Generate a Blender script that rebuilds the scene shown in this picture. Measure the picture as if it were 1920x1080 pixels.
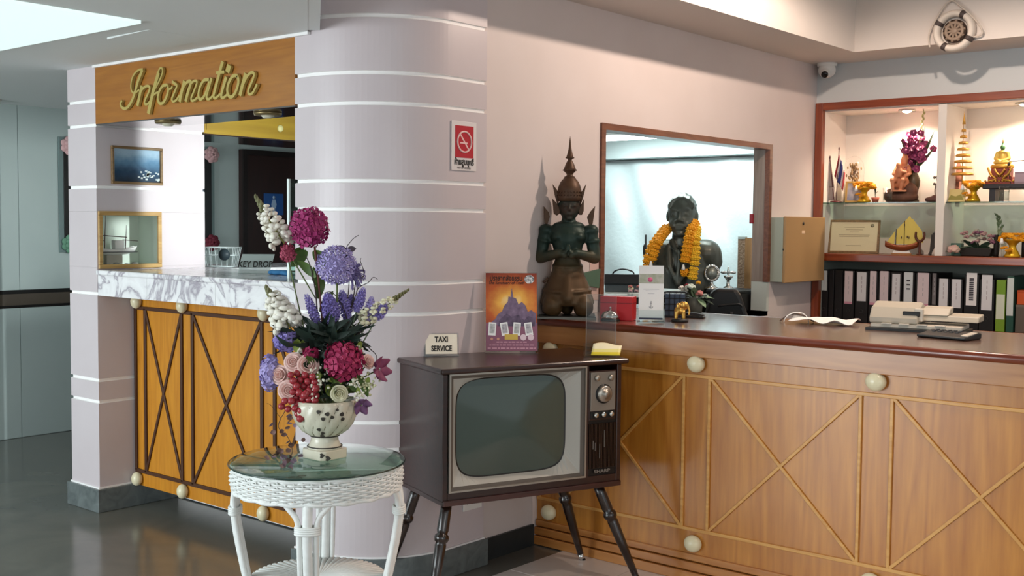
import bpy, bmesh, math, random
from mathutils import Vector, Matrix, Euler, noise
rnd = random.Random(7)
scene = bpy.context.scene
for o in list(bpy.data.objects): bpy.data.objects.remove(o)
PI = math.pi
# ------------------------------------------------------------------ camera
F_PX, YAW, PITCH, ROLL, CAM_H = 2115.378, math.radians(-40.0034), math.radians(3.21927), math.radians(0.524), 1.5
_cy, _sy = math.cos(YAW), math.sin(YAW)
_f = Vector((_sy*math.cos(PITCH), _cy*math.cos(PITCH), -math.sin(PITCH)))
_r = Vector((_cy, -_sy, 0)); _u = _r.cross(_f)
_c, _s = math.cos(ROLL), math.sin(ROLL)
CR, CU = _c*_r+_s*_u, -_s*_r+_c*_u
CAM = Vector((0, 0, CAM_H))
cd = bpy.data.cameras.new('camera'); co = bpy.data.objects.new('camera', cd)
scene.collection.objects.link(co)
m = Matrix((CR, CU, -_f)).transposed().to_4x4(); m.translation = CAM
co.matrix_world = m
cd.sensor_width = 36; cd.lens = 36*F_PX/1920; cd.clip_start = .05; cd.clip_end = 100
scene.camera = co
# ------------------------------------------------------------------ world, exposure, large lights
scene.view_settings.view_transform = 'Standard'; scene.view_settings.look = 'None'
scene.view_settings.gamma = 1; scene.view_settings.use_curve_mapping = False
scene.view_settings.exposure = 0.34
w = bpy.data.worlds.new('daylight'); scene.world = w; w.use_nodes = True
w.node_tree.nodes['Background'].inputs[0].default_value = (.83, .95, 1.0, 1)
w.node_tree.nodes['Background'].inputs[1].default_value = .60

def area(name, loc, target, size, power, col, sy=None, spread=None):
    l = bpy.data.lights.new(name, 'AREA'); l.energy = power; l.color = col; l.size = size
    if sy: l.shape = 'RECTANGLE'; l.size_y = sy
    if spread: l.spread = spread
    o = bpy.data.objects.new(name, l); scene.collection.objects.link(o)
    o.location = loc; o.rotation_euler = (Vector(target)-Vector(loc)).to_track_quat('-Z', 'Y').to_euler()
    return o
def point(name, loc, power, col, r=.03, spot=None, blend=.5, target=None):
    l = bpy.data.lights.new(name, 'SPOT' if spot else 'POINT'); l.energy = power; l.color = col; l.shadow_soft_size = r
    if spot: l.spot_size = spot; l.spot_blend = blend
    o = bpy.data.objects.new(name, l); scene.collection.objects.link(o); o.location = loc
    if target: o.rotation_euler = (Vector(target)-Vector(loc)).to_track_quat('-Z', 'Y').to_euler()
    return o
# entrance glazing of the lobby, behind the photographer on the left
area('entrance_daylight', (-5.2, -2.8, 1.3), (-4.1, 3.2, 1.45), 3.4, 200, (.88, .97, 1.0), 2.4)
# front glazing on the right of the lobby
area('front_daylight', (3.4, -.6, 1.6), (-2.5, 4.2, .9), 2.4, 40, (1.0, .97, .94), 2.2)

# ------------------------------------------------------------------ pixel -> world on a known plane
def ray(px, py): return ((px-960)/F_PX)*CR - ((py-540)/F_PX)*CU + _f
def onX(px, py, X): d = ray(px, py); return CAM + d*(X/d.x)
def onY(px, py, Y): d = ray(px, py); return CAM + d*(Y/d.y)
def onZ(px, py, Z): d = ray(px, py); return CAM + d*((Z-CAM_H)/d.z)
def onD(px, py, D): return CAM + ray(px, py)*D          # at optical depth D

# ------------------------------------------------------------------ materials
def lin(c):
    if isinstance(c, str):
        c = c.lstrip('#'); c = [int(c[i:i+2], 16)/255 for i in (0, 2, 4)]
        c = [x/12.92 if x <= .04045 else ((x+.055)/1.055)**2.4 for x in c]
    return (c[0], c[1], c[2], 1)
MATS = {}
def M(name, col='#808080', rough=.5, metal=0., spec=.5, col2=None, nscale=8, namt=.5, stretch=(1, 1, 1), bump=0, bscale=60,
      emit=None, estr=0, trans=0, ior=1.45, coat=0, alpha=1, sss=0, detail=4, distort=0):
    if name in MATS: return MATS[name]
    m = bpy.data.materials.new(name); m.use_nodes = True; nt = m.node_tree; b = nt.nodes['Principled BSDF']
    I = b.inputs
    I['Base Color'].default_value = lin(col); I['Roughness'].default_value = rough; I['Metallic'].default_value = metal
    I['Specular IOR Level'].default_value = spec; I['IOR'].default_value = ior
    I['Transmission Weight'].default_value = trans; I['Coat Weight'].default_value = coat; I['Alpha'].default_value = alpha
    if coat: I['Coat Roughness'].default_value = .12
    if emit: I['Emission Color'].default_value = lin(emit); I['Emission Strength'].default_value = estr
    if col2 or bump:
        tc = nt.nodes.new('ShaderNodeTexCoord'); mp = nt.nodes.new('ShaderNodeMapping')
        mp.inputs['Scale'].default_value = stretch
        nt.links.new(tc.outputs['Object'], mp.inputs['Vector'])
    if col2:
        n = nt.nodes.new('ShaderNodeTexNoise'); n.inputs['Scale'].default_value = nscale; n.inputs['Detail'].default_value = detail
        n.inputs['Distortion'].default_value = distort
        nt.links.new(mp.outputs['Vector'], n.inputs['Vector'])
        r = nt.nodes.new('ShaderNodeValToRGB'); e = r.color_ramp.elements
        e[0].position = .5-namt*.5; e[1].position = .5+namt*.5; e[0].color = lin(col); e[1].color = lin(col2)
        nt.links.new(n.outputs['Fac'], r.inputs['Fac']); nt.links.new(r.outputs['Color'], I['Base Color'])
    if bump:
        n2 = nt.nodes.new('ShaderNodeTexNoise'); n2.inputs['Scale'].default_value = bscale; n2.inputs['Detail'].default_value = 3
        nt.links.new(mp.outputs['Vector'], n2.inputs['Vector'])
        bp = nt.nodes.new('ShaderNodeBump'); bp.inputs['Strength'].default_value = bump; bp.inputs['Distance'].default_value = .01
        nt.links.new(n2.outputs['Fac'], bp.inputs['Height']); nt.links.new(bp.outputs['Normal'], I['Normal'])
    MATS[name] = m
    return m

def glass(name, tint='#ffffff', rough=.02, ior=1.45, refl=1.0):
    """thin clear sheet: passes light, mirrors by Fresnel"""
    if name in MATS: return MATS[name]
    m = bpy.data.materials.new(name); m.use_nodes = True; nt = m.node_tree
    nt.nodes.remove(nt.nodes['Principled BSDF']); out = nt.nodes['Material Output']
    t_ = nt.nodes.new('ShaderNodeBsdfTransparent'); t_.inputs[0].default_value = lin(tint)
    g_ = nt.nodes.new('ShaderNodeBsdfGlossy'); g_.inputs['Roughness'].default_value = rough
    fr = nt.nodes.new('ShaderNodeFresnel'); ge = nt.nodes.new('ShaderNodeNewGeometry')
    mr = nt.nodes.new('ShaderNodeMapRange'); mr.inputs[3].default_value = ior; mr.inputs[4].default_value = 1/ior   # same mirror on both faces
    nt.links.new(ge.outputs['Backfacing'], mr.inputs[0]); nt.links.new(mr.outputs[0], fr.inputs[0])
    mu = nt.nodes.new('ShaderNodeMath'); mu.operation = 'MULTIPLY'; mu.inputs[1].default_value = refl; nt.links.new(fr.outputs[0], mu.inputs[0])
    mx = nt.nodes.new('ShaderNodeMixShader'); nt.links.new(mu.outputs[0], mx.inputs[0]); nt.links.new(t_.outputs[0], mx.inputs[1]); nt.links.new(g_.outputs[0], mx.inputs[2])
    nt.links.new(mx.outputs[0], out.inputs[0]); MATS[name] = m
    return m

def wood(name, c1, c2, axis='z', rough=.35, coat=.4, scale=7, spec=.5):
    """grain stretched along one axis plus figured growth arches"""
    if name in MATS: return MATS[name]
    m = bpy.data.materials.new(name); m.use_nodes = True; nt = m.node_tree; b = nt.nodes['Principled BSDF']; I = b.inputs
    I['Roughness'].default_value = rough; I['Coat Weight'].default_value = coat; I['Coat Roughness'].default_value = .18
    I['Specular IOR Level'].default_value = spec
    tc = nt.nodes.new('ShaderNodeTexCoord'); mp = nt.nodes.new('ShaderNodeMapping')
    st = {'z': (1, 1, .08), 'x': (.08, 1, 1), 'y': (1, .08, 1)}[axis]
    mp.inputs['Scale'].default_value = [k*scale for k in st]
    nt.links.new(tc.outputs['Object'], mp.inputs['Vector'])
    n = nt.nodes.new('ShaderNodeTexNoise'); n.inputs['Scale'].default_value = 1.2; n.inputs['Detail'].default_value = 2; n.inputs['Distortion'].default_value = .6
    nt.links.new(mp.outputs['Vector'], n.inputs['Vector'])
    mul = nt.nodes.new('ShaderNodeMath'); mul.operation = 'MULTIPLY'; mul.inputs[1].default_value = 9
    nt.links.new(n.outputs['Fac'], mul.inputs[0])
    fr = nt.nodes.new('ShaderNodeMath'); fr.operation = 'PINGPONG'; fr.inputs[1].default_value = .5
    nt.links.new(mul.outputs[0], fr.inputs[0])
    n2 = nt.nodes.new('ShaderNodeTexNoise'); n2.inputs['Scale'].default_value = 14; n2.inputs['Detail'].default_value = 5
    nt.links.new(mp.outputs['Vector'], n2.inputs['Vector'])
    mx = nt.nodes.new('ShaderNodeMath'); mx.operation = 'MULTIPLY_ADD'; mx.inputs[1].default_value = .55
    nt.links.new(fr.outputs[0], mx.inputs[0]); 
    h = nt.nodes.new('ShaderNodeMath'); h.operation = 'MULTIPLY'; h.inputs[1].default_value = .7
    nt.links.new(n2.outputs['Fac'], h.inputs[0]); nt.links.new(h.outputs[0], mx.inputs[2])
    r = nt.nodes.new('ShaderNodeValToRGB'); e = r.color_ramp.elements
    e[0].position = .2; e[1].position = .75; e[0].color = lin(c1); e[1].color = lin(c2)
    nt.links.new(mx.outputs[0], r.inputs['Fac']); nt.links.new(r.outputs['Color'], I['Base Color'])
    MATS[name] = m
    return m

# ------------------------------------------------------------------ mesh builder
class MB:
    def __init__(s): s.v = []; s.f = []; s.mi = []; s.sm = []; s.cur = 0; s.smooth = False
    def face(s, idx): s.f.append(tuple(idx)); s.mi.append(s.cur); s.sm.append(s.smooth)
    def add(s, vs, fs, T=None):
        b = len(s.v)
        for p in vs: s.v.append(tuple(T @ Vector(p)) if T else tuple(p))
        for f in fs: s.face([b+i for i in f])
        return s
    def box(s, lo, hi, T=None):
        x0, y0, z0 = lo; x1, y1, z1 = hi
        return s.add([(x0,y0,z0),(x1,y0,z0),(x1,y1,z0),(x0,y1,z0),(x0,y0,z1),(x1,y0,z1),(x1,y1,z1),(x0,y1,z1)],
              [(3,2,1,0),(4,5,6,7),(0,1,5,4),(1,2,6,5),(2,3,7,6),(3,0,4,7)], T)
    def cbox(s, c, d, T=None):
        return s.box([c[i]-d[i]/2 for i in range(3)], [c[i]+d[i]/2 for i in range(3)], T)
    def prism(s, pts, axis, a, b, T=None):
        """polygon pts (2-D, ccw) extruded between a and b along axis"""
        def mk(p, t):
            return {'x': (t, p[0], p[1]), 'y': (p[0], t, p[1]), 'z': (p[0], p[1], t)}[axis]
        n = len(pts); vs = [mk(p, a) for p in pts]+[mk(p, b) for p in pts]
        fs = [tuple(range(n))[::-1], tuple(range(n, 2*n))]+[(i, (i+1) % n, n+(i+1) % n, n+i) for i in range(n)]
        return s.add(vs, fs, T)
    def tube(s, path, r, sides=8, closed=False, caps=True, T=None, flat=1.0):
        P = [Vector(p) for p in path]; n = len(P)
        R = r if isinstance(r, (list, tuple)) else [r]*n
        b = len(s.v); up = None; old = s.smooth; s.smooth = True
        for i in range(n):
            if closed: t = P[(i+1) % n]-P[i-1]
            else: t = P[min(i+1, n-1)]-P[max(i-1, 0)]
            if t.length < 1e-9: t = Vector((0, 0, 1))
            t.normalize()
            if up is None: up = Vector((0, 0, 1)) if abs(t.z) < .9 else Vector((1, 0, 0))
            a = t.cross(up)
            if a.length < 1e-6: a = t.orthogonal()
            a.normalize(); up = a.cross(t).normalized()
            for k in range(sides):
                an = 2*PI*k/sides; p = P[i]+R[i]*(math.cos(an)*a+flat*math.sin(an)*up)
                s.v.append(tuple(T @ p) if T else tuple(p))
        for i in range(n if closed else n-1):
            j = (i+1) % n
            for k in range(sides):
                k2 = (k+1) % sides
                s.face((b+i*sides+k, b+i*sides+k2, b+j*sides+k2, b+j*sides+k))
        if caps and not closed:
            s.face([b+k for k in range(sides)][::-1]); s.face([b+(n-1)*sides+k for k in range(sides)])
        s.smooth = old
        return s
    def lathe(s, prof, segs=24, T=None, smooth=True, fn=None):
        """profile [(r, z)...] turned about z; fn(r,z,ang)->r lets it flute"""
        b = len(s.v); n = len(prof); old = s.smooth; s.smooth = smooth
        for r, z in prof:
            for k in range(segs):
                an = 2*PI*k/segs; rr = fn(r, z, an) if fn else r
                p = Vector((rr*math.cos(an), rr*math.sin(an), z)); s.v.append(tuple(T @ p) if T else tuple(p))
        for i in range(n-1):
            for k in range(segs):
                k2 = (k+1) % segs; s.face((b+i*segs+k, b+i*segs+k2, b+(i+1)*segs+k2, b+(i+1)*segs+k))
        if prof[0][0] > 1e-6: s.face([b+k for k in range(segs)][::-1])
        if prof[-1][0] > 1e-6: s.face([b+(n-1)*segs+k for k in range(segs)])
        s.smooth = old
        return s
    def ell(s, c, r, seg=12, rings=8, T=None, R=None):
        r = (r, r, r) if not isinstance(r, (tuple, list)) else r
        b = len(s.v); old = s.smooth; s.smooth = True
        def put(p):
            p = Vector(p)
            if R: p = R @ p
            p = p+Vector(c); s.v.append(tuple(T @ p) if T else tuple(p))
        put((0, 0, -r[2]))
        for i in range(1, rings):
            th = PI*i/rings-PI/2
            for k in range(seg):
                a = 2*PI*k/seg; put((r[0]*math.cos(th)*math.cos(a), r[1]*math.cos(th)*math.sin(a), r[2]*math.sin(th)))
        put((0, 0, r[2])); top = len(s.v)-1
        for k in range(seg):
            k2 = (k+1) % seg; s.face((b, b+1+k2, b+1+k)); s.face((top, top-seg+k, top-seg+k2))
            for i in range(rings-2):
                q = b+1+i*seg; s.face((q+k, q+k2, q+seg+k2, q+seg+k))
        s.smooth = old
        return s
    def sheet(s, fn, nu, nv, T=None, thick=0):
        """parametric sheet fn(u,v) u,v in 0..1"""
        b = len(s.v); old = s.smooth; s.smooth = True
        for j in range(nv+1):
            for i in range(nu+1):
                p = Vector(fn(i/nu, j/nv)); s.v.append(tuple(T @ p) if T else tuple(p))
        for j in range(nv):
            for i in range(nu):
                q = b+j*(nu+1)+i; s.face((q, q+1, q+nu+2, q+nu+1))
        s.smooth = old
        return s
    def mesh(s, name, mats):
        me = bpy.data.meshes.new(name); me.from_pydata(s.v, [], s.f)
        for m_ in (mats if isinstance(mats, (list, tuple)) else [mats]): me.materials.append(m_)
        me.polygons.foreach_set('material_index', s.mi); me.polygons.foreach_set('use_smooth', s.sm); me.update()
        return me
    def build(s, name, mats, parent=None, bevel=0, solid=0, subd=0, segs=2, loc=None, rot=None):
        return link(name, s.mesh(name, mats), parent, bevel, solid, subd, segs, loc, rot)
def link(name, me, parent=None, bevel=0, solid=0, subd=0, segs=2, loc=None, rot=None):
    o = bpy.data.objects.new(name, me); scene.collection.objects.link(o)
    if parent is not None: o.parent = parent
    if loc is not None: o.location = loc
    if rot is not None: o.rotation_euler = rot
    if subd: md = o.modifiers.new('s', 'SUBSURF'); md.levels = subd; md.render_levels = subd
    if solid: md = o.modifiers.new('t', 'SOLIDIFY'); md.thickness = solid; md.offset = 0
    if bevel:
        md = o.modifiers.new('b', 'BEVEL'); md.width = bevel; md.segments = segs; md.limit_method = 'ANGLE'; md.angle_limit = math.radians(40)
    return o
def tag(o, label=None, cat=None, group=None, kind=None):
    if label: o['label'] = label
    if cat: o['category'] = cat
    if group: o['group'] = group
    if kind: o['kind'] = kind
    return o
def thing(name, label, cat, loc=(0, 0, 0), rz=0, group=None, rot=None):
    o = bpy.data.objects.new(name, None); scene.collection.objects.link(o); o.empty_display_size = .05
    o.location = loc; o.rotation_euler = rot if rot else (0, 0, rz)
    return tag(o, label, cat, group)
def struct(o, label=None, cat=None): return tag(o, label, cat, None, 'structure')
def dup(root, loc=None, rz=None, label=None, scale=None):
    def cp(o, par):
        c = o.copy(); scene.collection.objects.link(c); c.parent = par
        for ch in list(o.children): cp(ch, c)
        return c
    r = cp(root, None)
    if loc is not None: r.location = loc
    if rz is not None: r.rotation_euler = (0, 0, rz)
    if label: r['label'] = label
    if scale: r.scale = (scale,)*3 if not isinstance(scale, tuple) else scale
    return r
def frame(x, n, o):
    """matrix with local x, local -y = n (the facing), z = x cross y"""
    x = Vector(x).normalized(); y = -Vector(n).normalized(); z = x.cross(y).normalized()
    m_ = Matrix((x, y, z)).transposed().to_4x4(); m_.translation = Vector(o); return m_
def smooth_path(pts, n=8, closed=False):
    P = [Vector(p) if len(p) == 3 else Vector((p[0], p[1], 0)) for p in pts]; out = []
    N = len(P); rng = N if closed else N-1
    for i in range(rng):
        g = (lambda k: P[k % N]) if closed else (lambda k: P[max(0, min(N-1, k))])
        p0, p1, p2, p3 = g(i-1), g(i), g(i+1), g(i+2)
        for k in range(n):
            t = k/n
            out.append(.5*((2*p1)+(-p0+p2)*t+(2*p0-5*p1+4*p2-p3)*t*t+(-p0+3*p1-3*p2+p3)*t**3))
    if not closed: out.append(P[-1].copy())
    return out
def text(name, body, size, mat, parent, T, extrude=.0006, align='CENTER', sx=1, shear=0, bold=0):
    cu = bpy.data.curves.new(name, 'FONT'); cu.body = body; cu.size = size; cu.align_x = align; cu.align_y = 'CENTER'
    cu.extrude = extrude; cu.shear = shear; cu.offset = bold; cu.resolution_u = 4
    o = bpy.data.objects.new(name, cu); scene.collection.objects.link(o)
    dg = bpy.context.evaluated_depsgraph_get(); me = bpy.data.meshes.new_from_object(o.evaluated_get(dg))
    bpy.data.objects.remove(o); bpy.data.curves.remove(cu)
    me.transform(T @ Matrix.Diagonal((sx, 1, 1, 1))); me.materials.clear(); me.materials.append(mat); me.name = name
    return link(name, me, parent)
# text local frame: x right, y up, z toward viewer -> board frame (x right, -y toward viewer, z up)
TXT = Matrix(((1, 0, 0, 0), (0, 0, -1, 0), (0, 1, 0, 0), (0, 0, 0, 1)))
def tat(x, y, z): return Matrix.Translation((x, y, z)) @ TXT
def capsule(mb, a, b, ra, rb, seg=12):
    a, b = Vector(a), Vector(b); n = 5; pts = []; rs = []
    d = (b-a); L = d.length; d = d/L if L > 1e-6 else Vector((0, 0, 1))
    for k in range(n):
        t = PI/2*(1-k/(n-1)); pts.append(a-d*ra*math.sin(t)); rs.append(max(ra*math.cos(t), 1e-4))
    for k in range(n):
        t = PI/2*k/(n-1); pts.append(b+d*rb*math.sin(t)); rs.append(max(rb*math.cos(t), 1e-4))
    mb.tube(pts, rs, seg)
def blob(name, fn, voxel, mats, parent=None, smooth=6, loc=None, rot=None, scale=None):
    """overlapping closed shapes fused into ONE continuous surface (voxel remesh + smooth)"""
    mb = MB(); fn(mb); o = mb.build(name, mats if isinstance(mats, list) else [mats], None)
    md = o.modifiers.new('r', 'REMESH'); md.mode = 'VOXEL'; md.voxel_size = voxel; md.use_smooth_shade = True
    if smooth: ms = o.modifiers.new('sm', 'SMOOTH'); ms.iterations = smooth; ms.factor = .5
    dg = bpy.context.evaluated_depsgraph_get(); me = bpy.data.meshes.new_from_object(o.evaluated_get(dg))
    bpy.data.objects.remove(o)
    me.materials.clear()
    for m_ in (mats if isinstance(mats, list) else [mats]): me.materials.append(m_)
    return link(name, me, parent, loc=loc, rot=rot)
# ================================================================== materials of the place
m_col = M('column_paint', '#cbbfc2', .33, col2='#d1c6c9', nscale=3)
m_groove = M('groove_white', '#f4f1f0', .45)
m_wallw = M('cream_wall_paint', '#d9cdca', .6, col2='#d3c6c2', nscale=2.5)
m_wallb = M('grey_wall_paint', '#c9cccd', .6)
m_ceil = M('ceiling_paint', '#e6e9e8', .7)
m_ceilw = M('soffit_paint', '#dcd3cc', .7)
m_wleft = M('panel_wall_green_grey', '#aab6b4', .55, col2='#b2bdba', nscale=2)
m_floor = M('dark_polished_stone', '#5a5b58', .17, col2='#7b786f', nscale=2.2, namt=.8, detail=8, distort=1.2, spec=.55)
m_tile = M('pale_floor_tile', '#d3c8c1', .22, col2='#ddd3cc', nscale=5)
m_plinth = M('grey_marble_plinth', '#454b4b', .25, col2='#7b8282', nscale=9, namt=.9, detail=10, distort=2)
m_plinthd = M('dark_slate_plinth', '#1f2427', .4, col2='#2c3335', nscale=8)
m_black = M('black_lacquer', '#0d0b0b', .35)
m_brown = M('brown_strip', '#4a4036', .5)
m_signwood = wood('sign_wood', '#93591a', '#a96d22', 'x', .45, .15, 5)
m_panelwood = wood('orange_panel_wood', '#b8720f', '#cf8a1f', 'z', .5, .1, 5)
m_yellow = wood('yellow_panel_wood', '#8a6a12', '#a5851f', 'y', .5, .1, 3)
m_gloss = M('dark_gloss_laminate', '#2a0d07', .06, spec=1.0, ior=1.9, coat=1.0)
m_strip = M('dark_brown_strip', '#4a2a16', .5)
m_ivory = M('ivory_knob', '#ebe2c2', .3, coat=.2, col2='#e0d6b2', nscale=20)
m_gold = M('matt_gold_letters', '#b5a15a', .5, metal=.15)
m_glass = glass('clear_glass')
m_acryl = glass('clear_acrylic', '#f4f8f8', .05, 1.4)
m_white = M('white_plastic', '#eceae6', .45)
m_paper = M('white_paper', '#eeecea', .7)
m_steel = M('chrome', '#d8d8d8', .16, metal=1)
m_silver = M('silver', '#c9c9c4', .25, metal=1)
m_blackp = M('black_plastic', '#141414', .45)
m_dark = M('dark_void', '#0a0505', .6)

def offset_poly(pts, d):
    n = len(pts); out = []
    for i in range(n):
        a, b, c = Vector(pts[i-1]), Vector(pts[i]), Vector(pts[(i+1) % n])
        e1 = (b-a).normalized(); e2 = (c-b).normalized()
        n1 = Vector((-e1.y, e1.x)); n2 = Vector((-e2.y, e2.x)); k = n1+n2
        k = k/max(1e-6, k.dot(n1)); out.append(tuple(b+k*d))
    return out
BANDS = [.571, .683, 1.128, 1.255, 1.557, 1.672, 1.984, 2.107, 2.335, 2.47]
def grooved(name, pts, z0, z1, parent=None, width=.017, depth=.008):
    mb = MB(); lv = [(z0, 0)]; white = set()
    for g in BANDS:
        if z0+.05 < g < z1-.03:
            white.update((len(lv), len(lv)-1+1, len(lv)+1, len(lv)+2-0))
            lv += [(g-width/2, 0), (g-width/2+.002, depth), (g+width/2-.002, depth), (g+width/2, 0)]
    lv.append((z1, 0)); n = len(pts); ins = offset_poly(pts, depth); rows = []
    for z, d in lv:
        rows.append(len(mb.v)); mb.v += [(p[0], p[1], z) for p in (ins if d else pts)]
    for i in range(len(lv)-1):
        w_ = lv[i][1] > 0 or lv[i+1][1] > 0; mb.cur = 1 if w_ else 0
        for k in range(n):
            k2 = (k+1) % n; mb.face((rows[i]+k, rows[i]+k2, rows[i+1]+k2, rows[i+1]+k))
    mb.cur = 0; mb.face([rows[-1]+k for k in range(n)]); mb.face([rows[0]+k for k in range(n)][::-1])
    return mb.build(name, [m_col, m_groove], parent)

# ================================================================== floor
fl = struct(MB().box((-9, -4, -.06), (4, 9, 0)).build('floor', m_floor), 'dark grey polished stone lobby floor', 'floor')
tl = MB().box((0, 0, 0), (.397, .397, .004)).mesh('tile', m_tile)
for i in range(6):
    for j in range(4):
        o = link('tile', tl, fl, loc=(-3.10+.4*i, 4.098-.4*(j+1), 0)); o.modifiers.new('b', 'BEVEL').width = .0015
# ================================================================== left corridor wall
wl = struct(MB().box((-7.7, -4, 0), (-7.556, 9, 2.4)).build('wall_left', M('wall_gap', '#8f9c9b', .7)), 'pale green grey panelled corridor wall', 'wall')
up_ = MB().box((0, 0, 1.022), (.006, .606, 2.4)).mesh('panel', m_wleft); lo_ = MB().box((0, 0, .004), (.006, .606, .898)).mesh('panel', m_wleft)
for k in range(-6, 8):
    y = 3.748+.61*k
    for me in (up_, lo_): link('panel', me, wl, loc=(-7.556, y, 0))
MB().box((-7.556, -4, .995), (-7.546, 9, 1.022)).build('trim_strip', m_black, wl)
MB().box((-7.556, -4, .917), (-7.549, 9, .995)).build('trim_band', m_brown, wl)
MB().box((-7.556, -4, .898), (-7.546, 9, .917)).build('trim_strip', m_black, wl)
# ================================================================== booth pillar (with a niche in its inner face)
pil = struct(grooved('wall_pillar', [(-5.584, 3.04), (-5.31, 3.04), (-5.31, 3.06), (-5.515, 3.06+.0), (-5.515, 3.405), (-5.31, 3.405), (-5.31, 3.685), (-5.584, 3.685)], 1.262, 1.547),
             'lilac grey square pillar of the information booth with white grooves', 'pillar')
sq = [(-5.584, 3.04), (-5.31, 3.04), (-5.31, 3.685), (-5.584, 3.685)]
grooved('pillar_lower', sq, 0, 1.2615, pil); grooved('pillar_upper', sq, 1.5475, 2.28, pil)
def plinth(name, pts, h, mat, d=.014, parent=None):
    mb = MB(); mb.prism(offset_poly(pts, -d), 'z', 0, h); return mb.build(name, mat, parent, bevel=.004)
plinth('plinth', sq, .12, m_plinth, .02, pil)
MB().prism(offset_poly(sq, -.006), 'z', .12, .128).build('plinth_line', m_groove, pil)
# ================================================================== round-cornered column
arc = [(-3.66+.42*math.cos(a), 3.46+.42*math.sin(a)) for a in [(-90+i*90/28)*PI/180 for i in range(29)]]
cp = [(-3.74, 3.04)]+arc+[(-3.24, 3.68), (-3.74, 3.68)]
col = struct(grooved('wall_column', cp, 0, 2.9), 'big rounded lilac grey column with white grooves between booth and reception', 'column')
for p_ in col.data.polygons: p_.use_smooth = len(p_.vertices) == 4 and False
plinth('plinth', cp, .118, m_plinth, .016, col)
MB().prism(offset_poly(cp, -.005), 'z', .118, .125).build('plinth_line', m_groove, col)
# ================================================================== wall with the office window
XW = -3.276; y0, y1, zb, zt_ = 4.571, 6.374, .98, 2.006
mb = MB()
for lo, hi in (((XW-.1, 3.68, 0), (XW, y0, 2.6)), ((XW-.1, y1, 0), (XW, 7.4, 2.6)), ((XW-.1, y0, zt_), (XW, y1, 2.6)), ((XW-.1, y0, 0), (XW, y1, zb))): mb.box(lo, hi)
ww = struct(mb.build('wall_window', m_wallw), 'warm cream wall around the office window', 'wall')
MB().box((XW, 3.68, 0), (XW+.012, 4.066, .1)).build('baseboard', m_plinthd, ww)
wf = wood('frame_wood', '#5d2f1c', '#7d4a30', 'y', .45, .2); wj = wood('jamb_wood', '#6e5a4c', '#96857a', 'z', .4, .2, 4)
win = struct(MB().box((XW-.1, y0, zt_-.032), (XW+.012, y1, zt_)).build('window_1', wf), 'wood framed opening into the bright office', 'window')
MB().box((XW-.02, y0, zb), (XW+.012, y0+.034, zt_-.032)).build('window_frame', wf, win)
MB().box((XW-.1, y0, zb), (XW-.02, y0+.02, zt_-.032)).build('jamb_lining', wj, win)
MB().box((XW-.02, y1-.034, 1.16), (XW+.012, y1, zt_-.032)).build('window_frame', wf, win)
MB().box((XW-.1, y1-.03, 1.16), (XW-.02, y1, zt_-.032)).build('jamb_lining', wj, win)
MB().box((XW-.1, y1-.03, zb), (XW+.006, y1, 1.16)).build('jamb_foot', M('pale_jamb', '#c3cac4', .6), win)
MB().box((XW-.1, y0, zb-.03), (XW, y1, zb)).build('window_sill', m_wallw, win)
# keyhole slot and scuffs on the wall below the meter box
MB().lathe([(.0, 0), (.012, 0), (.012, .003), (0, .003)], 12, Matrix.Translation(onX(1437, 566, XW)) @ Matrix.Rotation(PI/2, 4, 'Y') @ Matrix.Diagonal((2.2, 1, 1, 1))).build('keyhole_plate', m_dark, ww)
# ================================================================== back wall, bulkhead, soffits
wb = struct(MB().box((XW-.1, 7.37, 0), (3, 7.5, 3.1)).build('wall_back', m_white), 'wall behind the reception shelves', 'wall')
struct(MB().box((XW, 7.0, 2.312), (3, 7.37, 2.558)).build('wall_bulkhead', m_wallb), 'grey bulkhead above the display shelves', 'wall')
mb = MB(); mb.box((XW-.1, 3.68, 2.558), (-2.85, 7.5, 3.1)); mb.box((-3.24, 2.6, 2.558), (-2.85, 3.68, 3.1)); mb.box((-2.85, 6.59, 2.558), (3, 7.5, 3.1))
struct(mb.build('ceiling_soffit', m_ceilw), 'dropped ceiling border around the reception tray ceiling', 'ceiling')
struct(MB().box((-2.85, -1.0, 3.02), (3, 6.59, 3.1)).build('ceiling_tray', m_ceilw), 'raised tray ceiling over the reception', 'ceiling')
struct(MB().box((-7.7, 8.8, 0), (XW-.1, 8.95, 2.4)).build('wall_corridor_end', M('corridor_grey', '#8f8b86', .7)), 'grey wall closing the corridor', 'wall')
# low ceiling of the booth side with its free diagonal edge
P0 = (-3.623, 3.011); P1 = (-1.0, .832)
poly = [(-7.7, -3.5), (-1.0, -3.5), P1, P0, (-3.66, 3.04), (-3.74, 3.04), (-3.74, 3.68), (XW-.1, 3.68), (XW-.1, 9), (-7.7, 9)]
cl = struct(MB().prism(poly, 'z', 2.28, 2.36).build('ceiling_left', m_ceil), 'low plain ceiling over the booth and corridor', 'ceiling')
MB().prism([(-1.0, -3.5), (-.95, -3.5), (-.95, .832), (P0[0]+.04, P0[1]+.03), P0, P1], 'z', 2.281, 3.1).build('ceiling_edge', m_ceil, cl)
MB().box((-5.31, 3.024, 2.268), (-3.64, 3.04, 2.28)).build('cornice_line', m_groove, cl)
ht = MB().box((0, 0, -.007), (.32, .295, 0)).build('access_hatch', m_ceil, cl, loc=(-4.45, 2.605, 2.2795))
ht.rotation_euler = (0, math.radians(-1.2), 0)
lp = tag(MB().box((-5.7, .9, 2.268), (-3.972, 2.47, 2.28)).build('light_panel', M('luminous_ceiling_panel', '#e8f2f0', .6, emit='#d8f0ee', estr=.66)), 'large white luminous ceiling panel at the upper left', 'ceiling light')
t = thing('smoke_detector', 'white round detector at the left edge of the ceiling', 'detector', (-7.33, 3.46, 2.28))
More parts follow.
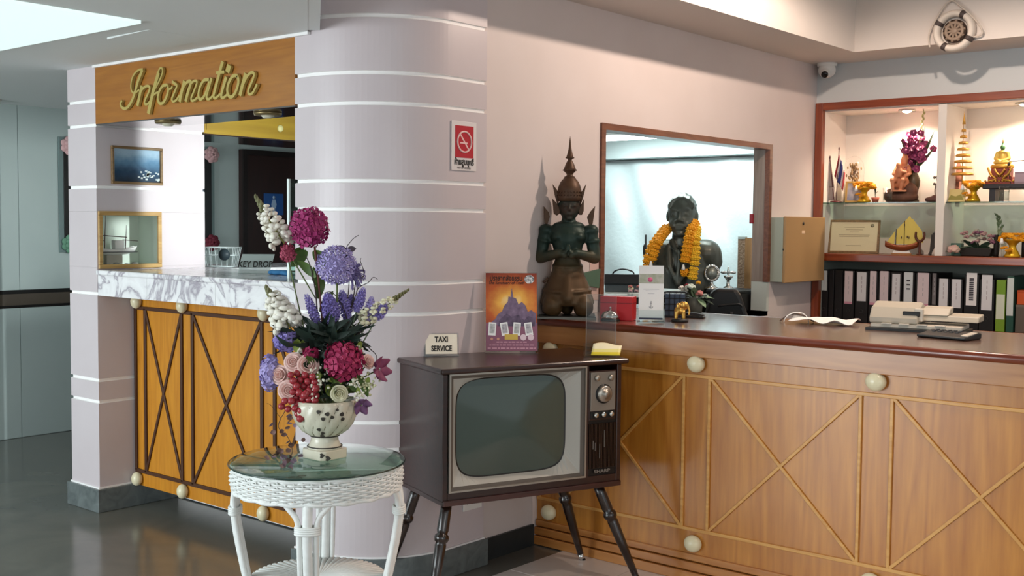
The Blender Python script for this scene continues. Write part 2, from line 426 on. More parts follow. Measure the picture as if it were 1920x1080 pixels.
MB().lathe([(0, -.055), (.03, -.052), (.05, -.03), (.055, -.012), (.07, -.01), (.07, 0)], 20).build('housing', m_white, t)
# ================================================================== booth fascias
sg = thing('information_sign', 'orange wood board lettered Information above the booth', 'sign', (-4.525, 3.04, 1.988))
def L(mb): return mb
mb = MB(); mb.box((-.785, 0, 0), (.785, .27, .291)); mb.build('board', m_signwood, sg)
mb = MB(); mb.box((-.785, .002, -.006), (.785, .27, 0)); mb.build('underside', m_gloss, sg)
MB().box((-.785, -.004, .283), (.785, 0, .291)).build('top_bead', M('gold_bead', '#b98b3a', .5), sg)
tf = struct(MB().box((-5.79, 3.686, 1.985), (-5.31, 7.5, 2.28)).build('trim_1', m_yellow), 'yellow wood fascia over the side opening of the booth', 'trim')
MB().box((-5.79, 3.686, 1.978), (-5.311, 7.5, 1.985)).build('underside', m_gloss, tf)
pa = onX(378, 247, -5.305); pb = onX(439, 250.5, -5.305)
MB().box((-5.31, 3.70, 2.005), (-5.307, 3.925, 2.17)).build('access_panel', m_yellow, tf)
q = onX(525, 241, -5.31)
MB().lathe([(0, .014), (.012, .013), (.02, .006), (.021, 0)], 16, Matrix.Translation(q) @ Matrix.Rotation(PI/2, 4, 'Y')).build('push_button', M('cream_button', '#cfc78a', .4), tf)
# recessed downlights (switched off) in the fascia underside
def downlight(loc, label):
    t = thing('downlight', label, 'downlight', loc, group='booth downlights')
    MB().lathe([(.052, -.014), (.058, -.014), (.062, -.006), (.062, 0), (.045, 0), (.045, -.010)], 24).build('trim_ring', M('brass_ring', '#8d7a55', .35, metal=.7), t)
    MB().lathe([(0, -.026), (.02, -.024), (.032, -.012), (.033, 0)], 20).build('bulb', M('bulb_glass', '#d9d3bd', .3), t)
p = onZ(315, 227, 1.982); downlight(p, 'round downlight under the booth sign beside the pillar')
p = onZ(502, 211, 1.982); downlight(p, 'round downlight under the booth sign beside the round column')
# script letters, drawn as flat ribbons on the board
def ribbon(mb, path, w0, w1, y_a, y_b, bulge=True):
    P = smooth_path(path, 6); n = len(P); Lf = []; Rt = []
    for i in range(n):
        t = (P[min(i+1, n-1)]-P[max(i-1, 0)]); t.normalize(); nn = Vector((-t.y, t.x, 0))
        k = i/(n-1); w_ = (w0+(w1-w0)*k)/2
        Lf.append(P[i]+nn*w_); Rt.append(P[i]-nn*w_)
    b = len(mb.v)
    for i in range(n):
        for q_ in (Lf[i], Rt[i]): mb.v.append((q_.x, y_a, q_.y)); mb.v.append((q_.x, y_b, q_.y))
    for i in range(n-1):
        a = b+4*i; c = a+4
        mb.face((a, a+2, c+2, c)); mb.face((a+1, c+1, c+3, a+3)); mb.face((a, c, c+1, a+1)); mb.face((a+2, a+3, c+3, c+2))
    mb.face((b, b+1, b+3, b+2)); e = b+4*(n-1); mb.face((e, e+2, e+3, e+1))
TH, TN = 36, 17
LET = [
 [((340,203),(285,345),(250,470),(215,575),(165,660),(118,690),(80,668),(66,625),(85,590)),34,20], [((345,200),(290,212),(235,265),(205,340),(197,420),(212,480),(250,492),(300,455)),17,17],
 0, [((330,405),(302,530),(275,655)),TH,TH], [((300,510),(345,440),(395,408),(430,428),(410,500),(372,580),(368,628),(400,632),(445,585)),22,20],
 0, [((540,240),(500,380),(462,520),(440,620),(412,752)),TH+4,TH+6], [((520,290),(545,205),(572,185),(588,215),(575,280),(540,360),(495,445)),17,17], [((445,560),(490,508),(535,482)),17,17],
 0, [((650,400),(600,402),(555,460),(530,550),(548,618),(590,620),(635,550),(660,460),(648,400)),26,26], [((650,440),(685,445),(710,410)),17,17],
 0, [((708,350),(735,378),(765,405),(735,490),(705,565),(720,602),(760,580),(800,520)),24,18],
 0, [((862,345),(830,470),(800,605)),TH,TH], [((825,480),(870,385),(915,348),(938,372),(905,480),(872,600)),22,TH], [((900,470),(950,370),(998,343),(1015,372),(975,480),(942,565),(965,592),(1025,550)),20,20],
 0, [((1165,330),(1105,338),(1055,420),(1035,520),(1058,575),(1105,535),(1145,440),(1168,350)),26,24], [((1195,310),(1150,470),(1135,550),(1162,572),(1212,528)),30,18],
 0, [((1335,105),(1280,300),(1232,480),(1222,540),(1250,556),(1305,505)),TH,18], [((1253,245),(1356,234)),24,24],
 0, [((1378,295),(1335,440),(1316,535),(1345,552),(1402,500)),TH,18], [((1418,150),(1405,195),(1392,240)),54,54],
 0, [((1520,282),(1465,285),(1415,360),(1393,460),(1415,535),(1460,535),(1510,450),(1532,350),(1515,282)),27,27],
 0, [((1620,252),(1582,390),(1547,528)),TH,TH], [((1580,410),(1635,295),(1690,243),(1725,262),(1700,350),(1655,455),(1660,505),(1705,495),(1762,385)),24,20],
]
mb = MB(); kk = 0
def flush():
    global mb
    if mb.v: mb.build('letter', m_gold, sg)
    mb = MB()
for it in LET:
    if it == 0: flush(); continue
    pts, a, b_ = it
    W = [onY(220+x/6.62, 100+y/6.62, 3.035) for x, y in pts]
    kk += 1; ribbon(mb, [(q.x+4.525, q.z-1.988) for q in W], a*.00056, b_*.00056, -.017-.0004*(kk % 3), -.004)
flush()
# ================================================================== information counter
def marble(name):
    m = M(name, '#d9d6d8', .14, col2='#e9e6e8', nscale=6, spec=.5); nt = m.node_tree; b = nt.nodes['Principled BSDF']
    tc = nt.nodes.new('ShaderNodeTexCoord')
    n0 = nt.nodes.new('ShaderNodeTexNoise'); n0.inputs['Scale'].default_value = 4.5; n0.inputs['Detail'].default_value = 5; n0.inputs['Distortion'].default_value = 1.6
    nt.links.new(tc.outputs['Object'], n0.inputs['Vector'])
    s_ = nt.nodes.new('ShaderNodeMath'); s_.operation = 'SUBTRACT'; s_.inputs[1].default_value = .5; nt.links.new(n0.outputs['Fac'], s_.inputs[0])
    a = nt.nodes.new('ShaderNodeMath'); a.operation = 'ABSOLUTE'; nt.links.new(s_.outputs[0], a.inputs[0])
    r = nt.nodes.new('ShaderNodeValToRGB'); e = r.color_ramp.elements
    e[0].position = 0; e[0].color = lin('#a79fa9'); e[1].position = .045; e[1].color = lin('#e6e3e5')
    k = e.new(.16); k.color = lin('#efedee'); k2 = e.new(.35); k2.color = lin('#d7cfd3')
    nt.links.new(a.outputs[0], r.inputs['Fac']); nt.links.new(r.outputs['Color'], b.inputs['Base Color'])
    return m
m_marble = marble('veined_white_marble')
ic = thing('information_counter', 'information counter with marble top and orange wood lattice front', 'counter', (-4.525, 3.25, 0))
ox, oy = 4.525, -3.25
def ib(name, lo, hi, mat, bevel=0, par=ic): return MB().box((lo[0]+ox, lo[1]+oy, lo[2]), (hi[0]+ox, hi[1]+oy, hi[2])).build(name, mat, par, bevel=bevel)
for a, b in ((-5.309, -4.865), (-4.863, -4.31), (-4.308, -3.742)):
    ib('marble_slab', (a, 3.042, 1.119), (b, 3.065, 1.224), m_marble, .001)
ib('marble_top', (-5.309, 3.028, 1.224), (-3.742, 3.68, 1.25), m_marble, .008)
ib('body', (-5.305, 3.27, .13), (-3.745, 3.62, 1.12), m_strip)
wp = ib('wood_panel', (-5.305, 3.25, .112), (-3.745, 3.27, 1.118), m_panelwood)
def strip(x0, z0, x1, z1, w_=.019, par=ic, mat=m_strip, y=3.25, t=.010, dx=ox, dy=oy):
    a = Vector((x0, 0, z0)); b = Vector((x1, 0, z1)); d = (b-a); Ln = d.length; an = -math.atan2(d.z, d.x)
    T = Matrix.Translation((x0+dx, y+dy, z0)) @ Matrix.Rotation(an, 4, 'Y')
    return MB().box((0, -t, -w_/2), (Ln, 0, w_/2), T).build('strip', mat, par, bevel=.002)
zt, zl = 1.048, .190
for x in (-5.297, -5.207, -4.88, -4.787, -4.236, -4.141, -3.77): strip(x, zl, x, zt)
strip(-5.303, zt, -3.746, zt); strip(-5.303, zl, -3.746, zl)
for a, b in ((-5.207, -4.88), (-4.787, -4.236), (-4.141, -3.77)):
    strip(a, zl, b, zt, .016, t=.008); strip(a, zt, b, zl, .016, t=.0085)
kn = MB().ell((0, 0, 0), (.031, .028, .037), 16, 10).mesh('knob', m_ivory)
for x in (-5.262, -4.85, -4.20): link('knob', kn, ic, loc=(x+ox, 3.228+oy, 1.082))
for x in (-5.27, -4.856, -4.209): link('knob', kn, ic, loc=(x+ox, 3.228+oy, .148))
ib('skirting', (-5.31, 3.49, .006), (-3.745, 3.6, .13), m_groove)
ib('kick_strip', (-5.31, 3.488, 0), (-3.745, 3.6, .006), m_plinthd)
ZSC = onX(416, 501, -5.50).z-.0005
# side counter through the left opening
sc = thing('side_counter', 'pale side counter seen through the booth opening', 'counter', (-5.5, 4.8, 0))
MB().box((-.40, -1.11, ZSC-.025), (.185, 1.6, ZSC)).build('counter_top', m_marble, sc, bevel=.006)
MB().box((-.33, -1.10, 0), (.10, 1.6, ZSC-.025)).build('body', M('beige_laminate', '#a99a86', .5), sc)
MB().box((.10, -1.09, 1.10), (.18, 1.6, 1.14)).build('ledge', M('brown_ledge', '#6b4a35', .5), sc)

# wire basket
p = onX(416, 501, -5.50); ZSC = p.z-.0005
bk = thing('wire_basket', 'small white wire basket on the booth side counter', 'basket', p, math.radians(38))
m_wire = M('white_wire', '#cdd6d6', .4, metal=.2)
mb = MB(); Wx, Dy, Hz = .075, .06, .115
for z, e in ((.005, .0), (.07, .012), (Hz, .02)):
    mb.tube([(-Wx-e, -Dy-e, z), (Wx+e, -Dy-e, z), (Wx+e, Dy+e, z), (-Wx-e, Dy+e, z)], .0028, 6, closed=True)
mb.build('rim_wires', m_wire, bk)
mb = MB()
for i in range(6):
    x = -Wx+2*Wx*i/5; mb.tube([(x*1.16, -Dy-.02, Hz), (x, -Dy, .005), (x, Dy, .005), (x*1.16, Dy+.02, Hz)], .0018, 5)
for i in range(5):
    y = -Dy+2*Dy*i/4; mb.tube([(-Wx-.02, y*1.2, Hz), (-Wx, y, .005), (Wx, y, .005), (Wx+.02, y*1.2, Hz)], .0018, 5)
mb.build('upright_wires', m_wire, bk)
MB().lathe([(0, 0), (.03, 0), (.034, .006), (0, .007)], 14, Matrix.Translation((.04, -Dy-.021, .075)) @ Matrix.Rotation(PI/2, 4, 'X')).build('tag', M('slate_tag', '#2e3a40', .5), bk)
# KEY DROP block
p = onZ(478, 513, 1.25); d_ = Vector((-p.x, -p.y)).normalized(); rz = math.atan2(d_.x, -d_.y)
kd = thing('key_drop_sign', 'clear acrylic block sign lettered KEY DROP', 'sign', p, rz)
mb = MB(); mb.add([(-.082, -.02, 0), (.068, -.02, 0), (.068, .03, 0), (-.082, .03, 0), (-.06, .0, .095), (.095, .0, .095), (.095, .012, .095), (-.06, .012, .095)],
       [(3,2,1,0),(4,5,6,7),(0,1,5,4),(1,2,6,5),(2,3,7,6),(3,0,4,7)])
mb.build('block', M('frosted_acrylic', '#c3cfcb', .25, alpha=.55, coat=.5), kd, bevel=.003)
text('lettering', 'KEY DROP', .042, M('dark_print', '#1c1712', .6), kd, Matrix.Translation((.0, -.0165, .045)) @ Matrix.Rotation(math.radians(-12), 4, 'X') @ TXT, sx=.82, shear=.15, bold=.0008)
# glass screen, white cabinet edge and blue cloth at the column end of the counter
gp = onZ(543, 524, 1.25)
tag(MB().box((gp.x, gp.y, 1.2505), (gp.x+.006, gp.y+.28, 1.69)).build('glass_screen', glass('greenish_glass', '#d5efe6', .03, 1.5)), 'upright glass screen on the information counter beside the column', 'glass screen'); gs_ = bpy.data.objects['glass_screen']
MB().box((gp.x-.004, gp.y-.010, 1.2505), (gp.x+.008, gp.y-.0005, 1.69)).build('polished_edge', M('glass_edge_pale', '#eef8f4', .3), gs_)
wc = thing('document_rack', 'white upright rack at the column end of the information counter', 'rack', onZ(553, 519, 1.2505)+Vector((.03, .05, 0)))
MB().box((-.045, -.02, 0), (.05, .16, .41)).build('body', m_white, wc, bevel=.004)
for z in (.05, .18, .31): MB().box((-.04, -.026, z), (.045, -.02, z+.09)).build('pocket', m_white, wc, bevel=.002)
p = onZ(526, 516, 1.25)
def cl_(mb):
    for k in range(7): mb.ell((.02*k-.06, .008*math.sin(k*2), .012+.004*math.sin(k*3)), (.022, .025, .012), 10, 6)
tag(blob('blue_cloth', cl_, .004, M('blue_fabric', '#3d7fb4', .8), loc=p), 'crumpled blue cloth on the information counter', 'cloth')

# ================================================================== picture and ship niche on the pillar's inner face (x = -5.31)
m_frw = wood('pale_frame_wood', '#a98045', '#c8a263', 'y', .4, .3); m_frd = wood('picture_frame_wood', '#6b5030', '#8f6f45', 'y', .4, .3)
def on_pillar(y, z, dx=0): return (-5.31+dx, y, z)
def rframe(name, y0, y1, z0, z1, w_, t, mat, par, cx, base):
    T = Matrix.Translation(base)
    for lo, hi in (((y0, z0), (y1, z0+w_)), ((y0, z1-w_), (y1, z1)), ((y0, z0+w_), (y0+w_, z1-w_)), ((y1-w_, z0+w_), (y1, z1-w_))):
        MB().box((0-base[0]+cx, lo[0]-base[1], lo[1]-base[2]), (t-base[0]+cx, hi[0]-base[1], hi[1]-base[2])).build(name, mat, par, bevel=.003)
def sea_photo():
    m = M('sea_photograph', '#2f4858', .25); nt = m.node_tree; b = nt.nodes['Principled BSDF']; tc = nt.nodes.new('ShaderNodeTexCoord'); sp = nt.nodes.new('ShaderNodeSeparateXYZ')
    nt.links.new(tc.outputs['Object'], sp.inputs[0]); mr = nt.nodes.new('ShaderNodeMapRange'); mr.inputs[1].default_value = -.09; mr.inputs[2].default_value = .09
    nt.links.new(sp.outputs[2], mr.inputs[0]); n = nt.nodes.new('ShaderNodeTexNoise'); n.inputs['Scale'].default_value = 30; n.inputs['Detail'].default_value = 8
    nt.links.new(tc.outputs['Object'], n.inputs['Vector']); ad = nt.nodes.new('ShaderNodeMath'); ad.operation = 'MULTIPLY_ADD'; ad.inputs[1].default_value = .25
    nt.links.new(n.outputs['Fac'], ad.inputs[0]); nt.links.new(mr.outputs[0], ad.inputs[2])
    r = nt.nodes.new('ShaderNodeValToRGB'); e = r.color_ramp.elements; e[0].position = .1; e[0].color = lin('#1d2c3a'); e[1].position = 1; e[1].color = lin('#9fb9cc')
    k = e.new(.45); k.color = lin('#274763'); k = e.new(.75); k.color = lin('#5f86a4')
    nt.links.new(ad.outputs[0], r.inputs['Fac']); nt.links.new(r.outputs['Color'], b.inputs['Base Color']); return m
pc = thing('framed_sea_picture', 'wood framed aerial photograph of an island bay on the pillar', 'picture', (-5.31, 3.27, 1.788))
rframe('frame', 3.12, 3.417, 1.69, 1.886, .014, .016, m_frd, pc, -5.31, (-5.31, 3.27, 1.788))
ph = MB().box((.001, -.138, -.085), (.005, .136, .086)).build('print', sea_photo(), pc)
mb = MB(); r2 = random.Random(3)
for k in range(26):
    y = .03+r2.gauss(.035, .03); z = -.045+r2.gauss(0, .012); mb.cbox((.0056, y, z), (.0006, .006+.01*r2.random(), .004+.006*r2.random()))
mb.build('island_print', M('island_print', '#cfd8d6', .5), ph)

nb = (-5.31, 3.2325, 1.4045)
nc = thing('ship_niche', 'wood framed glazed niche in the pillar holding a model ship', 'display niche', nb)
rframe('frame', 3.045, 3.408, 1.255, 1.55, .022, .014, m_frw, nc, -5.31, nb)
m_ni = M('niche_lining', '#dce6da', .7)
mb = MB(); mb.box((-.204, -.170, -.141), (-.2, .170, .141)); mb.box((-.2, .166, -.141), (0, .1705, .141)); mb.box((-.2, -.1705, -.141), (0, -.166, .141)); mb.box((-.2, -.166, -.1412), (0, .166, -.136)); mb.box((-.2, -.166, .137), (0, .166, .141))
mb.build('lining', m_ni, nc)
MB().box((-.004, -.15, -.126), (-.002, .15, .126)).build('pane', m_glass, nc)
sh = thing('model_ship', 'small white model steamer with two masts inside the pillar niche', 'model ship', (-5.42, 3.2, 1.2685))
mb = MB()
def hull(u, v):
    y = -.125+.25*u; wdt = .032*math.sin(PI*min(1, max(.0, .12+.82*u)))**.5; a = -PI/2+PI*v
    return (wdt*math.sin(a), y, .082-.03*math.cos(a)*(1 if abs(u-.5) < .49 else .4)+.018*(2*u-1)**2)
mb.sheet(hull, 16, 8); mb.build('hull', m_white, sh, solid=.003)
MB().box((-.026, -.11, .078), (.026, .11, .084)).build('deck', m_white, sh)
MB().box((-.033, -.118, .066), (.033, .118, .070)).build('waterline_stripe', m_black, sh)
mb = MB(); mb.box((-.018, -.005, .084), (.018, .05, .13)); mb.build('cabin', m_white, sh, bevel=.003)
m_spar = M('dark_spar', '#3a1512', .5)
for y, h in ((-.055, .26), (.065, .21)):
    mb = MB(); mb.tube([(0, y, .08), (0, y+.008, h)], [.003, .0012], 6); mb.build('mast', m_spar, sh)
mb = MB(); mb.tube([(0, -.06, .155), (0, .075, .145)], .0025, 6); mb.tube([(0, .05, .132), (0, .14, .125)], .002, 6); mb.tube([(0, -.10, .13), (0, -.06, .128)], .003, 6); mb.build('boom', m_spar, sh)
mb = MB(); mb.box((-.014, -.05, .0), (.014, .04, .052)); mb.build('stand', M('niche_stand', '#b8b2a4', .7), sh)
for k, (y, x, r_) in enumerate(((-.11, .02, .012), (-.03, .05, .013), (.03, .05, .010), (.09, .03, .014))):
    tag(MB().ell((-5.40+x, 3.2+y, 1.2685+r_*.6), (r_, r_*1.3, r_*.6), 10, 6).build('pebble', M('pebble_grey', '#8c8c86', .7) if k != 2 else m_white),
        ['grey pebble at the left end of the ship niche', 'grey pebble below the ship stand', 'white pebble in the ship niche', 'grey pebble at the right end of the ship niche'][k], 'pebble')

# ================================================================== corridor: posters with flower corners, door, restroom sign
def rosette(mb, c, r, n=3):
    for ring in range(n):
        rr = r*(1-ring*.3); k_ = 7-ring
        for k in range(k_):
            a = 2*PI*k/k_+ring*.4
            mb.ell((c[0]+.012*ring+.008, c[1]+rr*.55*math.cos(a), c[2]+rr*.55*math.sin(a)), (.010, rr*.42, rr*.36), 8, 5)
m_pinkf = M('pink_corner_flower', '#c9a0a0', .7); m_redp = M('poster_red', '#8f1f22', .5); m_prb = M('poster_blue', '#4f5f8a', .5)
p_a, p_b = onX(107, 255, -7.545), onX(139, 475, -7.545)
pw = .58; pz0, pz1 = 1.275, 2.085; py0 = 4.03
def poster(y0, label, fl_low, fy=.075, a0=.085, a1=.06):
    t = thing('wall_poster', label, 'poster', (-7.544, y0, pz0), group='posters on the corridor wall')
    MB().box((0, 0, 0), (.016, pw, pz1-pz0)).build('backing', M('grey_mount', '#6e7f7e', .5), t)
    MB().box((.016, .03, .02), (.022, pw-.03, pz1-pz0-.02)).build('border', m_black, t, bevel=.002)
    MB().box((.022, a0, .03), (.024, pw-a1, pz1-pz0-.03)).build('print', m_redp, t)
    MB().box((.024, .13, .05), (.0255, pw-.1, pz1-pz0-.19)).build('photograph', M('poster_photo', '#7d8796', .5, col2='#b9bcc4', nscale=6), t)
    for z in (.15, .27, .4): MB().box((.0255, .16, z), (.0265, pw-.14, z+.045)).build('caption_block', m_prb, t)
    mb = MB(); rosette(mb, (.02, fy, pz1-pz0-.06), .075); mb.build('corner_flower', m_pinkf, t)
    mb = MB(); rosette(mb, (.02, fy, .06), .075); mb.build('corner_flower', fl_low, t)
poster(4.03, 'red and black poster with flower corners half hidden by the booth pillar', M('green_corner_flower', '#5f8a72', .7))
poster(4.735, 'dark poster with pink flower corners seen through the booth opening', M('wine_corner_flower', '#6e2232', .7), pw-.03, .03, .12)
dr = struct(MB().box((-7.546, 5.56, 0), (-7.50, 6.75, 2.083)).build('door_1', wood('dark_door_wood', '#1c0503', '#2a0906', 'z', .5, .1)), 'dark red brown corridor door', 'door')
for lo, hi in (((5.56, 0), (5.60, 2.083)), ((5.60, 2.04), (6.75, 2.083)), ((6.71, 0), (6.75, 2.04))):
    MB().box((-7.5, lo[0], lo[1]), (-7.485, hi[0], hi[1])).build('door_frame', M('door_frame_dark', '#120403', .5), dr)
q = onX(513, 383, -7.49)
rs = thing('restroom_sign', 'blue plate with a pale figure on the dark door', 'sign', q)
MB().box((-.004, -.098, -.088), (.004, .098, .088)).build('plate', M('sign_blue', '#1f4f8f', .4), rs, bevel=.002)
mb = MB(); mb.lathe([(0, 0), (.013, 0), (.013, .002), (0, .002)], 14, Matrix.Translation((.004, 0, .056)) @ Matrix.Rotation(PI/2, 4, 'Y'))
mb.prism([(-.014, .038), (-.026, .0), (-.02, -.03), (-.012, -.032), (-.008, -.072), (.008, -.072), (.012, -.032), (.02, -.03), (.026, .0), (.014, .038)], 'x', .004, .006)
mb.build('figure', M('pale_print', '#9db4cf', .5), rs)
# ================================================================== reception counter (front face at y = 4.10)
m_hz = wood('honey_wood_upright', '#a2601a', '#c68534', 'z', .33, .3, 4); m_hx = wood('honey_wood_long', '#a2622a', '#bf8244', 'x', .33, .35, 4)
m_top = wood('dark_top_wood', '#6e4f42', '#886a5c', 'x', .25, 1.0, 3); m_nose = wood('red_nosing_wood', '#5f2413', '#7d3820', 'x', .3, .5, 5)
m_ls = wood('light_strip_wood', '#c08640', '#d9a45a', 'x', .4, .2, 6)
rc = thing('reception_counter', 'long honey wood reception counter with lattice front and ivory knobs', 'counter', (-2.0, 4.10, 0))
dx, dy = 2.0, -4.10
def rb(name, lo, hi, mat, bevel=0, segs=2): return MB().box((lo[0]+dx, lo[1]+dy, lo[2]), (hi[0]+dx, hi[1]+dy, hi[2])).build(name, mat, rc, bevel=bevel, segs=segs)
XE = .9
rb('counter_top', (-3.274, 4.055, 1.046), (XE, 4.90, 1.07), m_top, .002)
mb = MB(); mb.tube([(-3.274+dx, 4.056+dy, 1.055), (XE+dx, 4.056+dy, 1.055)], .017, 14); mb.build('nosing', m_nose, rc)
mb = MB(); mb.tube([(-3.274+dx, 4.90+dy, 1.056), (XE+dx, 4.90+dy, 1.056)], .015, 12); mb.build('rear_nosing', m_nose, rc)
rb('fascia_board', (-3.274, 4.075, .955), (XE, 4.10, 1.046), m_hx, .003)
rb('front_panel', (-3.274, 4.10, .115), (XE, 4.125, .957), m_hz)
rb('carcass', (-3.272, 4.125, .0), (XE, 4.55, 1.046), m_strip)
for k, (z0, z1, t) in enumerate(((0, .045, .03), (.045, .085, .022), (.085, .118, .014))): rb('base_moulding', (-3.274, 4.10-t, z0+.004), (XE, 4.124, z1), m_hx, .004)
zt, zl = .874, .222
XS = [-3.255+.0]; 
pairs = [(-3.255, -3.133), (-2.483, -2.36), (-1.71, -1.589), (-.937, -.815), (-.164, -.042), (.61, .732)]
def rstrip(x0, z0, x1, z1, w_, t): return strip(x0, z0, x1, z1, w_, rc, m_ls, 4.10, t, dx, dy)
for a, b in pairs:
    for x in (a, b): rstrip(x, zl, x, zt, .013, .009)
rstrip(-3.27, zt, XE, zt, .014, .010); rstrip(-3.27, zl, XE, zl, .014, .010)
for (a0, a), (b, b1) in zip(pairs[:-1], pairs[1:]):
    rstrip(a, zl, b, zt, .013, .008); rstrip(a, zt, b, zl, .013, .0085)
kn2 = MB().ell((0, 0, 0), (.040, .03, .036), 18, 12).mesh('knob', m_ivory)
for a, b in pairs:
    x = (a+b)/2
    for z in (.926, .164): link('knob', kn2, rc, loc=(x+dx, 4.085+dy, z))
# ---------------------------------------------------------------- small things on the counter
ZC = 1.0705
def face_cam(p): d = Vector((-p[0], -p[1])).normalized(); return math.atan2(d.x, -d.y)
# red box
p = onZ(1160, 603, ZC); p.z = ZC
t = thing('red_box', 'red cardboard box behind the desk bell', 'box', (p.x-.055, p.y+.075, ZC), math.radians(20))
mb = MB(); mb.box((-.075, -.04, 0), (.075, .04, .108)); mb.build('body', M('red_card', '#b5171f', .45), t, bevel=.003)
MB().box((-.076, -.041, .078), (.076, .041, .081)).build('lid_seam', M('dark_red_card', '#7d0f15', .5), t)
p = onZ(1183, 598, ZC)
t = thing('card_reader_cord', 'short black looped cord beside the red box', 'cord', (p.x-.02, p.y+.03, ZC))
mb = MB(); mb.tube(smooth_path([(0, 0, .005), (.004, 0, .05), (.012, .01, .07), (.02, .0, .05), (.015, 0, .006)], 5), .004, 8); mb.build('loop', m_blackp, t)
# desk bell
p = onZ(1144, 601, ZC)
t = thing('desk_bell', 'round chrome desk bell in front of the red box', 'bell', (p.x+.005, p.y-.005, ZC))
MB().lathe([(0, 0), (.043, 0), (.043, .007), (.038, .009), (0, .009)], 24).build('base', m_blackp, t)
MB().lathe([(.042, .013), (.042, .02), (.036, .036), (.024, .046), (.01, .05), (0, .0505)], 28).build('dome', m_steel, t)
MB().lathe([(0, .050), (.004, .05), (.004, .058), (.007, .06), (0, .064)], 12).build('plunger', m_steel, t)
# brochure holder with a tall card (anchor emblem)
p = onZ(1212, 604, ZC)
t = thing('card_holder', 'clear acrylic holder with a tall white card and anchor emblem', 'card holder', (p.x, p.y+.035, ZC), face_cam(p))
mb = MB(); mb.box((-.062, -.045, 0), (.062, -.042, .055)); mb.box((-.062, -.042, 0), (.062, .03, .003)); mb.box((-.062, -.045, 0), (-.059, .01, .07)); mb.box((.059, -.045, 0), (.062, .01, .07))
mb.build('tray', m_acryl, t, bevel=.001)
T = Matrix.Translation((0, -.02, .018)) @ Matrix.Rotation(math.radians(-7), 4, 'X')
mb = MB(); mb.box((-.055, 0, .0), (.055, .003, .235), T); cd_ = mb.build('card', m_paper, t)
mb = MB(); mb.box((-.054, -.0008, .155), (.054, 0, .198), T); mb.build('photo_print', M('lobby_photo', '#8f9a78', .5, col2='#c9c3bd', nscale=30), cd_)
mb = MB(); mb.lathe([(0, 0), (.011, 0), (.011, .0008), (0, .0008)], 12, T @ Matrix.Translation((-.005, -.0008, .172)) @ Matrix.Rotation(PI/2, 4, 'X')); mb.build('pink_print', M('pink_print', '#d05a85', .5), cd_)
mb = MB()
mb.tube([T @ Vector(q) for q in ((0, -.0008, .045), (0, -.0008, .07))], .0011, 5)
mb.tube([T @ Vector((.008*math.cos(a), -.0008, .052+.008*math.sin(a))) for a in [PI+PI*k/8 for k in range(9)]], .0011, 5)
mb.tube([T @ Vector((.0025*math.cos(a), -.0008, .0725+.0025*math.sin(a))) for a in [2*PI*k/8 for k in range(8)]], .0008, 5, closed=True)
mb.tube([T @ Vector(q) for q in ((-.004, -.0008, .066), (.004, -.0008, .066))], .0009, 5)
mb.build('anchor_emblem', M('grey_print', '#7f7f86', .6), cd_)
mb = MB()
for k, (w_, z) in enumerate(((.07, .128), (.05, .121), (.03, .108))): mb.box((-w_/2, -.0006, z), (w_/2, 0, z+.0018), T)
mb.build('print_lines', M('faint_print', '#b9b6be', .6), cd_)
MB().box((-.052, -.03, .012), (.052, -.026, .02)).build('card_stack', M('navy_card', '#2d2f4c', .6), t)
# gold elephant figurine on black base
p = onZ(1270, 604, ZC)
t = thing('elephant_figurine', 'small gold figurine on an oval black base', 'figurine', (p.x+.003, p.y+.015, ZC), math.radians(36))
MB().lathe([(0, 0), (.034, 0), (.036, .006), (.032, .014), (0, .014)], 20, Matrix.Diagonal((1.1, .8, 1, 1))).build('base', m_blackp, t)
def eleph(mb):
    mb.ell((0, 0, .052), (.026, .018, .021), 12, 8)
    for x in (-.016, .016):
        for y in (-.009, .009): capsule(mb, (x, y, .045), (x*1.05, y, .017), .009, .008)
    mb.ell((.022, -.004, .075), (.017, .014, .018), 10, 8); mb.ell((.012, -.02, .078), (.012, .004, .015), 8, 6); mb.ell((.012, .014, .078), (.012, .004, .015), 8, 6)
    capsule(mb, (.034, -.006, .072), (.042, -.008, .05), .007, .005); capsule(mb, (.042, -.008, .05), (.040, -.008, .035), .005, .004)
    mb.ell((-.006, 0, .075), (.012, .013, .012), 8, 6)
blob('figure', eleph, .0028, M('polished_gold', '#c79a4e', .28, metal=.9), t, 3)
p = onZ(1300, 596, ZC)
t = thing('stapler', 'low black stapler behind the gold figurine', 'stapler', (p.x, p.y, ZC), math.radians(10))
MB().box((-.055, -.016, 0), (.055, .016, .008)).build('base', m_blackp, t, bevel=.003)
mb = MB(); mb.prism([(-.055, .012), (.05, .010), (.055, .018), (.0, .026), (-.055, .024)], 'y', -.014, .014); mb.build('arm', m_blackp, t, bevel=.003)
# pen organiser, dark mesh
p = onZ(1262, 598, ZC)
t = thing('pen_organiser', 'dark grid pen organiser behind the gold figurine', 'pen holder', (p.x-.05, p.y+.10, ZC), math.radians(25))
mb = MB()
for k in range(5):
    x = -.05+.025*k; mb.box((x-.0015, -.032, 0), (x+.0015, -.028, .12)); mb.box((x-.0015, .028, 0), (x+.0015, .032, .12))
for k in range(5):
    z = .004+.028*k; mb.box((-.052, -.033, z), (.052, -.027, z+.004)); mb.box((-.052, .027, z), (.052, .033, z+.004)); mb.box((-.052, -.03, z), (-.047, .03, z+.004)); mb.box((.047, -.03, z), (.052, .03, z+.004))
mb.build('grid', m_blackp, t)
MB().box((-.046, -.026, .0), (.046, .026, .11)).build('liner', M('slate_blue_liner', '#4d5c70', .6), t)
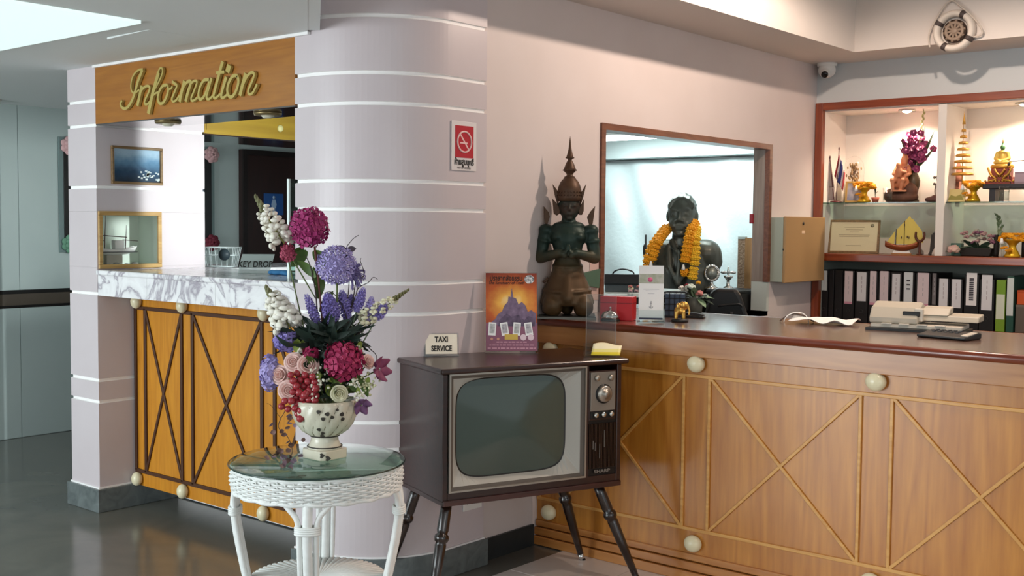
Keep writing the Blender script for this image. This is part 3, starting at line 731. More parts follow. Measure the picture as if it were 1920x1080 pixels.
# small bouquet on the desk
p = onZ(1305, 590, ZC)
bq = thing('desk_bouquet', 'small artificial bouquet of white and red flowers below the bust', 'bouquet', (p.x-.05, p.y+.08, ZC))
r3 = random.Random(5)
def petal_ball(mb, c, r, n=9, squash=.8):
    c = Vector(c)
    for k in range(n):
        a = 2.4*k; h = 1-2*(k+.5)/n*.75; s_ = math.sqrt(max(0, 1-h*h)); d = Vector((s_*math.cos(a), s_*math.sin(a), h*squash))
        mb.ell(c+d*r*.55, (r*.45, r*.45, r*.35), 8, 5)
for c, r_, col_ in (((-.06, 0, .115), .026, '#d9dcd4'), ((-.015, -.03, .125), .03, '#c9d6cb'), ((.03, -.02, .10), .022, '#c9837d'), ((-.04, -.02, .135), .016, '#7c1b2a'), ((.05, .0, .085), .02, '#a9bca9'), ((0, .02, .15), .014, '#d59a22'), ((-.09, .01, .12), .018, '#e6e3de')):
    mb = MB(); petal_ball(mb, c, r_); mb.build('flower_head', M('bouquet_'+col_, col_, .7), bq)
def leaf_mesh(mb, base, tip, w_, bend=.1, n=6, ref=(0, 0, 1)):
    base, tip = Vector(base), Vector(tip); d = tip-base; s_ = d.cross(Vector(ref))
    if s_.length < 1e-5: s_ = Vector((1, 0, 0))
    s_.normalize(); up = s_.cross(d).normalized()
    def f(u, v):
        ww_ = w_*math.sin(PI*min(1, .06+.94*v))**.8 if v < 1 else 0
        return base+d*v+s_*(u-.5)*ww_+up*(bend*d.length*math.sin(PI*v)-abs(u-.5)*ww_*.25)
    mb.sheet(f, 2, n)
m_leafd = M('dark_green_leaf', '#1f3324', .55); m_leaf = M('green_leaf', '#5b7335', .55, col2='#3f5a2a', nscale=20); m_leafl = M('lime_leaf', '#8fa04c', .55)
for k in range(9):
    a = r3.uniform(0, 6.28); mb = MB(); leaf_mesh(mb, (.02*math.cos(a), .02*math.sin(a), .08), (.10*math.cos(a), .07*math.sin(a), .02+.12*r3.random()), .035); mb.build('leaf', M('pale_green_leaf', '#7d9a78', .6) if k % 2 else m_leafd, bq)
MB().lathe([(0, 0), (.03, 0), (.036, .08), (.033, .08), (.028, .004), (0, .004)], 16).build('pot', M('grey_pot', '#6b6f66', .6), bq)
# papers and white bag strap near the shelves end of the counter
p = onZ(1557, 607, ZC)
def crump(u, v):
    x = -.14+.28*u; y = -.09+.18*v; return (x, y, .004+.016*noise.noise(Vector((x*16, y*18, .3)))+.03*max(0, .25-u)+.012)
t = tag(MB().sheet(crump, 18, 12).build('crumpled_paper', m_paper, None, solid=.0015, loc=(p.x-.02, p.y-.02, ZC), rot=(0, 0, .2)), 'crumpled white paper lying on the rear of the reception counter', 'paper')
p = onZ(1500, 607, ZC)
t = thing('white_bag', 'white bag strap standing up behind the counter edge', 'bag', (p.x-.045, p.y+.055, ZC), math.radians(30)); t.scale = (.72,)*3
def strap(u, v):
    a = PI*u; return (-.075*math.cos(a)*(1), -.016+.032*v, .001+.062*math.sin(a)*(1-.12*math.cos(a)))
MB().sheet(strap, 18, 2).build('strap', m_white, t, solid=.004)
mb = MB(); mb.tube(smooth_path([(-.10, .02, .0045), (-.05, .03, .04), (.0, .03, .052), (.06, .03, .035), (.11, .02, .0045)], 5), .0045, 6); mb.build('handle_cord', M('brown_cord', '#54443a', .6), t)
# fax / cheque machine and the telephone in front of it
p = onZ(1722, 617, ZC)
m_mach = M('beige_machine', '#b3aa9a', .4); m_mach2 = M('pale_machine', '#c9c0b2', .4)
fx = thing('fax_machine', 'beige desktop fax machine with paper tray on the counter', 'machine', (-1.715, 4.765, ZC), math.radians(8)); fx.scale = (.80, .80, .85)
mb = MB(); mb.prism([(-.11, .012), (.10, .012), (.10, .035), (-.105, .03)], 'x', -.26, .20); mb.build('base_tray', m_mach2, fx, bevel=.004)
mb = MB(); mb.prism([(-.10, .03), (.10, .035), (.10, .115), (.03, .135), (-.06, .11), (-.10, .06)], 'x', -.27, -.02); mb.build('hood', m_mach, fx, bevel=.012, segs=3)
mb = MB(); mb.prism([(-.05, .05), (.10, .05), (.11, .085), (-.03, .078)], 'x', -.02, .27); mb.build('output_shelf', m_mach, fx, bevel=.006)
mb = MB(); mb.prism([(-.04, .078), (.09, .085), (.10, .118), (.02, .11)], 'x', -.02, .12); mb.build('document_guide', m_mach, fx, bevel=.006)
MB().box((-.10, -.088, .07), (-.015, -.06, .095)).build('slot', m_blackp, fx, bevel=.004)
MB().box((-.045, -.075, .045), (.0, -.04, .11)).build('clip', m_mach2, fx, bevel=.006)
mb = MB(); mb.prism([(-.17, .0), (.09, .0), (.09, .012), (-.17, .012)], 'x', -.27, .22); mb.build('foot', m_blackp, fx)
for k in range(4): MB().box((-.20+.09*k, -.125, .030), (-.15+.09*k, -.085, .034)).build('key_block', M('machine_key', '#d8d0c4', .5), fx)
p = onZ(1782, 633, ZC)
tp = thing('calculator', 'dark desk calculator with a grey display in front of the fax machine', 'calculator', (p.x, p.y-.03, ZC), math.radians(-10)); tp.scale = (.82, .82, .9)
mb = MB(); mb.prism([(-.075, .0), (.075, .0), (.08, .026), (.055, .03), (-.08, .014)], 'x', -.12, .13); mb.build('body', m_blackp, tp, bevel=.008)
mb = MB(); mb.box((-.08, -.055, .0185), (.04, -.015, .0225), Matrix.Rotation(math.radians(6), 4, 'X')); mb.build('display', M('lcd_grey', '#5a6a66', .15), tp)
key = MB().box((-.008, -.006, 0), (.008, .006, .004)).mesh('key', M('calc_key', '#3c3c3e', .5))
for i in range(5):
    for j in range(3): link('key', key, tp, loc=(-.08+.03*i, .012+.02*j, .0235+.0022*j))
MB().box((.09, -.05, .016), (.125, .05, .026), Matrix.Rotation(math.radians(5), 4, 'X')).build('side_panel', m_mach2, tp, bevel=.003)
# ================================================================== console television
TA = Vector((-2.918, 3.068, 0)); TANG = math.radians(68.844); TW, TD = .859, .46
tv = thing('console_television', 'vintage dark wood console television standing on four splayed legs', 'television', TA, TANG)
m_tvw = wood('dark_walnut', '#1c0a06', '#33150d', 'x', .3, .3, 5); m_tvl = wood('dark_walnut_leg', '#120705', '#241009', 'z', .25, .6, 5)
ztv = .952
def tb(name, lo, hi, mat, bevel=0, par=tv, segs=2): return MB().box(lo, hi).build(name, mat, par, bevel=bevel, segs=segs)
mb = MB(); mb.box((0, 0, ztv-.022), (TW, TD, ztv)); mb.build('top_board', m_tvw, tv, bevel=.008, segs=3)
# case: thin box whose front is open round the picture tube
tb('side_panel', (.012, .012, .44), (.034, TD-.02, ztv-.022), m_tvw, .003); tb('side_panel', (.806, .012, .44), (.828, TD-.02, ztv-.022), m_tvw, .003)
tb('bottom_board', (.010, .008, .424), (.830, TD-.02, .442), m_tvw, .004); tb('back_panel', (.034, TD-.05, .442), (.806, TD-.03, ztv-.022), m_blackp)
tb('front_rail', (.034, .012, .442), (.806, .04, .474), m_tvw); tb('front_post', (.652, .012, .474), (.668, .04, ztv-.022), m_tvw)
tb('base_moulding', (.014, .002, .424), (.826, .012, .446), wood('reddish_moulding', '#2c0f0a', '#431a12', 'x', .3, .5, 6), .003)
# silver frame, sloped mask, curved tube
fx0, fx1, fz0, fz1 = .036, .653, .474, .931
m_alu = M('brushed_alu', '#a9a39a', .35, metal=.85); m_mask = M('grey_mask', '#adaca6', .5); m_mask2 = M('grey_mask_dark', '#5b534c', .5)
def rect_ring(mb, o, i, yo, yi):
    O = [(o[0], yo, o[1]), (o[2], yo, o[1]), (o[2], yo, o[3]), (o[0], yo, o[3])]; I_ = [(i[0], yi, i[1]), (i[2], yi, i[1]), (i[2], yi, i[3]), (i[0], yi, i[3])]
    mb.add(O+I_, [(k, (k+1) % 4, 4+(k+1) % 4, 4+k) for k in range(4)])
mb = MB()
for lo, hi in (((fx0, fz0), (fx1, fz0+.007)), ((fx0, fz1-.007), (fx1, fz1)), ((fx0, fz0+.007), (fx0+.007, fz1-.007)), ((fx1-.007, fz0+.007), (fx1, fz1-.007))): mb.box((lo[0], .002, lo[1]), (hi[0], .016, hi[1]))
mb.build('screen_trim', m_alu, tv)
mb = MB(); rect_ring(mb, (fx0+.007, fz0+.007, fx1-.007, fz1-.007), (fx0+.022, fz0+.02, fx1-.022, fz1-.02), .012, .016); mb.build('bezel_flat', m_mask2, tv)
# mask that runs from a rectangle to the rounded outline of the tube
def rr(t, cx, cz, hx, hz, p_=5.0):
    c, s_ = math.cos(t), math.sin(t); k = (abs(c)**p_+abs(s_)**p_)**(-1/p_); return (cx+hx*c*k, cz+hz*s_*k)
cx, cz = (fx0+fx1)/2-.012, (fz0+fz1)/2+.006; NS = 96; b = MB(); b.smooth = False
ro, ri = [], []
hx, hz = (fx1-fx0)/2-.022, (fz1-fz0)/2-.02; angs = [2*PI*k/NS for k in range(NS)]
for ca in (math.atan2(hz, hx), PI-math.atan2(hz, hx), PI+math.atan2(hz, hx), 2*PI-math.atan2(hz, hx)): angs[min(range(NS), key=lambda i: abs(angs[i]-ca))] = ca
for k in range(NS):
    t_ = angs[k]; c, s_ = math.cos(t_), math.sin(t_)
    kk = min(hx/abs(c) if abs(c) > 1e-6 else 9, hz/abs(s_) if abs(s_) > 1e-6 else 9); ro.append(((fx0+fx1)/2+c*kk, .016, (fz0+fz1)/2+s_*kk))
    x, z = rr(t_, cx, cz, .249, .196, 5.5); ri.append((x, .05, z))
b.add(ro+ri, [(k, (k+1) % NS, NS+(k+1) % NS, NS+k) for k in range(NS)]); b.build('mask', m_mask, tv)
b = MB(); r2_ = []
for k in range(NS): x, z = rr(2*PI*k/NS, cx, cz, .243, .190, 5.5); r2_.append((x, .052, z))
b.add([(x, .0495, z) for x, _, z in ri]+r2_, [(k, (k+1) % NS, NS+(k+1) % NS, NS+k) for k in range(NS)]); b.build('tube_gasket', m_blackp, tv)
b = MB(); b.smooth = True; RN = 10; base = len(b.v)
for j in range(RN+1):
    f_ = j/RN
    for k in range(NS): x, z = rr(2*PI*k/NS, cx, cz, .2455*f_, .1925*f_, 5.5-3.2*(1-f_)); b.v.append((x, .052-.026*(1-f_*f_), z))
for j in range(RN):
    for k in range(NS): b.face((j*NS+k, j*NS+(k+1) % NS, (j+1)*NS+(k+1) % NS, (j+1)*NS+k))
b.build('picture_tube', M('tube_glass', '#46534d', .12, spec=.5, coat=.3), tv)
# control panel
tb('control_plate', (.668, .010, .704), (.800, .02, .908), m_tvw, .002)
cpn = tb('dial_panel', (.674, .006, .742), (.794, .012, .902), M('brushed_panel', '#8c857c', .45, metal=.5), .002)
T0 = lambda x, z, y=.006: Matrix.Translation((x, y, z)) @ Matrix.Rotation(PI/2, 4, 'X')
MB().lathe([(0, .002), (.040, .002), (.040, 0)], 32, T0(.737, .812)).build('dial_ring', m_blackp, cpn)
MB().lathe([(.034, 0), (.034, .012), (.028, .016), (.014, .017), (.014, .024), (0, .024)], 32, T0(.737, .812)).build('tuning_dial', m_alu, cpn)
for x, z in ((.702, .879), (.769, .877)): MB().lathe([(.012, 0), (.012, .008), (.008, .012), (0, .012)], 18, T0(x, z)).build('indicator_knob', m_alu, cpn)
tb('knob_strip', (.674, .006, .712), (.794, .012, .740), m_blackp, .001)
for x in (.697, .734, .772): MB().lathe([(.011, 0), (.011, .010), (.008, .013), (0, .013)], 18, T0(x, .727)).build('control_knob', m_silver, tv)
# speaker grille: slats
sp = tb('speaker_panel', (.668, .018, .474), (.806, .03, .704), m_black)
sl = MB().box((-.0016, 0, .505), (.0016, .008, .690)).mesh('slat', m_tvl)
for k in range(20): link('slat', sl, sp, loc=(.674+.0067*k, .011, 0))
mb = MB()
for x, a, c_ in ((.69, .585, .62), (.70, .578, .612), (.722, .545, .605), (.745, .59, .66)): mb.box((x, .0105, a), (x+.003, .0112, c_))
mb.build('grille_scuff', M('scuff_grey', '#6d6a66', .6), sp)
text('brand_lettering', 'SHARP', .018, M('worn_silver', '#8d8883', .5, metal=.6), tv, tat(.735, .0095, .492), extrude=.0012, sx=1.45, bold=.0004)
# legs: turned, splayed
def tleg(name, top, foot):
    top, foot = Vector(top), Vector(foot); P = []; R_ = []
    for t_, r_ in ((0, .021), (.10, .0225), (.24, .0235), (.27, .020), (.285, .027), (.31, .029), (.335, .026), (.345, .020), (.37, .0225), (.55, .0205), (.92, .0135)): P.append(top.lerp(foot, t_)); R_.append(r_)
    mb = MB(); mb.tube(P, R_, 18); lg = mb.build(name, m_tvl, tv)
    mb = MB(); mb.tube([top.lerp(foot, .92), top.lerp(foot, .985)], [.0145, .013], 14); mb.build('ferrule', m_steel, lg)
    mb = MB(); mb.tube([top.lerp(foot, .985), foot], [.014, .016], 14); mb.build('foot_pad', m_blackp, lg)
def loc_of(pw):
    d = Vector(pw)-TA; c, s_ = math.cos(TANG), math.sin(TANG); return Vector((d.x*c+d.y*s_, -d.x*s_+d.y*c, 0))
fr = loc_of(onZ(1092, 1051, 0)); 
tleg('leg', (.062, .075, .424), (-.055, -.02, 0)); tleg('leg', (.755, .075, .424), (.91, -.02, 0))
tleg('leg', (.062, .355, .424), (-.05, .45, 0)); tleg('leg', (.735, .36, .424), (fr.x, fr.y, .0))
# ================================================================== things on the television
def on_tv(x, y): c, s_ = math.cos(TANG), math.sin(TANG); return Vector((TA.x+c*x-s_*y, TA.y+s_*x+c*y, ztv+.0005))
p = on_tv(.18, .38); 
ts = thing('taxi_sign', 'cream stand-up card lettered TAXI SERVICE on the television', 'sign', p, face_cam(p)+math.radians(6))
T = Matrix.Rotation(math.radians(-14), 4, 'X')
mb = MB(); mb.box((-.073, .0, 0), (.073, .003, .098), T); mb.build('holder', m_acryl, ts, bevel=.001)
mb = MB(); mb.box((-.066, -.0018, .010), (.066, -.0002, .092), T); mb.build('card', M('cream_card', '#e9dcc8', .6), ts, bevel=.006)
MB().box((-.073, .0, 0), (.073, .05, .003)).build('foot', m_acryl, ts)
m_print = M('dark_print', '#1c1712', .6)
text('lettering', 'TAXI', .032, m_print, ts, T @ tat(0, -.0026, .070), sx=.78, bold=.0009)
text('lettering', 'SERVICE', .032, m_print, ts, T @ tat(0, -.0026, .032), sx=.74, bold=.0009)
# poster stand
p = on_tv(.50, .36)
po = thing('poster_stand', 'slanted poster stand showing a spired temple at sunset', 'poster stand', p, face_cam(p)+math.radians(4))
PWD, PHT = .228, .345; T = Matrix.Translation((0, 0, .006)) @ Matrix.Rotation(math.radians(-13), 4, 'X')
mb = MB(); mb.box((-PWD/2, 0, 0), (PWD/2, .004, PHT), T); mb.build('backing', m_acryl, po, bevel=.001)
mb = MB(); mb.box((-PWD/2, 0, 0), (PWD/2, .09, .003)); mb.build('foot', m_acryl, po)
def sunset():
    m = M('sunset_print', '#c0541f', .45); nt = m.node_tree; b = nt.nodes['Principled BSDF']; tc = nt.nodes.new('ShaderNodeTexCoord'); mp = nt.nodes.new('ShaderNodeMapping')
    mp.inputs['Location'].default_value = (0, 0, -.30); mp.inputs['Scale'].default_value = (1, .0, 1.4)
    nt.links.new(tc.outputs['Object'], mp.inputs['Vector']); ln = nt.nodes.new('ShaderNodeVectorMath'); ln.operation = 'LENGTH'; nt.links.new(mp.outputs[0], ln.inputs[0])
    n = nt.nodes.new('ShaderNodeTexNoise'); n.inputs['Scale'].default_value = 18; n.inputs['Detail'].default_value = 6; nt.links.new(tc.outputs['Object'], n.inputs['Vector'])
    ad = nt.nodes.new('ShaderNodeMath'); ad.operation = 'MULTIPLY_ADD'; ad.inputs[1].default_value = .09; nt.links.new(n.outputs['Fac'], ad.inputs[0]); nt.links.new(ln.outputs['Value'], ad.inputs[2])
    r = nt.nodes.new('ShaderNodeValToRGB'); e = r.color_ramp.elements; e[0].position = .04; e[0].color = lin('#ffe9b0'); e[1].position = .26; e[1].color = lin('#7a2218')
    k = e.new(.09); k.color = lin('#f0b04a'); k = e.new(.16); k.color = lin('#c25a22')
    nt.links.new(ad.outputs[0], r.inputs['Fac']); nt.links.new(r.outputs['Color'], b.inputs['Base Color']); return m
pr = MB(); pr.box((-PWD/2+.004, -.0012, .004), (PWD/2-.004, 0, PHT-.004)); prn = pr.mesh('print', sunset())
prn.transform(Matrix()); prn_o = link('print', prn, po); prn_o.matrix_local = T
def flat(name, pts, mat, y): mb = MB(); mb.prism(pts, 'y', y-.0004, y); return mb.build(name, mat, prn_o)
m_pur = M('temple_purple', '#5c4a63', .5, col2='#87708a', nscale=50); m_mauve = M('mauve_print', '#8a566c', .5)
flat('caption_band', [(-.11, .005), (.11, .005), (.11, .125), (-.11, .125)], m_mauve, -.0014)
flat('temple_print', [(-.085, .115), (.105, .115), (.105, .165), (.085, .18), (.07, .172), (.06, .20), (.045, .215), (.03, .205), (.02, .23), (.008, .235), (.002, .275), (-.004, .235), (-.012, .24), (-.016, .215), (-.03, .20), (-.04, .175), (-.06, .16), (-.07, .14), (-.085, .13)], m_pur, -.0019)
flat('temple_shadow', [(-.06, .11), (.10, .11), (.10, .145), (.07, .155), (.055, .135), (.03, .16), (.0, .15), (-.02, .165), (-.05, .14)], M('temple_dark', '#3c2f45', .5, col2='#6d5972', nscale=60), -.0023)
for k, (x, a) in enumerate(((-.083, -4), (-.03, 9), (.022, -5), (.073, 8))):
    c, s_ = math.cos(a*PI/180), math.sin(a*PI/180); q_ = [(x+c*i-s_*j, .098+s_*i+c*j) for i, j in ((-.016, -.028), (.016, -.028), (.016, .028), (-.016, .028))]
    f_ = flat('photo_card', q_, m_paper, -.0026)
    q2 = [(x+c*i-s_*j, .098+s_*i+c*j) for i, j in ((-.011, -.018), (.011, -.018), (.011, .022), (-.011, .022))]
    flat('photo_image', q2, M('card_photo%d' % (k % 2), ['#8c8f8a', '#7f7380'][k % 2], .5, col2='#c9c6c9', nscale=90), -.0030)
flat('gold_label', [(-.03, .052), (.026, .052), (.026, .075), (-.03, .075)], M('gold_label', '#c9a84a', .4), -.003)
for x in (.05, .082): flat('seal', [(x+.0135*math.cos(2*PI*k/16), .062+.0135*math.sin(2*PI*k/16)) for k in range(16)], M('seal_pink', '#dcc3cc', .5), -.0032)
for x in (-.085, -.058): flat('seal', [(x+.006*math.cos(2*PI*k/12), .055+.006*math.sin(2*PI*k/12)) for k in range(12)], M('seal_peach', '#c98f7a', .5), -.003)
flat('badge', [(.078+.022*math.cos(2*PI*k/8+.4), .314+.02*math.sin(2*PI*k/8+.4)) for k in range(8)], M('badge_speckle', '#6f6f72', .5, col2='#e5e2e2', nscale=120, namt=.2), -.002)
m_pp = M('pink_lettering', '#d9a5b5', .5)
for z, n in ((.040, .13), (.027, .19), (.014, .205)):
    mb = MB(); x = -n/2
    while x < n/2: w_ = rnd.uniform(.008, .022); mb.box((x, -.0022, z), (min(x+w_, n/2), -.0016, z+.0035)); x += w_+.004
    mb.build('small_print', m_pp, prn_o)
text('lettering', 'ปราสาทสัจธรรม', .031, m_print, prn_o, tat(-.022, -.0022, .317), extrude=.0003, sx=.72, bold=.0004)
text('lettering', 'The Sanctuary of Truth', .020, m_print, prn_o, tat(-.022, -.0022, .298), extrude=.0003, sx=.82, shear=.25)
# acrylic brochure holder with yellow leaflet
p = on_tv(.80, .125)
ah = thing('leaflet_holder', 'clear acrylic leaflet holder with a yellow leaflet on the television corner', 'leaflet holder', p, face_cam(p)+math.radians(3))
mb = MB(); mb.box((-.062, .035, 0), (.062, .038, .255)); mb.build('back_plate', m_acryl, ah)
mb = MB(); mb.box((-.0635, .034, 0), (-.062, .039, .256)); mb.box((.062, .034, 0), (.0635, .039, .256)); mb.box((-.0635, .034, .255), (.0635, .039, .2565)); mb.build('polished_edge', M('acrylic_edge', '#b5a79c', .2, alpha=.7), ah)
mb = MB(); mb.prism([(-.045, 0), (.035, 0), (.035, .003), (-.045, .003)], 'x', -.075, .075); mb.prism([(-.045, .003), (-.042, .003), (.033, .05), (.030, .05)], 'x', -.075, .075); mb.build('trough', m_acryl, ah)
def leaflet(u, v): return (-.045+.12*u+.012*v, -.05+.05*v, .008+.042*v+.006*math.sin(u*5)*v)
def lm():
    m = M('yellow_leaflet', '#e6dd9a', .5); nt = m.node_tree; b = nt.nodes['Principled BSDF']; tc = nt.nodes.new('ShaderNodeTexCoord'); sp = nt.nodes.new('ShaderNodeSeparateXYZ')
    nt.links.new(tc.outputs['Object'], sp.inputs[0]); r = nt.nodes.new('ShaderNodeValToRGB'); e = r.color_ramp.elements; mr = nt.nodes.new('ShaderNodeMapRange'); mr.inputs[1].default_value = .005; mr.inputs[2].default_value = .055
    nt.links.new(sp.outputs[2], mr.inputs[0]); nt.links.new(mr.outputs[0], r.inputs['Fac']); r.color_ramp.interpolation = 'CONSTANT'
    e[0].color = lin('#d9c52e'); e[1].position = .55; e[1].color = lin('#efe6c2'); k = e.new(.3); k.color = lin('#e3d98a')
    nt.links.new(r.outputs['Color'], b.inputs['Base Color']); return m
MB().sheet(leaflet, 10, 6).build('leaflet', lm(), ah, solid=.002)
# no-smoking notice on the column, wall socket under the television
ns = thing('no_smoking_sign', 'red and white no smoking notice on the column', 'sign', (-3.2365, 3.5315, 1.828), PI/2)
MB().box((-.0775, -.002, -.103), (.0775, .0, .103)).build('plate', M('notice_white', '#e3dcdb', .3), ns, bevel=.001)
m_red = M('notice_red', '#b81f2e', .3)
MB().box((-.056, -.003, -.049), (.058, -.002, .085)).build('red_field', m_red, ns)
m_pkw = M('notice_pink', '#eecac6', .3)
mb = MB(); mb.tube([(.001+.043*math.cos(a), -.003, .018+.043*math.sin(a)) for a in [2*PI*k/40 for k in range(40)]], .0042, 6, closed=True, flat=1); mb.build('ring', m_pkw, ns)
mb = MB(); mb.box((-.043, -.0038, -.0035), (.043, -.003, .0035), Matrix.Translation((.001, 0, .018)) @ Matrix.Rotation(math.radians(50), 4, 'Y')); mb.build('slash', m_pkw, ns)
mb = MB(); mb.box((-.026, -.0037, .010), (.020, -.003, .016)); mb.build('cigarette', m_pkw, ns)
text('lettering', 'ห้ามสูบบุหรี่', .034, m_print, ns, tat(0, -.0032, -.068), extrude=.0004, sx=.8, bold=.0012)
text('lettering', 'NO SMOKING', .013, M('grey_print2', '#77706e', .6), ns, tat(0, -.0032, -.092), extrude=.0004)
so = thing('wall_socket', 'white wall socket on the column below the television', 'socket', (-3.239, 3.60, .30), PI/2)
MB().box((-.06, -.008, -.036), (.06, 0, .036)).build('plate', m_white, so, bevel=.003)
for x in (-.028, .028):
    for dx_ in (-.008, .008): MB().box((x+dx_-.0018, -.0086, -.008), (x+dx_+.0018, -.008, .008)).build('slot', m_blackp, so)
# ================================================================== white wicker table
TC = Vector((-3.03, 2.56, 0)); ZG = .660
tz = face_cam(TC)-math.radians(6.6)
tb_ = thing('wicker_table', 'round white wicker side table with a glass top', 'table', TC, tz)
m_wick = M('white_painted_cane', '#f3f4f2', .45, col2='#e8eae7', nscale=40)
NSTK = 64; mb = MB()
for row in range(10):
    z = ZG-.072+.0072*row; pth = []
    for k in range(NSTK*4):
        a = 2*PI*k/(NSTK*4); r_ = .289+.0045*math.sin(a*NSTK/2+(PI if row % 2 else 0)); r_ += .006*math.sin(PI*row/9)
        pth.append((r_*math.cos(a), r_*math.sin(a), z))
    mb.tube(pth, .0042, 5, closed=True)
mb.build('woven_apron', m_wick, tb_)
mb = MB()
for k in range(NSTK): a = 2*PI*(k+.5)/NSTK; mb.tube([(.289*math.cos(a), .289*math.sin(a), ZG-.08), (.293*math.cos(a), .293*math.sin(a), ZG-.002)], .0032, 5)
mb.build('stakes', m_wick, tb_)
mb = MB()
for z, r_, d_ in ((ZG-.079, .288, .008), (ZG-.002, .290, .007)):
    mb.tube([((r_+.003*math.sin(20*a))*math.cos(a), (r_+.003*math.sin(20*a))*math.sin(a), z+.002*math.cos(20*a)) for a in [2*PI*k/160 for k in range(160)]], d_, 6, closed=True)
mb.build('braid_rim', m_wick, tb_)
MB().lathe([(0, ZG-.03), (.285, ZG-.03), (.285, ZG-.02), (0, ZG-.02)], 40).build('deck', m_wick, tb_)
g = MB().lathe([(0, ZG+.005), (.298, ZG+.005), (.303, ZG+.007), (.303, ZG+.0115), (.299, ZG+.0135), (0, ZG+.0135)], 72)
g.build('glass_top', glass('green_edge_glass', '#e3f3ed', .02, 1.75), tb_)
MB().tube([(.3034*math.cos(2*PI*k/96), .3034*math.sin(2*PI*k/96), ZG+.0093) for k in range(96)], .0032, 8, closed=True).build('glass_edge', M('dark_green_glass_edge', '#16332c', .1, coat=.6), tb_)
ZT = ZG+.0137
def leg_at(a):
    R_ = Matrix.Rotation(a, 4, 'Z'); P = lambda r_, z, s_=0: R_ @ Vector((r_, s_, z))
    prof = [(.274, ZG-.06), (.287, .52), (.278, .42), (.255, .30), (.235, .2), (.232, .1), (.245, .0)]
    mb = MB(); mb.tube(smooth_path([P(r_, z) for r_, z in prof], 5), .0165, 12); lg = mb.build('leg', m_wick, tb_)
    for sg_ in (-1, 1):
        pts = [P(.268, ZG-.07, sg_*.082), P(.276, .565, sg_*.060), P(.282, .535, sg_*.036), P(.283, .49, sg_*.028), P(.270, .40, sg_*.027), P(.252, .30, sg_*.026), P(.235, .2, sg_*.025), P(.232, .1, sg_*.025), P(.245, .005, sg_*.025)]
        mb = MB(); mb.tube(smooth_path(pts, 5), .0095, 8); mb.build('side_cane', m_wick, lg)
    mb = MB()
    for z in (.487, .494, .501, .508): 
        mb.tube([P(.285+.020*math.cos(t_), z, .040*math.sin(t_)) for t_ in [2*PI*k/20 for k in range(20)]], .0045, 6, closed=True)
    mb.build('wrapping', m_wick, lg)
for k in range(4): leg_at(-PI/2+k*PI/2)
# lower shelf: radial canes
ln_ = MB(); ln_.tube([(.03, 0, .247), (.14, 0, .252), (.238, 0, .246)], [.004, .008, .0125], 6); lnm = ln_.mesh('shelf_cane', m_wick)
sh_ = MB(); sh_.tube([(.236*math.cos(2*PI*k/64), .236*math.sin(2*PI*k/64), .238) for k in range(64)], .010, 8, closed=True); shf = sh_.build('lower_shelf', m_wick, tb_)
MB().lathe([(0, .238), (.23, .236), (.23, .242), (0, .246)], 40).build('shelf_board', m_wick, shf)
for k in range(60): o = link('shelf_cane', lnm, shf, rot=(0, 0, 2*PI*k/60))
# ================================================================== urn vase
VP = onZ(609, 857, ZT); VP.z = ZT
vz = face_cam(VP)
vs = thing('urn_vase', 'ivory ceramic urn vase with swirled flutes and painted ivy', 'vase', VP, vz)
m_ivc = M('ivory_ceramic', '#d8d2c0', .3, coat=.3, col2='#cdc5b0', nscale=10)
mb = MB(); q_ = .062; c_ = .016
sqp = [(-q_, -q_+c_), (-q_+c_, -q_), (q_-c_, -q_), (q_, -q_+c_), (q_, q_-c_), (q_-c_, q_), (-q_+c_, q_), (-q_, q_-c_)]
mb.prism(sqp, 'z', 0, .034, Matrix.Rotation(math.radians(40), 4, 'Z')); mb.build('plinth', m_ivc, vs, bevel=.004)
MB().lathe([(0, .034), (.060, .034), (.060, .040), (.054, .048), (.049, .062), (.047, .074), (.049, .080), (0, .080)], 32).build('stem', m_ivc, vs)
m_iv = M('ivy_paint', '#3a3530', .6)
for z, r_ in ((.042, .0605), (.079, .0508)):
    mb = MB(); mb.tube([(r_*math.cos(2*PI*k/40), r_*math.sin(2*PI*k/40), z) for k in range(40)], .0022, 6, closed=True); mb.build('dark_ring', m_iv, vs)
prof = [(.048, .080), (.062, .085), (.083, .099), (.101, .122), (.112, .148), (.117, .172), (.116, .192), (.112, .206), (.105, .208), (.10, .198), (.08, .15), (0, .14)]
def flute(r_, z, a): return r_*(1-.075*(1-abs(math.sin(7*a-(z-.08)*40)))**2 * (1 if z < .198 and r_ > .05 else 0))
MB().lathe(prof, 120, fn=flute).build('bowl', m_ivc, vs)
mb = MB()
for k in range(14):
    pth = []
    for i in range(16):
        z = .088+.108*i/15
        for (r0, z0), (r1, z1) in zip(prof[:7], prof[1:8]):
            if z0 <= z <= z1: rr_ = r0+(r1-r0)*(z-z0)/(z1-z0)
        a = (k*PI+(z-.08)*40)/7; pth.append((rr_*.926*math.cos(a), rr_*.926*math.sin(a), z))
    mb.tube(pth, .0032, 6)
mb.build('flute_shade_lines', M('flute_shade', '#8f866f', .5), vs)  # darker tubes in the flute valleys paint in the groove shade
def surf_leaf(mb, a, z, s_, ang):
    pr_ = [(r_, zz) for r_, zz in prof[:8]]
    def rad(zz):
        if zz < .034: return .085
        for (r0, z0), (r1, z1) in zip(pr_[:-1], pr_[1:]):
            if z0 <= zz <= z1: return r0+(r1-r0)*(zz-z0)/(z1-z0)
        return .05
    pts = []
    for k in range(9):
        t_ = 2*PI*k/9; rr_ = s_*(.62+.38*abs(math.cos(1.5*t_))); u_ = rr_*math.cos(t_+ang)*1.2; v_ = rr_*math.sin(t_+ang)
        z2 = z+v_; r2 = rad(z2)+.0012; a2 = a+u_/max(.03, r2); pts.append((r2*math.cos(a2), r2*math.sin(a2), z2))
    b_ = len(mb.v); mb.v += pts; mb.face(range(b_, b_+9))
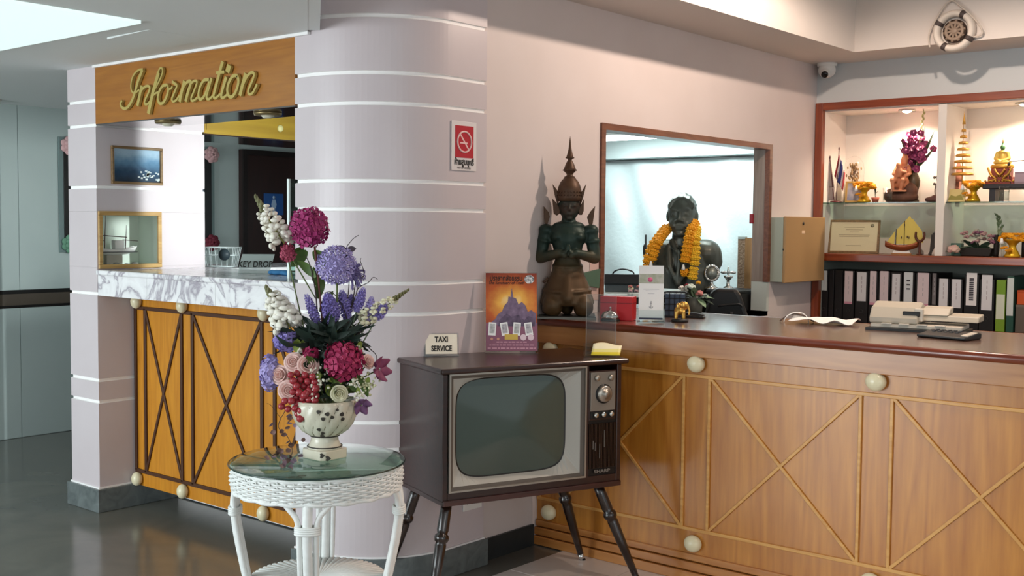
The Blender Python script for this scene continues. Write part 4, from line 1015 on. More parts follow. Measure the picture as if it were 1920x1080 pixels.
mb = MB()
for a, z, s_, g_ in ((-1.75, .180, .011, .3), (-1.5, .172, .012, 1.0), (-1.35, .160, .010, 2), (-1.62, .155, .011, .5), (-1.05, .168, .012, 1.2), (-1.0, .15, .011, 2.2), (-1.78, .115, .010, .9), (-1.65, .100, .009, .2), (-1.7, .088, .011, 1.6), (-1.2, .185, .008, 1.6)): surf_leaf(mb, a, z, s_*.7, g_)
mb.build('painted_ivy', m_iv, vs, solid=.0008)
mb = MB()
for x, z, s_ in ((-.010, .022, .011), (.010, .012, .012)):
    pts = [(x+s_*math.cos(2*PI*k/8)*(.7+.3*math.cos(3*PI*k/4)), -.0845, z+s_*.8*math.sin(2*PI*k/8)) for k in range(8)]; b_ = len(mb.v); mb.v += pts; mb.face(range(b_, b_+8))
mb.build('plinth_ivy', m_iv, vs, solid=.0008)
# ================================================================== flowers in the urn
DV = (VP-CAM).dot(_f); KV = DV/F_PX
MOUTH = VP+Vector((0, 0, .19))
def at(px, py, off=0): return onD(px, py, DV+off)
def stem(par, org, a, b, bend, r_=.003, mat=None, name='stem'):
    a, b = Vector(a), Vector(b); m_ = (a+b)/2+Vector(bend)
    mb = MB(); mb.tube([p_-org for p_ in smooth_path([a, m_, b], 6)], [r_*(1-.3*i/12) for i in range(13)], 6); return mb.build(name, mat or M('stem_green', '#5d6b3c', .6), par)
def flower(name, label, px, py, off=0, grp=None, cat='flower'):
    p_ = at(px, py, off); t = thing(name, label, cat, p_, vz, grp); return t, p_
rf = random.Random(11)
def leaf_part(par, org, a, b, w_, mat, bend=.15):
    Rm = Matrix.Rotation(-vz, 3, 'Z'); mb = MB(); leaf_mesh(mb, Rm @ (Vector(a)-org), Rm @ (Vector(b)-org), w_, bend, 7, (rf.uniform(-.4, .4), 1, rf.uniform(-.1, .5))); return mb.build('leaf', mat, par)
def lstem(par, org, a, b, bend=(0, 0, 0), r_=.003, mat=None, name='stem'):
    Rm = Matrix.Rotation(-vz, 3, 'Z'); a, b = Rm @ (Vector(a)-org), Rm @ (Vector(b)-org); m_ = (a+b)/2+Vector(bend)
    mb = MB(); mb.tube(smooth_path([a, m_, b], 6), [r_*(1-.3*i/12) for i in range(13)], 6); return mb.build(name, mat or M('stem_green', '#5d6b3c', .6), par)
def fib(n):
    for k in range(n):
        z = 1-2*(k+.5)/n; s_ = math.sqrt(1-z*z); a = k*2.399963; yield Vector((s_*math.cos(a), s_*math.sin(a), z))
def petal_flat(mb, c, n, size, k=4, cup=.25, rot=0., w_=.55):
    """small open flower of k petals facing n"""
    n = n.normalized(); u = n.orthogonal().normalized(); v = n.cross(u)
    for j in range(k):
        a = rot+2*PI*j/k; d = u*math.cos(a)+v*math.sin(a); s_ = n.cross(d)
        p1 = c+d*size*.1; p2 = c+d*size*.6+s_*size*w_*.6+n*size*cup*.6; p3 = c+d*size+n*size*cup; p4 = c+d*size*.6-s_*size*w_*.6+n*size*cup*.6
        b_ = len(mb.v); mb.v += [tuple(p1), tuple(p2), tuple(p3), tuple(p4), tuple(c+d*size*.6+n*size*cup*.15)]
        mb.smooth = True; mb.face((b_, b_+1, b_+4)); mb.face((b_+1, b_+2, b_+4)); mb.face((b_+2, b_+3, b_+4)); mb.face((b_+3, b_, b_+4))
def pompon(r_, n, size, k=4, jitter=.12, squash=1):
    mb = MB()
    mb.ell((0, 0, 0), (r_*.82, r_*.82, r_*.82*squash), 16, 10)
    for d in fib(n):
        rr_ = r_*(1+rf.uniform(-jitter, jitter)*.7); c = Vector((d.x*rr_, d.y*rr_, d.z*rr_*squash)); nn = (d+Vector((rf.gauss(0, .25), rf.gauss(0, .25), rf.gauss(0, .25))))
        petal_flat(mb, c*.93, nn, size*rf.uniform(.8, 1.2), k, .22, rf.random()*3, .72)
    return mb
m_mag = M('magenta_petal', '#8f1f5c', .65, col2='#b23a78', nscale=60); m_mag2 = M('magenta_petal_deep', '#94204f', .65, col2='#b5315f', nscale=60)
m_lav = M('lavender_petal', '#a294cf', .7, col2='#bcb0e0', nscale=60); m_lav2 = M('violet_petal', '#8072b8', .7, col2='#998ccd', nscale=60)
m_ppk = M('pale_pink_petal', '#e2b8b0', .65, col2='#ecccc4', nscale=40); m_wpet = M('white_petal', '#f2ede6', .65, col2='#e6e2cf', nscale=50)
m_cream = M('cream_petal', '#dcd8ba', .65); m_twig = M('dark_twig', '#3a2d2e', .7)
m_bg = M('blue_green_leaf', '#16241f', .55, col2='#24352c', nscale=20)
# magenta hydrangea
t, p = flower('hydrangea', 'large round magenta hydrangea at the top of the arrangement', 580, 426, .0)
pompon(36*KV, 95, .021, 4, .06).build('flower_head', m_mag, t)
lstem(t, p, at(590, 462), MOUTH+Vector((0, 0, -.03)), (.01, 0, 0), .0045, M('stem_brown', '#6b3b33', .6))
for a, b_, w_ in (((588, 470), (612, 500), .05), ((575, 470), (545, 500), .05), ((592, 520), (556, 488), .035), ((596, 560), (608, 515), .035), ((600, 585), (625, 545), .03), ((598, 540), (588, 500), .03)):
    leaf_part(t, p, at(*a), at(*b_), w_, m_leaf)
t, p = flower('hydrangea_bud', 'small pink hydrangea bud below the white snapdragon', 540, 474, -.01)
pompon(13*KV, 40, .012, squash=1.25).build('flower_head', M('rose_pink_petal', '#a8455f', .65), t)
leaf_part(t, p, at(545, 492), at(570, 462), .04, m_leaf); lstem(t, p, at(545, 480), at(592, 560), (0, 0, 0), .003)
# lavender allium
t, p = flower('allium', 'round lavender allium with thread-like petals', 630, 497, .01)
mb = MB(); mb.ell((0, 0, 0), 20*KV, 12, 8)
for d in fib(105):
    r_ = 38*KV*rf.uniform(.86, 1.06); c = d*r_; petal_flat(mb, c*.9, d, .020, 6, .35, rf.random(), .34)
    if d.y < .5: mb.tube([c*.4, c*.92], .0012, 4)
mb.build('flower_head', m_lav, t)
mb = MB()
for k in range(34):
    a = rf.uniform(-1.6, 1.2); r_ = rf.uniform(.6, 1.1)*24*KV; c0 = Vector((28*KV, 0, -18*KV)); tip = c0+Vector((r_*math.cos(a), rf.uniform(-.02, .02), r_*math.sin(a)))
    mb.tube(smooth_path([c0*.6, c0.lerp(tip, .6)+Vector((0, 0, .006)), tip, tip+Vector((.003, 0, -.008))], 3), [.0022]*9+[.001], 4)
mb.build('thread_petals', M('thread_petal', '#75699a', .7), t)
lstem(t, p, at(632, 530), MOUTH+Vector((0, 0, -.03)), (.015, 0, 0), .004)
# snapdragons
fl_ = MB(); fl_.ell((0, 0, .005), (.007, .007, .010), 8, 6); fl_.ell((.007, -.006, .017), (.009, .007, .005), 8, 5); fl_.ell((-.007, -.006, .017), (.009, .007, .005), 8, 5); fl_.ell((0, .009, .018), (.012, .006, .007), 8, 5); fl_.ell((0, -.011, .013), (.007, .007, .004), 8, 5)
def snap(label, base, tip, n, mat, off=0, sz=1., mid=None):
    a, b_ = at(*base, off), at(*tip, off); t = thing('snapdragon', label, 'flower', a, vz, 'snapdragons in the urn')
    Rm = Matrix.Rotation(-vz, 3, 'Z'); d = Rm @ (b_-a); me = fl_.mesh('floret', mat)
    mb = MB(); path = smooth_path([Vector((0, 0, 0)), d*.5+Vector((0, 0, -.004)), d], 6); mb.tube(path, [.0032*(1-.6*i/12) for i in range(13)], 6); mb.build('stem', M('yellow_green_stem', '#7d7f3c', .6), t)
    lstem(t, a, a, MOUTH+Vector((0, 0, -.04)), (0, 0, -.01), .003)
    L_ = d.length; dn = d.normalized(); u = dn.orthogonal().normalized(); v = dn.cross(u)
    for k in range(n):
        f_ = .05+.68*k/n; an = k*2.4; side = u*math.cos(an)+v*math.sin(an); s_ = sz*(1.15-.75*f_)
        o = link('floret', me, t); o.location = d*f_+side*.008*s_; o.rotation_euler = (side+dn*.35).to_track_quat('Z', 'Y').to_euler(); o.scale = (s_,)*3
    mb = MB()
    for k in range(22):
        f_ = .7+.3*k/22; an = k*2.4; side = u*math.cos(an)+v*math.sin(an); r_ = .006*(1.15-f_)*2.2*sz
        mb.ell(d*f_+side*r_*.8, (r_*.7+.0012, r_*.7+.0012, r_*.9+.0018), 6, 5)
    mb.build('bud_spike', M('bud_green', '#7a7a58', .7) if mat is not m_cream else M('bud_olive', '#6a6640', .7), t)
snap('tall white snapdragon leaning left at the top of the arrangement', (534, 458), (477, 365), 17, m_wpet, 0, 1.55)
snap('white snapdragon at the left in front of the marble counter', (545, 615), (497, 535), 22, m_wpet, -.02, 1.8)
snap('cream snapdragon pointing right beside the column grooves', (672, 606), (768, 542), 16, m_cream, .02, 1.05)
# lavender spikes
def spike(label, base, tip, r_px, mat, off=0, n=70):
    a, b_ = at(*base, off), at(*tip, off); t = thing('lavender_spike', label, 'flower', a, vz, 'lavender spikes in the urn'); Rm = Matrix.Rotation(-vz, 3, 'Z'); d = Rm @ (b_-a); dn = d.normalized(); u = dn.orthogonal().normalized(); v = dn.cross(u); mb = MB()
    for k in range(n):
        f_ = (k+.5)/n; an = k*2.4; r_ = r_px*KV*math.sin(PI*(.12+.8*f_))**.7; side = u*math.cos(an)+v*math.sin(an)
        petal_flat(mb, d*f_+side*r_*.65, side+dn*.4, r_*.8, 4, .3, rf.random())
    mb.tube([Vector((0, 0, 0)), d*.9], [r_px*KV*.55, r_px*KV*.25], 8); mb.build('flower_spike', mat, t)
    lstem(t, a, a, MOUTH+Vector((rf.uniform(-.03, .03), 0, -.02)), (0, 0, 0), .0028, M('pale_stem', '#6f8169', .6))
spike('lavender spike left of the central stem', (598, 612), (574, 552), 9, m_lav2, -.01)
spike('broad violet spike right of the central stem', (625, 605), (614, 552), 15, m_lav2, -.01, 110)
spike('violet spike below the allium', (652, 600), (640, 545), 11, m_lav2, .02)
spike('violet spike right of the allium stem', (668, 585), (682, 540), 9, m_lav2, .02)
spike('violet spike against the column on the right', (690, 602), (697, 557), 9, m_lav, .03)
spike('violet spike under the cream snapdragon', (706, 597), (724, 570), 10, m_lav2, .02)
spike('violet spike behind the central stem', (655, 585), (660, 552), 8, m_lav2, .04)
# violet clumps at the left
t, p = flower('hyacinth_head', 'violet hyacinth clump below the white snapdragon', 537, 640, -.02)
pompon(23*KV, 70, .014, 5, squash=.8).build('flower_head', m_lav2, t); lstem(t, p, p, MOUTH+Vector((0, 0, -.02)))
t, p = flower('hyacinth_head', 'violet hyacinth clump at the left edge of the arrangement', 506, 700, -.03)
pompon(17*KV, 80, .013, 5, squash=2.0).build('flower_head', m_lav, t); lstem(t, p, p, MOUTH+Vector((0, 0, -.02)))
# roses
def rose(label, px, py, r_px, mat, off, face):
    t, p = flower('rose', label, px, py, off, 'roses in the urn'); r_ = r_px*KV; n = Vector(face).normalized(); u = n.orthogonal().normalized(); v = n.cross(u)
    mb = MB(); mb.ell(-n*r_*.25, r_*.42, 10, 8)
    for ring, (k_, R0, H0, curl) in enumerate(((2, .26, .72, .02), (3, .44, .66, .06), (4, .64, .52, .16), (5, .84, .30, .26))):
        for j in range(k_):
            a0 = 2*PI*j/k_+ring*.9; span = 2*PI/k_*1.45
            def f(uu, vv, a0=a0, span=span, R0=R0, H0=H0, curl=curl):
                an = a0+(uu-.5)*span; e_ = 1-.22*(2*uu-1)**2; rad = r_*R0*(.35+.65*vv**.55)+r_*curl*vv**4+r_*.05*(uu-.5); return (u*math.cos(an)+v*math.sin(an))*rad+n*r_*(-.45+(H0+.35)*vv*e_-curl*.5*vv**5)
            mb.sheet(f, 7, 6)
    mb.build('petals', mat, t, solid=.0008); lstem(t, p, p-Vector((0, 0, r_*.3)), MOUTH+Vector((0, 0, -.02)), (0, 0, 0), .003); return t
rose('pale pink rose at the upper left of the rose group', 551, 679, 17, m_ppk, -.05, (-.2, -1, .35))
rose('pale pink rose beside the magenta peony', 578, 685, 19, m_ppk, -.06, (.1, -1, .35))
rose('pale pink rose above the violet clump on the left', 525, 703, 17, m_ppk, -.05, (-.5, -1, .2))
rose('pale pink rose in front of the red berries', 541, 732, 18, m_ppk, -.075, (-.1, -1, .1))
rose('cream white rose on the rim of the urn', 636, 738, 15, m_cream, -.08, (.1, -1, -.05))
rose('faded pink rose behind the magenta peony', 690, 678, 13, m_ppk, -.02, (.6, -.8, .3))
# magenta peony and its small companion
t, p = flower('peony', 'large ruffled magenta peony in the middle of the arrangement', 644, 678, -.06)
pompon(33*KV, 80, .026, 4, .14).build('flower_head', m_mag2, t); lstem(t, p, p, MOUTH)
t, p = flower('peony', 'small magenta blossom between the pink roses and the peony', 583, 664, -.04)
pompon(14*KV, 45, .012, 5).build('flower_head', m_mag2, t); lstem(t, p, p, MOUTH)
# tulip-like magenta flower at the right, and violet drops
def open_flower(label, px, py, r_px, mat, off, face, k_=6):
    t, p = flower('anemone', label, px, py, off, 'open flowers at the right'); mb = MB(); n = Vector(face).normalized(); u = n.orthogonal().normalized(); v = n.cross(u); r_ = r_px*KV
    for j in range(k_):
        a = 2*PI*j/k_; d = u*math.cos(a)+v*math.sin(a); s_ = n.cross(d)
        def f(uu, vv, d=d, s_=s_): w_ = math.sin(PI*(.1+.82*vv)); return d*r_*(.1+vv*.9)+s_*(uu-.5)*r_*.95*w_+n*r_*(.5*vv*vv-.25*(2*uu-1)**2*w_)
        mb.sheet(f, 4, 5)
    mb.build('petals', mat, t, solid=.0012); lstem(t, p, p, MOUTH+Vector((0, 0, .0)), (0, 0, .01), .003); return t
m_plum = M('plum_petal', '#8a4060', .65, col2='#6e2f52', nscale=40)
open_flower('plum pink open flower at the right edge of the arrangement', 712, 692, 24, m_plum, -.03, (.75, -.6, .1))
open_flower('purple drooping flower on the right rim of the urn', 678, 760, 18, M('purple_petal', '#6a4670', .65, col2='#83587f', nscale=40), -.05, (.3, -.9, -.4), 5)
# red berry cluster: one thing, each berry a part
bt, p = flower('berry_cluster', 'bunch of red berries hanging over the left rim of the urn', 563, 740, -.085, None, 'berries')
m_ber = M('red_berry', '#8f1a28', .35, coat=.3, col2='#a83a42', nscale=30); bm = MB().ell((0, 0, 0), 1, 12, 8).mesh('berry', m_ber)
pts = [(545,703),(557,700),(572,703),(586,706),(550,714),(563,712),(577,715),(590,716),(556,724),(569,724),(582,726),(592,728),(561,736),(574,737),(586,739),(593,742),(555,745),(567,748),(579,749),(590,751),(558,756),(571,759),(582,760),(553,766),(564,770),(574,769),(558,776),(563,785),(528,762),(540,767),(534,752),(549,735),(546,752),(571,741),(580,732)]
for k, (x, y) in enumerate(pts):
    w_ = Matrix.Rotation(-vz, 3, 'Z') @ (at(x, y, -.085+rf.uniform(-.012, .02))-p); o = link('berry', bm, bt); o.location = w_; s_ = rf.uniform(6.2, 7.4)*KV; o.scale = (s_, s_, s_)
lstem(bt, p, at(572, 730, -.07), MOUTH, (0, 0, 0), .003)
# white berry sprigs
def sprig(label, px, py, r_px, n, mat, off, drop=1.):
    t, p = flower('berry_sprig', label, px, py, off, 'white berry sprigs', 'berry sprig'); mb = MB(); r_ = r_px*KV
    for k in range(n): mb.ell((rf.gauss(0, .45)*r_, rf.gauss(0, .3)*r_, rf.gauss(0, .5)*r_*drop), rf.uniform(.0038, .0056), 7, 5)
    mb.build('berries', mat, t); lstem(t, p, p, MOUTH, (0, 0, 0), .002)
    leaf_part(t, p, p, p+Vector((rf.uniform(-.02, .02), 0, .03)), .018, m_leafl); return t
m_wb = M('white_berry', '#dcd9c6', .5)
sprig('white berry sprig between the red berries and the peony', 598, 712, 16, 34, m_wb, -.085, 1.2)
sprig('short white berry sprig under the peony', 665, 715, 9, 14, m_wb, -.07)
sprig('pale green berry sprig right of the urn', 690, 722, 17, 40, M('pale_green_berry', '#c3c39c', .5), -.05, 1.2)
sprig('white berry sprig at the lower right rim', 673, 742, 11, 18, m_wb, -.075, .6)
sprig('white berry sprig above the peony', 672, 655, 11, 16, m_wb, -.03)
sprig('white berry sprig above the small magenta blossom', 568, 653, 10, 12, m_wb, -.04)
sprig('thin white berry sprig beside the urn rim', 588, 740, 8, 14, m_wb, -.09, 1.8)
# dark foliage fan, lime leaves, grassy blades
t, p = flower('foliage_bunch', 'bunch of dark blue green leaves in the middle of the arrangement', 612, 640, 0, None, 'foliage')
mb = MB(); Rm = Matrix.Rotation(-vz, 3, 'Z')
for k in range(170):
    a = rf.uniform(0, 2*PI); el = rf.uniform(-.35, .95); L_ = rf.uniform(.06, .135); b0 = Vector((rf.gauss(0, .035), rf.gauss(0, .02), rf.gauss(.0, .018))); d = Vector((math.cos(a)*math.cos(el)*1.15, math.sin(a)*math.cos(el)*.8, math.sin(el)))*L_
    leaf_mesh(mb, b0, b0+d, rf.uniform(.012, .03), rf.uniform(-.25, .1), 4, (rf.gauss(0, .5), 1, rf.gauss(.3, .6)))
tag(mb.build('leaves', m_bg, t), kind='stuff')
for i, (a, b_, w_, mt) in enumerate((((590, 640), (500, 622), .012, m_bg), ((585, 640), (512, 665), .012, m_bg), ((640, 640), (706, 690), .02, m_leafd), ((640, 640), (694, 660), .016, m_leafd), ((650, 630), (705, 610), .012, m_bg), ((625, 745), (612, 722), .028, m_leafl), ((640, 720), (625, 700), .02, m_leafl), ((670, 735), (655, 715), .03, m_leaf), ((555, 660), (558, 635), .03, m_leafl), ((640, 715), (612, 712), .02, m_leafl), ((668, 700), (690, 745), .03, m_leaf), ((600, 745), (655, 742), .03, m_leafd))):
    leaf_part(t, p, at(*a, -.05 if i > 4 else .0), at(*b_, -.075 if i > 4 else -.02), w_, mt, .2)
# filler mass inside the urn so that no gap opens at the rim
for mt, n_ in ((m_leafd, 130), (m_leaf, 60), (M('sage_leaf', '#9aa37c', .6), 45)):
    mb = MB()
    for k in range(n_):
        a = rf.uniform(0, 2*PI); q_ = rf.uniform(.01, .075); b0 = Vector((q_*math.cos(a), q_*math.sin(a), -.185+rf.uniform(0, .125))); d = Vector((math.cos(a), math.sin(a), rf.uniform(-.1, .8))).normalized()*rf.uniform(.03, .06)
        leaf_mesh(mb, b0, b0+d, .026, .1, 3, (rf.gauss(0, .5), 1, rf.gauss(.4, .5)))
    tag(mb.build('filler_leaves', mt, t), kind='stuff')
# curly twigs
def twig(label, pts, off=.02, r_=.0022):
    P = [at(x, y, off) for x, y in pts]; t = thing('curly_twig', label, 'twig', P[0], vz, 'curly twigs in the urn'); mb = MB(); pp = [Rm @ (q-P[0]) for q in smooth_path(P, 6)]; mb.tube(pp, [r_*(1-.55*i/len(pp)) for i in range(len(pp))], 5); mb.build('branch', m_twig, t); return t, P[0]
t, p0 = twig('curly twig reaching above the allium', [(640, 620), (652, 560), (655, 500), (648, 470), (660, 450), (672, 441)])
for a, b_ in (((650, 470), (630, 462)), ((650, 468), (668, 466)), ((652, 480), (640, 478))): leaf_part(t, p0, at(*a, .02), at(*b_, .02), .022, M('grey_leaf', '#5d555c', .7))
twig('curly twig bending back right of the allium', [(645, 620), (662, 560), (668, 525), (680, 520), (682, 508), (676, 490), (677, 484)])
twig('curly twig stretching right across the column', [(640, 625), (665, 560), (672, 540), (690, 530), (700, 520), (708, 524)])
twig('dark twig rising through the hydrangea leaves', [(596, 610), (592, 550), (582, 500), (572, 478)], -.01, .003)
twig('thin dark twig beneath the allium', [(655, 610), (640, 570), (622, 548), (606, 550)], .0)
twig('thin twig under the cream snapdragon', [(650, 640), (690, 612), (700, 600), (722, 575)], .02)
twig('long twig hanging beside the plum flower', [(680, 640), (695, 655), (706, 668), (703, 690)], .0)
# trailing vine at the left with dry leaves
m_dry = M('dry_vine_leaf', '#6b4a4a', .7, col2='#8a6a62', nscale=60)
P = [at(x, y, -.02) for x, y in [(560, 735), (535, 770), (522, 800), (540, 820), (548, 848), (535, 868)]]
vn = thing('trailing_vine', 'dry brown vine trailing from the urn on to the glass', 'vine', P[0], vz)
mb = MB(); mb.tube([Rm @ (q-P[0]) for q in smooth_path(P, 6)], .0012, 5); mb.tube([Rm @ (q-P[0]) for q in smooth_path([at(527, 785, -.02), at(508, 760, -.02), at(500, 757, -.02)], 5)], .0008, 4); mb.build('vine_stem', m_twig, vn)
for k in range(40):
    x, y = rf.gauss(533, 13), rf.uniform(780, 855)
    if k > 17: x, y = rf.gauss(530, 15), rf.gauss(860, 9)
    q = Rm @ (at(x, y, -.03)-P[0])
    if k > 17:
        w_ = onZ(x, y+2, ZT+.004); q = Rm @ (w_-P[0])
    d = Vector((rf.gauss(0, 1), rf.gauss(0, 1), rf.gauss(0, .5) if k < 18 else abs(rf.gauss(0, .2)))).normalized()*rf.uniform(.010, .018); mb = MB(); leaf_mesh(mb, q, q+d*1.35, .021, .2, 3, (rf.gauss(0, .4), 1, .6)); mb.build('leaf', m_dry if k % 3 else M('mauve_leaf', '#8d7384', .7), vn)
# ================================================================== kneeling bronze guardian on the counter
sp_ = onZ(1064, 598, ZC); vdir = Vector((sp_.x, sp_.y, 0)).normalized(); SPos = sp_+vdir*.085; SPos.z = ZC
KS = ((SPos-CAM).dot(_f))/F_PX
def bronze(name, stops):
    m = M(name, '#4a3a2c', .5, metal=.35); nt = m.node_tree; b = nt.nodes['Principled BSDF']; tc = nt.nodes.new('ShaderNodeTexCoord'); sp = nt.nodes.new('ShaderNodeSeparateXYZ'); nt.links.new(tc.outputs['Object'], sp.inputs[0])
    n = nt.nodes.new('ShaderNodeTexNoise'); n.inputs['Scale'].default_value = 14; n.inputs['Detail'].default_value = 6; nt.links.new(tc.outputs['Object'], n.inputs['Vector'])
    ad = nt.nodes.new('ShaderNodeMath'); ad.operation = 'MULTIPLY_ADD'; ad.inputs[1].default_value = .12; nt.links.new(n.outputs['Fac'], ad.inputs[0]); nt.links.new(sp.outputs[2], ad.inputs[2])
    mr = nt.nodes.new('ShaderNodeMapRange'); mr.inputs[1].default_value = .06; mr.inputs[2].default_value = .96; nt.links.new(ad.outputs[0], mr.inputs[0])
    r = nt.nodes.new('ShaderNodeValToRGB'); e = r.color_ramp.elements; e[0].position, e[0].color = stops[0][0], lin(stops[0][1]); e[1].position, e[1].color = stops[-1][0], lin(stops[-1][1])
    for p_, c_ in stops[1:-1]: k = e.new(p_); k.color = lin(c_)
    nt.links.new(mr.outputs[0], r.inputs['Fac']); nt.links.new(r.outputs['Color'], b.inputs['Base Color']); return m
m_brz = bronze('patinated_bronze', [(0, '#5a4426'), (.1, '#54412a'), (.22, '#5a4229'), (.30, '#47402c'), (.36, '#25372f'), (.50, '#22352f'), (.56, '#3c2f26'), (.60, '#20332f'), (.70, '#1f302d'), (.74, '#4a3527'), (1, '#4a3527')])
m_brc = M('brown_bronze', '#4a3324', .5, metal=.35, col2='#5d432f', nscale=20)
st = thing('kneeling_statue', 'tall bronze kneeling guardian statue with a spired crown on the counter', 'statue', SPos, face_cam(SPos))
X = lambda px: (px-1064)*KS
Z = lambda py: (600-py)*KS
def body(mb):
    E = lambda px, py, rx, ry, rz, y=0: mb.ell((X(px), y, Z(py)), (rx*KS, ry, rz*KS), 20, 14)
    E(1063, 448, 36, .062, 26, -.005); E(1045, 449, 14, .05, 11, -.022); E(1082, 449, 14, .05, 11, -.022)
    capsule(mb, (X(1063), 0, Z(455)), (X(1063), 0, Z(492)), 31*KS, 23*KS, 18); capsule(mb, (X(1063), 0, Z(492)), (X(1063), .0, Z(520)), 24*KS, 32*KS, 18)
    mb.lathe([(23*KS, Z(488)), (25*KS, Z(497)), (28*KS, Z(508)), (33*KS, Z(522)), (40*KS, Z(538)), (45*KS, Z(552)), (49*KS, Z(564)), (51*KS, Z(572)), (47*KS, Z(577)), (20*KS, Z(574))], 32, Matrix.Translation((X(1063), 0, 0)) @ Matrix.Diagonal((1, .86, 1, 1)))
    for s_, kx in ((-1, 1036), (1, 1093)):
        capsule(mb, (X(1063+s_*20), .02, Z(548)), (X(kx), -.065, Z(576)), 20*KS, 19*KS, 16)
        E(kx, 580, 19, .048, 17, -.06); capsule(mb, (X(kx), -.03, Z(588)), (X(1063+s_*26), .11, Z(588)), 11*KS, 10*KS, 12)
        sx = 1064+s_*42; ex = 1012 if s_ < 0 else 1113
        E(sx, 437, 14, .038, 12); capsule(mb, (X(sx), 0, Z(438)), (X(ex), -.005, Z(488)), 13*KS, 11*KS, 14)
        hx = 1064+s_*8; capsule(mb, (X(ex), -.005, Z(488)), (X(hx+s_*6), -.085, Z(479)), 11.5*KS, 8*KS, 14)
        # hands pressed together, fingers up
        E(hx-s_*2, 482, 5, .016, 9, -.092)
        for f_, (dy, top) in enumerate(((-.100, 466), (-.094, 463), (-.088, 464), (-.082, 467))): capsule(mb, (X(1064+s_*4), dy, Z(478)), (X(1064+s_*2.2), dy-.004, Z(top)), 2.2*KS, 1.7*KS, 8)
        capsule(mb, (X(hx), -.098, Z(484)), (X(1064+s_*3), -.112, Z(475)), 2.3*KS, 1.8*KS, 8)
        mb.tube([(X(sx+s_*3+11.5*math.cos(a)), -.002+.031*math.sin(a), Z(457)+.004*math.cos(a)*s_) for a in [2*PI*k/24 for k in range(24)]], .006, 8, closed=True)
        E(sx+s_*11, 455, 4, .02, 8)
    capsule(mb, (X(1064), .0, Z(432)), (X(1064), -.002, Z(408)), 15*KS, 12*KS, 16)
    E(1064, 428, 30, .05, 9); E(1065, 392, 19.5, .052, 27); E(1065, 402, 15, .05, 17, -.006)
    # face: brow, nose, lips, chin, eyes
    capsule(mb, (X(1065), -.052, Z(387)), (X(1065), -.062, Z(398)), 1.6*KS, 3*KS, 8); E(1065, 407, 7, .012, 2.4, -.047); E(1065, 415, 6, .014, 4, -.040)
    for s_ in (-1, 1):
        capsule(mb, (X(1065+s_*3), -.051, Z(385)), (X(1065+s_*13), -.042, Z(385)), 1.8*KS, 1.3*KS, 8); E(1065+s_*8, 391, 5, .010, 2.2, -.044); E(1065+s_*20, 396, 3, .016, 10, .0)
    # belt sash and skirt hem
    for py, rx, ry in ((503, 27, .068), (548, 44, .10)):
        mb.tube([(X(1063)+rx*KS*math.cos(a), ry*math.sin(a), Z(py)+.006*math.sin(a)) for a in [2*PI*k/28 for k in range(28)]], .007, 8, closed=True)
    capsule(mb, (X(1063), -.045, Z(510)), (X(1063), -.085, Z(562)), 9*KS, 14*KS, 12)
    capsule(mb, (X(1063), .05, Z(585)), (X(1063), .05, Z(560)), 12*KS, 20*KS, 12)
blob('figure', body, .0055, m_brz, st, 3)
pr_ = [(22.5, 383), (23, 374), (21.5, 368), (22.5, 364), (21, 356), (17, 347), (11, 340), (8.5, 337), (6, 335), (6, 332), (10, 328), (11.8, 325), (10.5, 321), (8, 314), (5.5, 309), (4, 307), (4, 305), (6.8, 302), (6, 298), (4.2, 292), (2.6, 284), (1.2, 270), (.2, 262)]
mb = MB(); mb.lathe([(r_*KS, Z(y)) for r_, y in pr_], 28, Matrix.Translation((X(1065), .004, 0)) @ Matrix.Diagonal((1, 1.05, 1, 1))); mb.build('crown', m_brc, st)
mb = MB()
for py, r_ in ((366, 23.2), (372, 23.8), (338, 8.8), (325, 12), (302, 7)):
    n = 22
    for k in range(n): a = 2*PI*k/n; mb.ell((X(1065)+r_*KS*math.cos(a), .004+r_*KS*1.05*math.sin(a), Z(py)), .0035, 6, 4)
mb.build('crown_beading', m_brc, st)
def horn(pts, y, name):
    mb = MB(); mb.prism([(X(a), Z(b_)) for a, b_ in pts], 'y', y-.007, y+.007); mb.build(name, m_brc, st, bevel=.003)
horn([(1033, 351), (1042, 362), (1046, 376), (1044, 394), (1038, 374)], 0, 'ear_ornament'); horn([(1096, 350), (1093, 366), (1088, 384), (1084, 392), (1084, 372), (1090, 360)], 0, 'ear_ornament')
horn([(1033, 378), (1041, 386), (1048, 398), (1047, 406), (1042, 410), (1036, 406)], -.01, 'ear_pendant'); horn([(1092, 378), (1092, 400), (1089, 408), (1083, 408), (1081, 398), (1086, 390)], -.01, 'ear_pendant')
horn([(1017, 392), (1027, 404), (1029, 412), (1024, 428), (1019, 424)], 0, 'shoulder_ornament'); horn([(1113, 391), (1109, 424), (1103, 430), (1098, 412), (1104, 402)], 0, 'shoulder_ornament')
mb = MB(); mb.box((X(1010), -.09, 0), (X(1116), .13, .012)); mb.build('base_plate', M('dark_base', '#2e2c28', .5), st, bevel=.003)
MB().box((X(1009), -.095, -.0005), (X(1117), -.088, .008)).build('base_edge', M('grey_edge', '#7d7f79', .5), st)
horn([(1030, 531), (1018, 536), (1017, 533), (1026, 524)], .0, 'sash_tail')
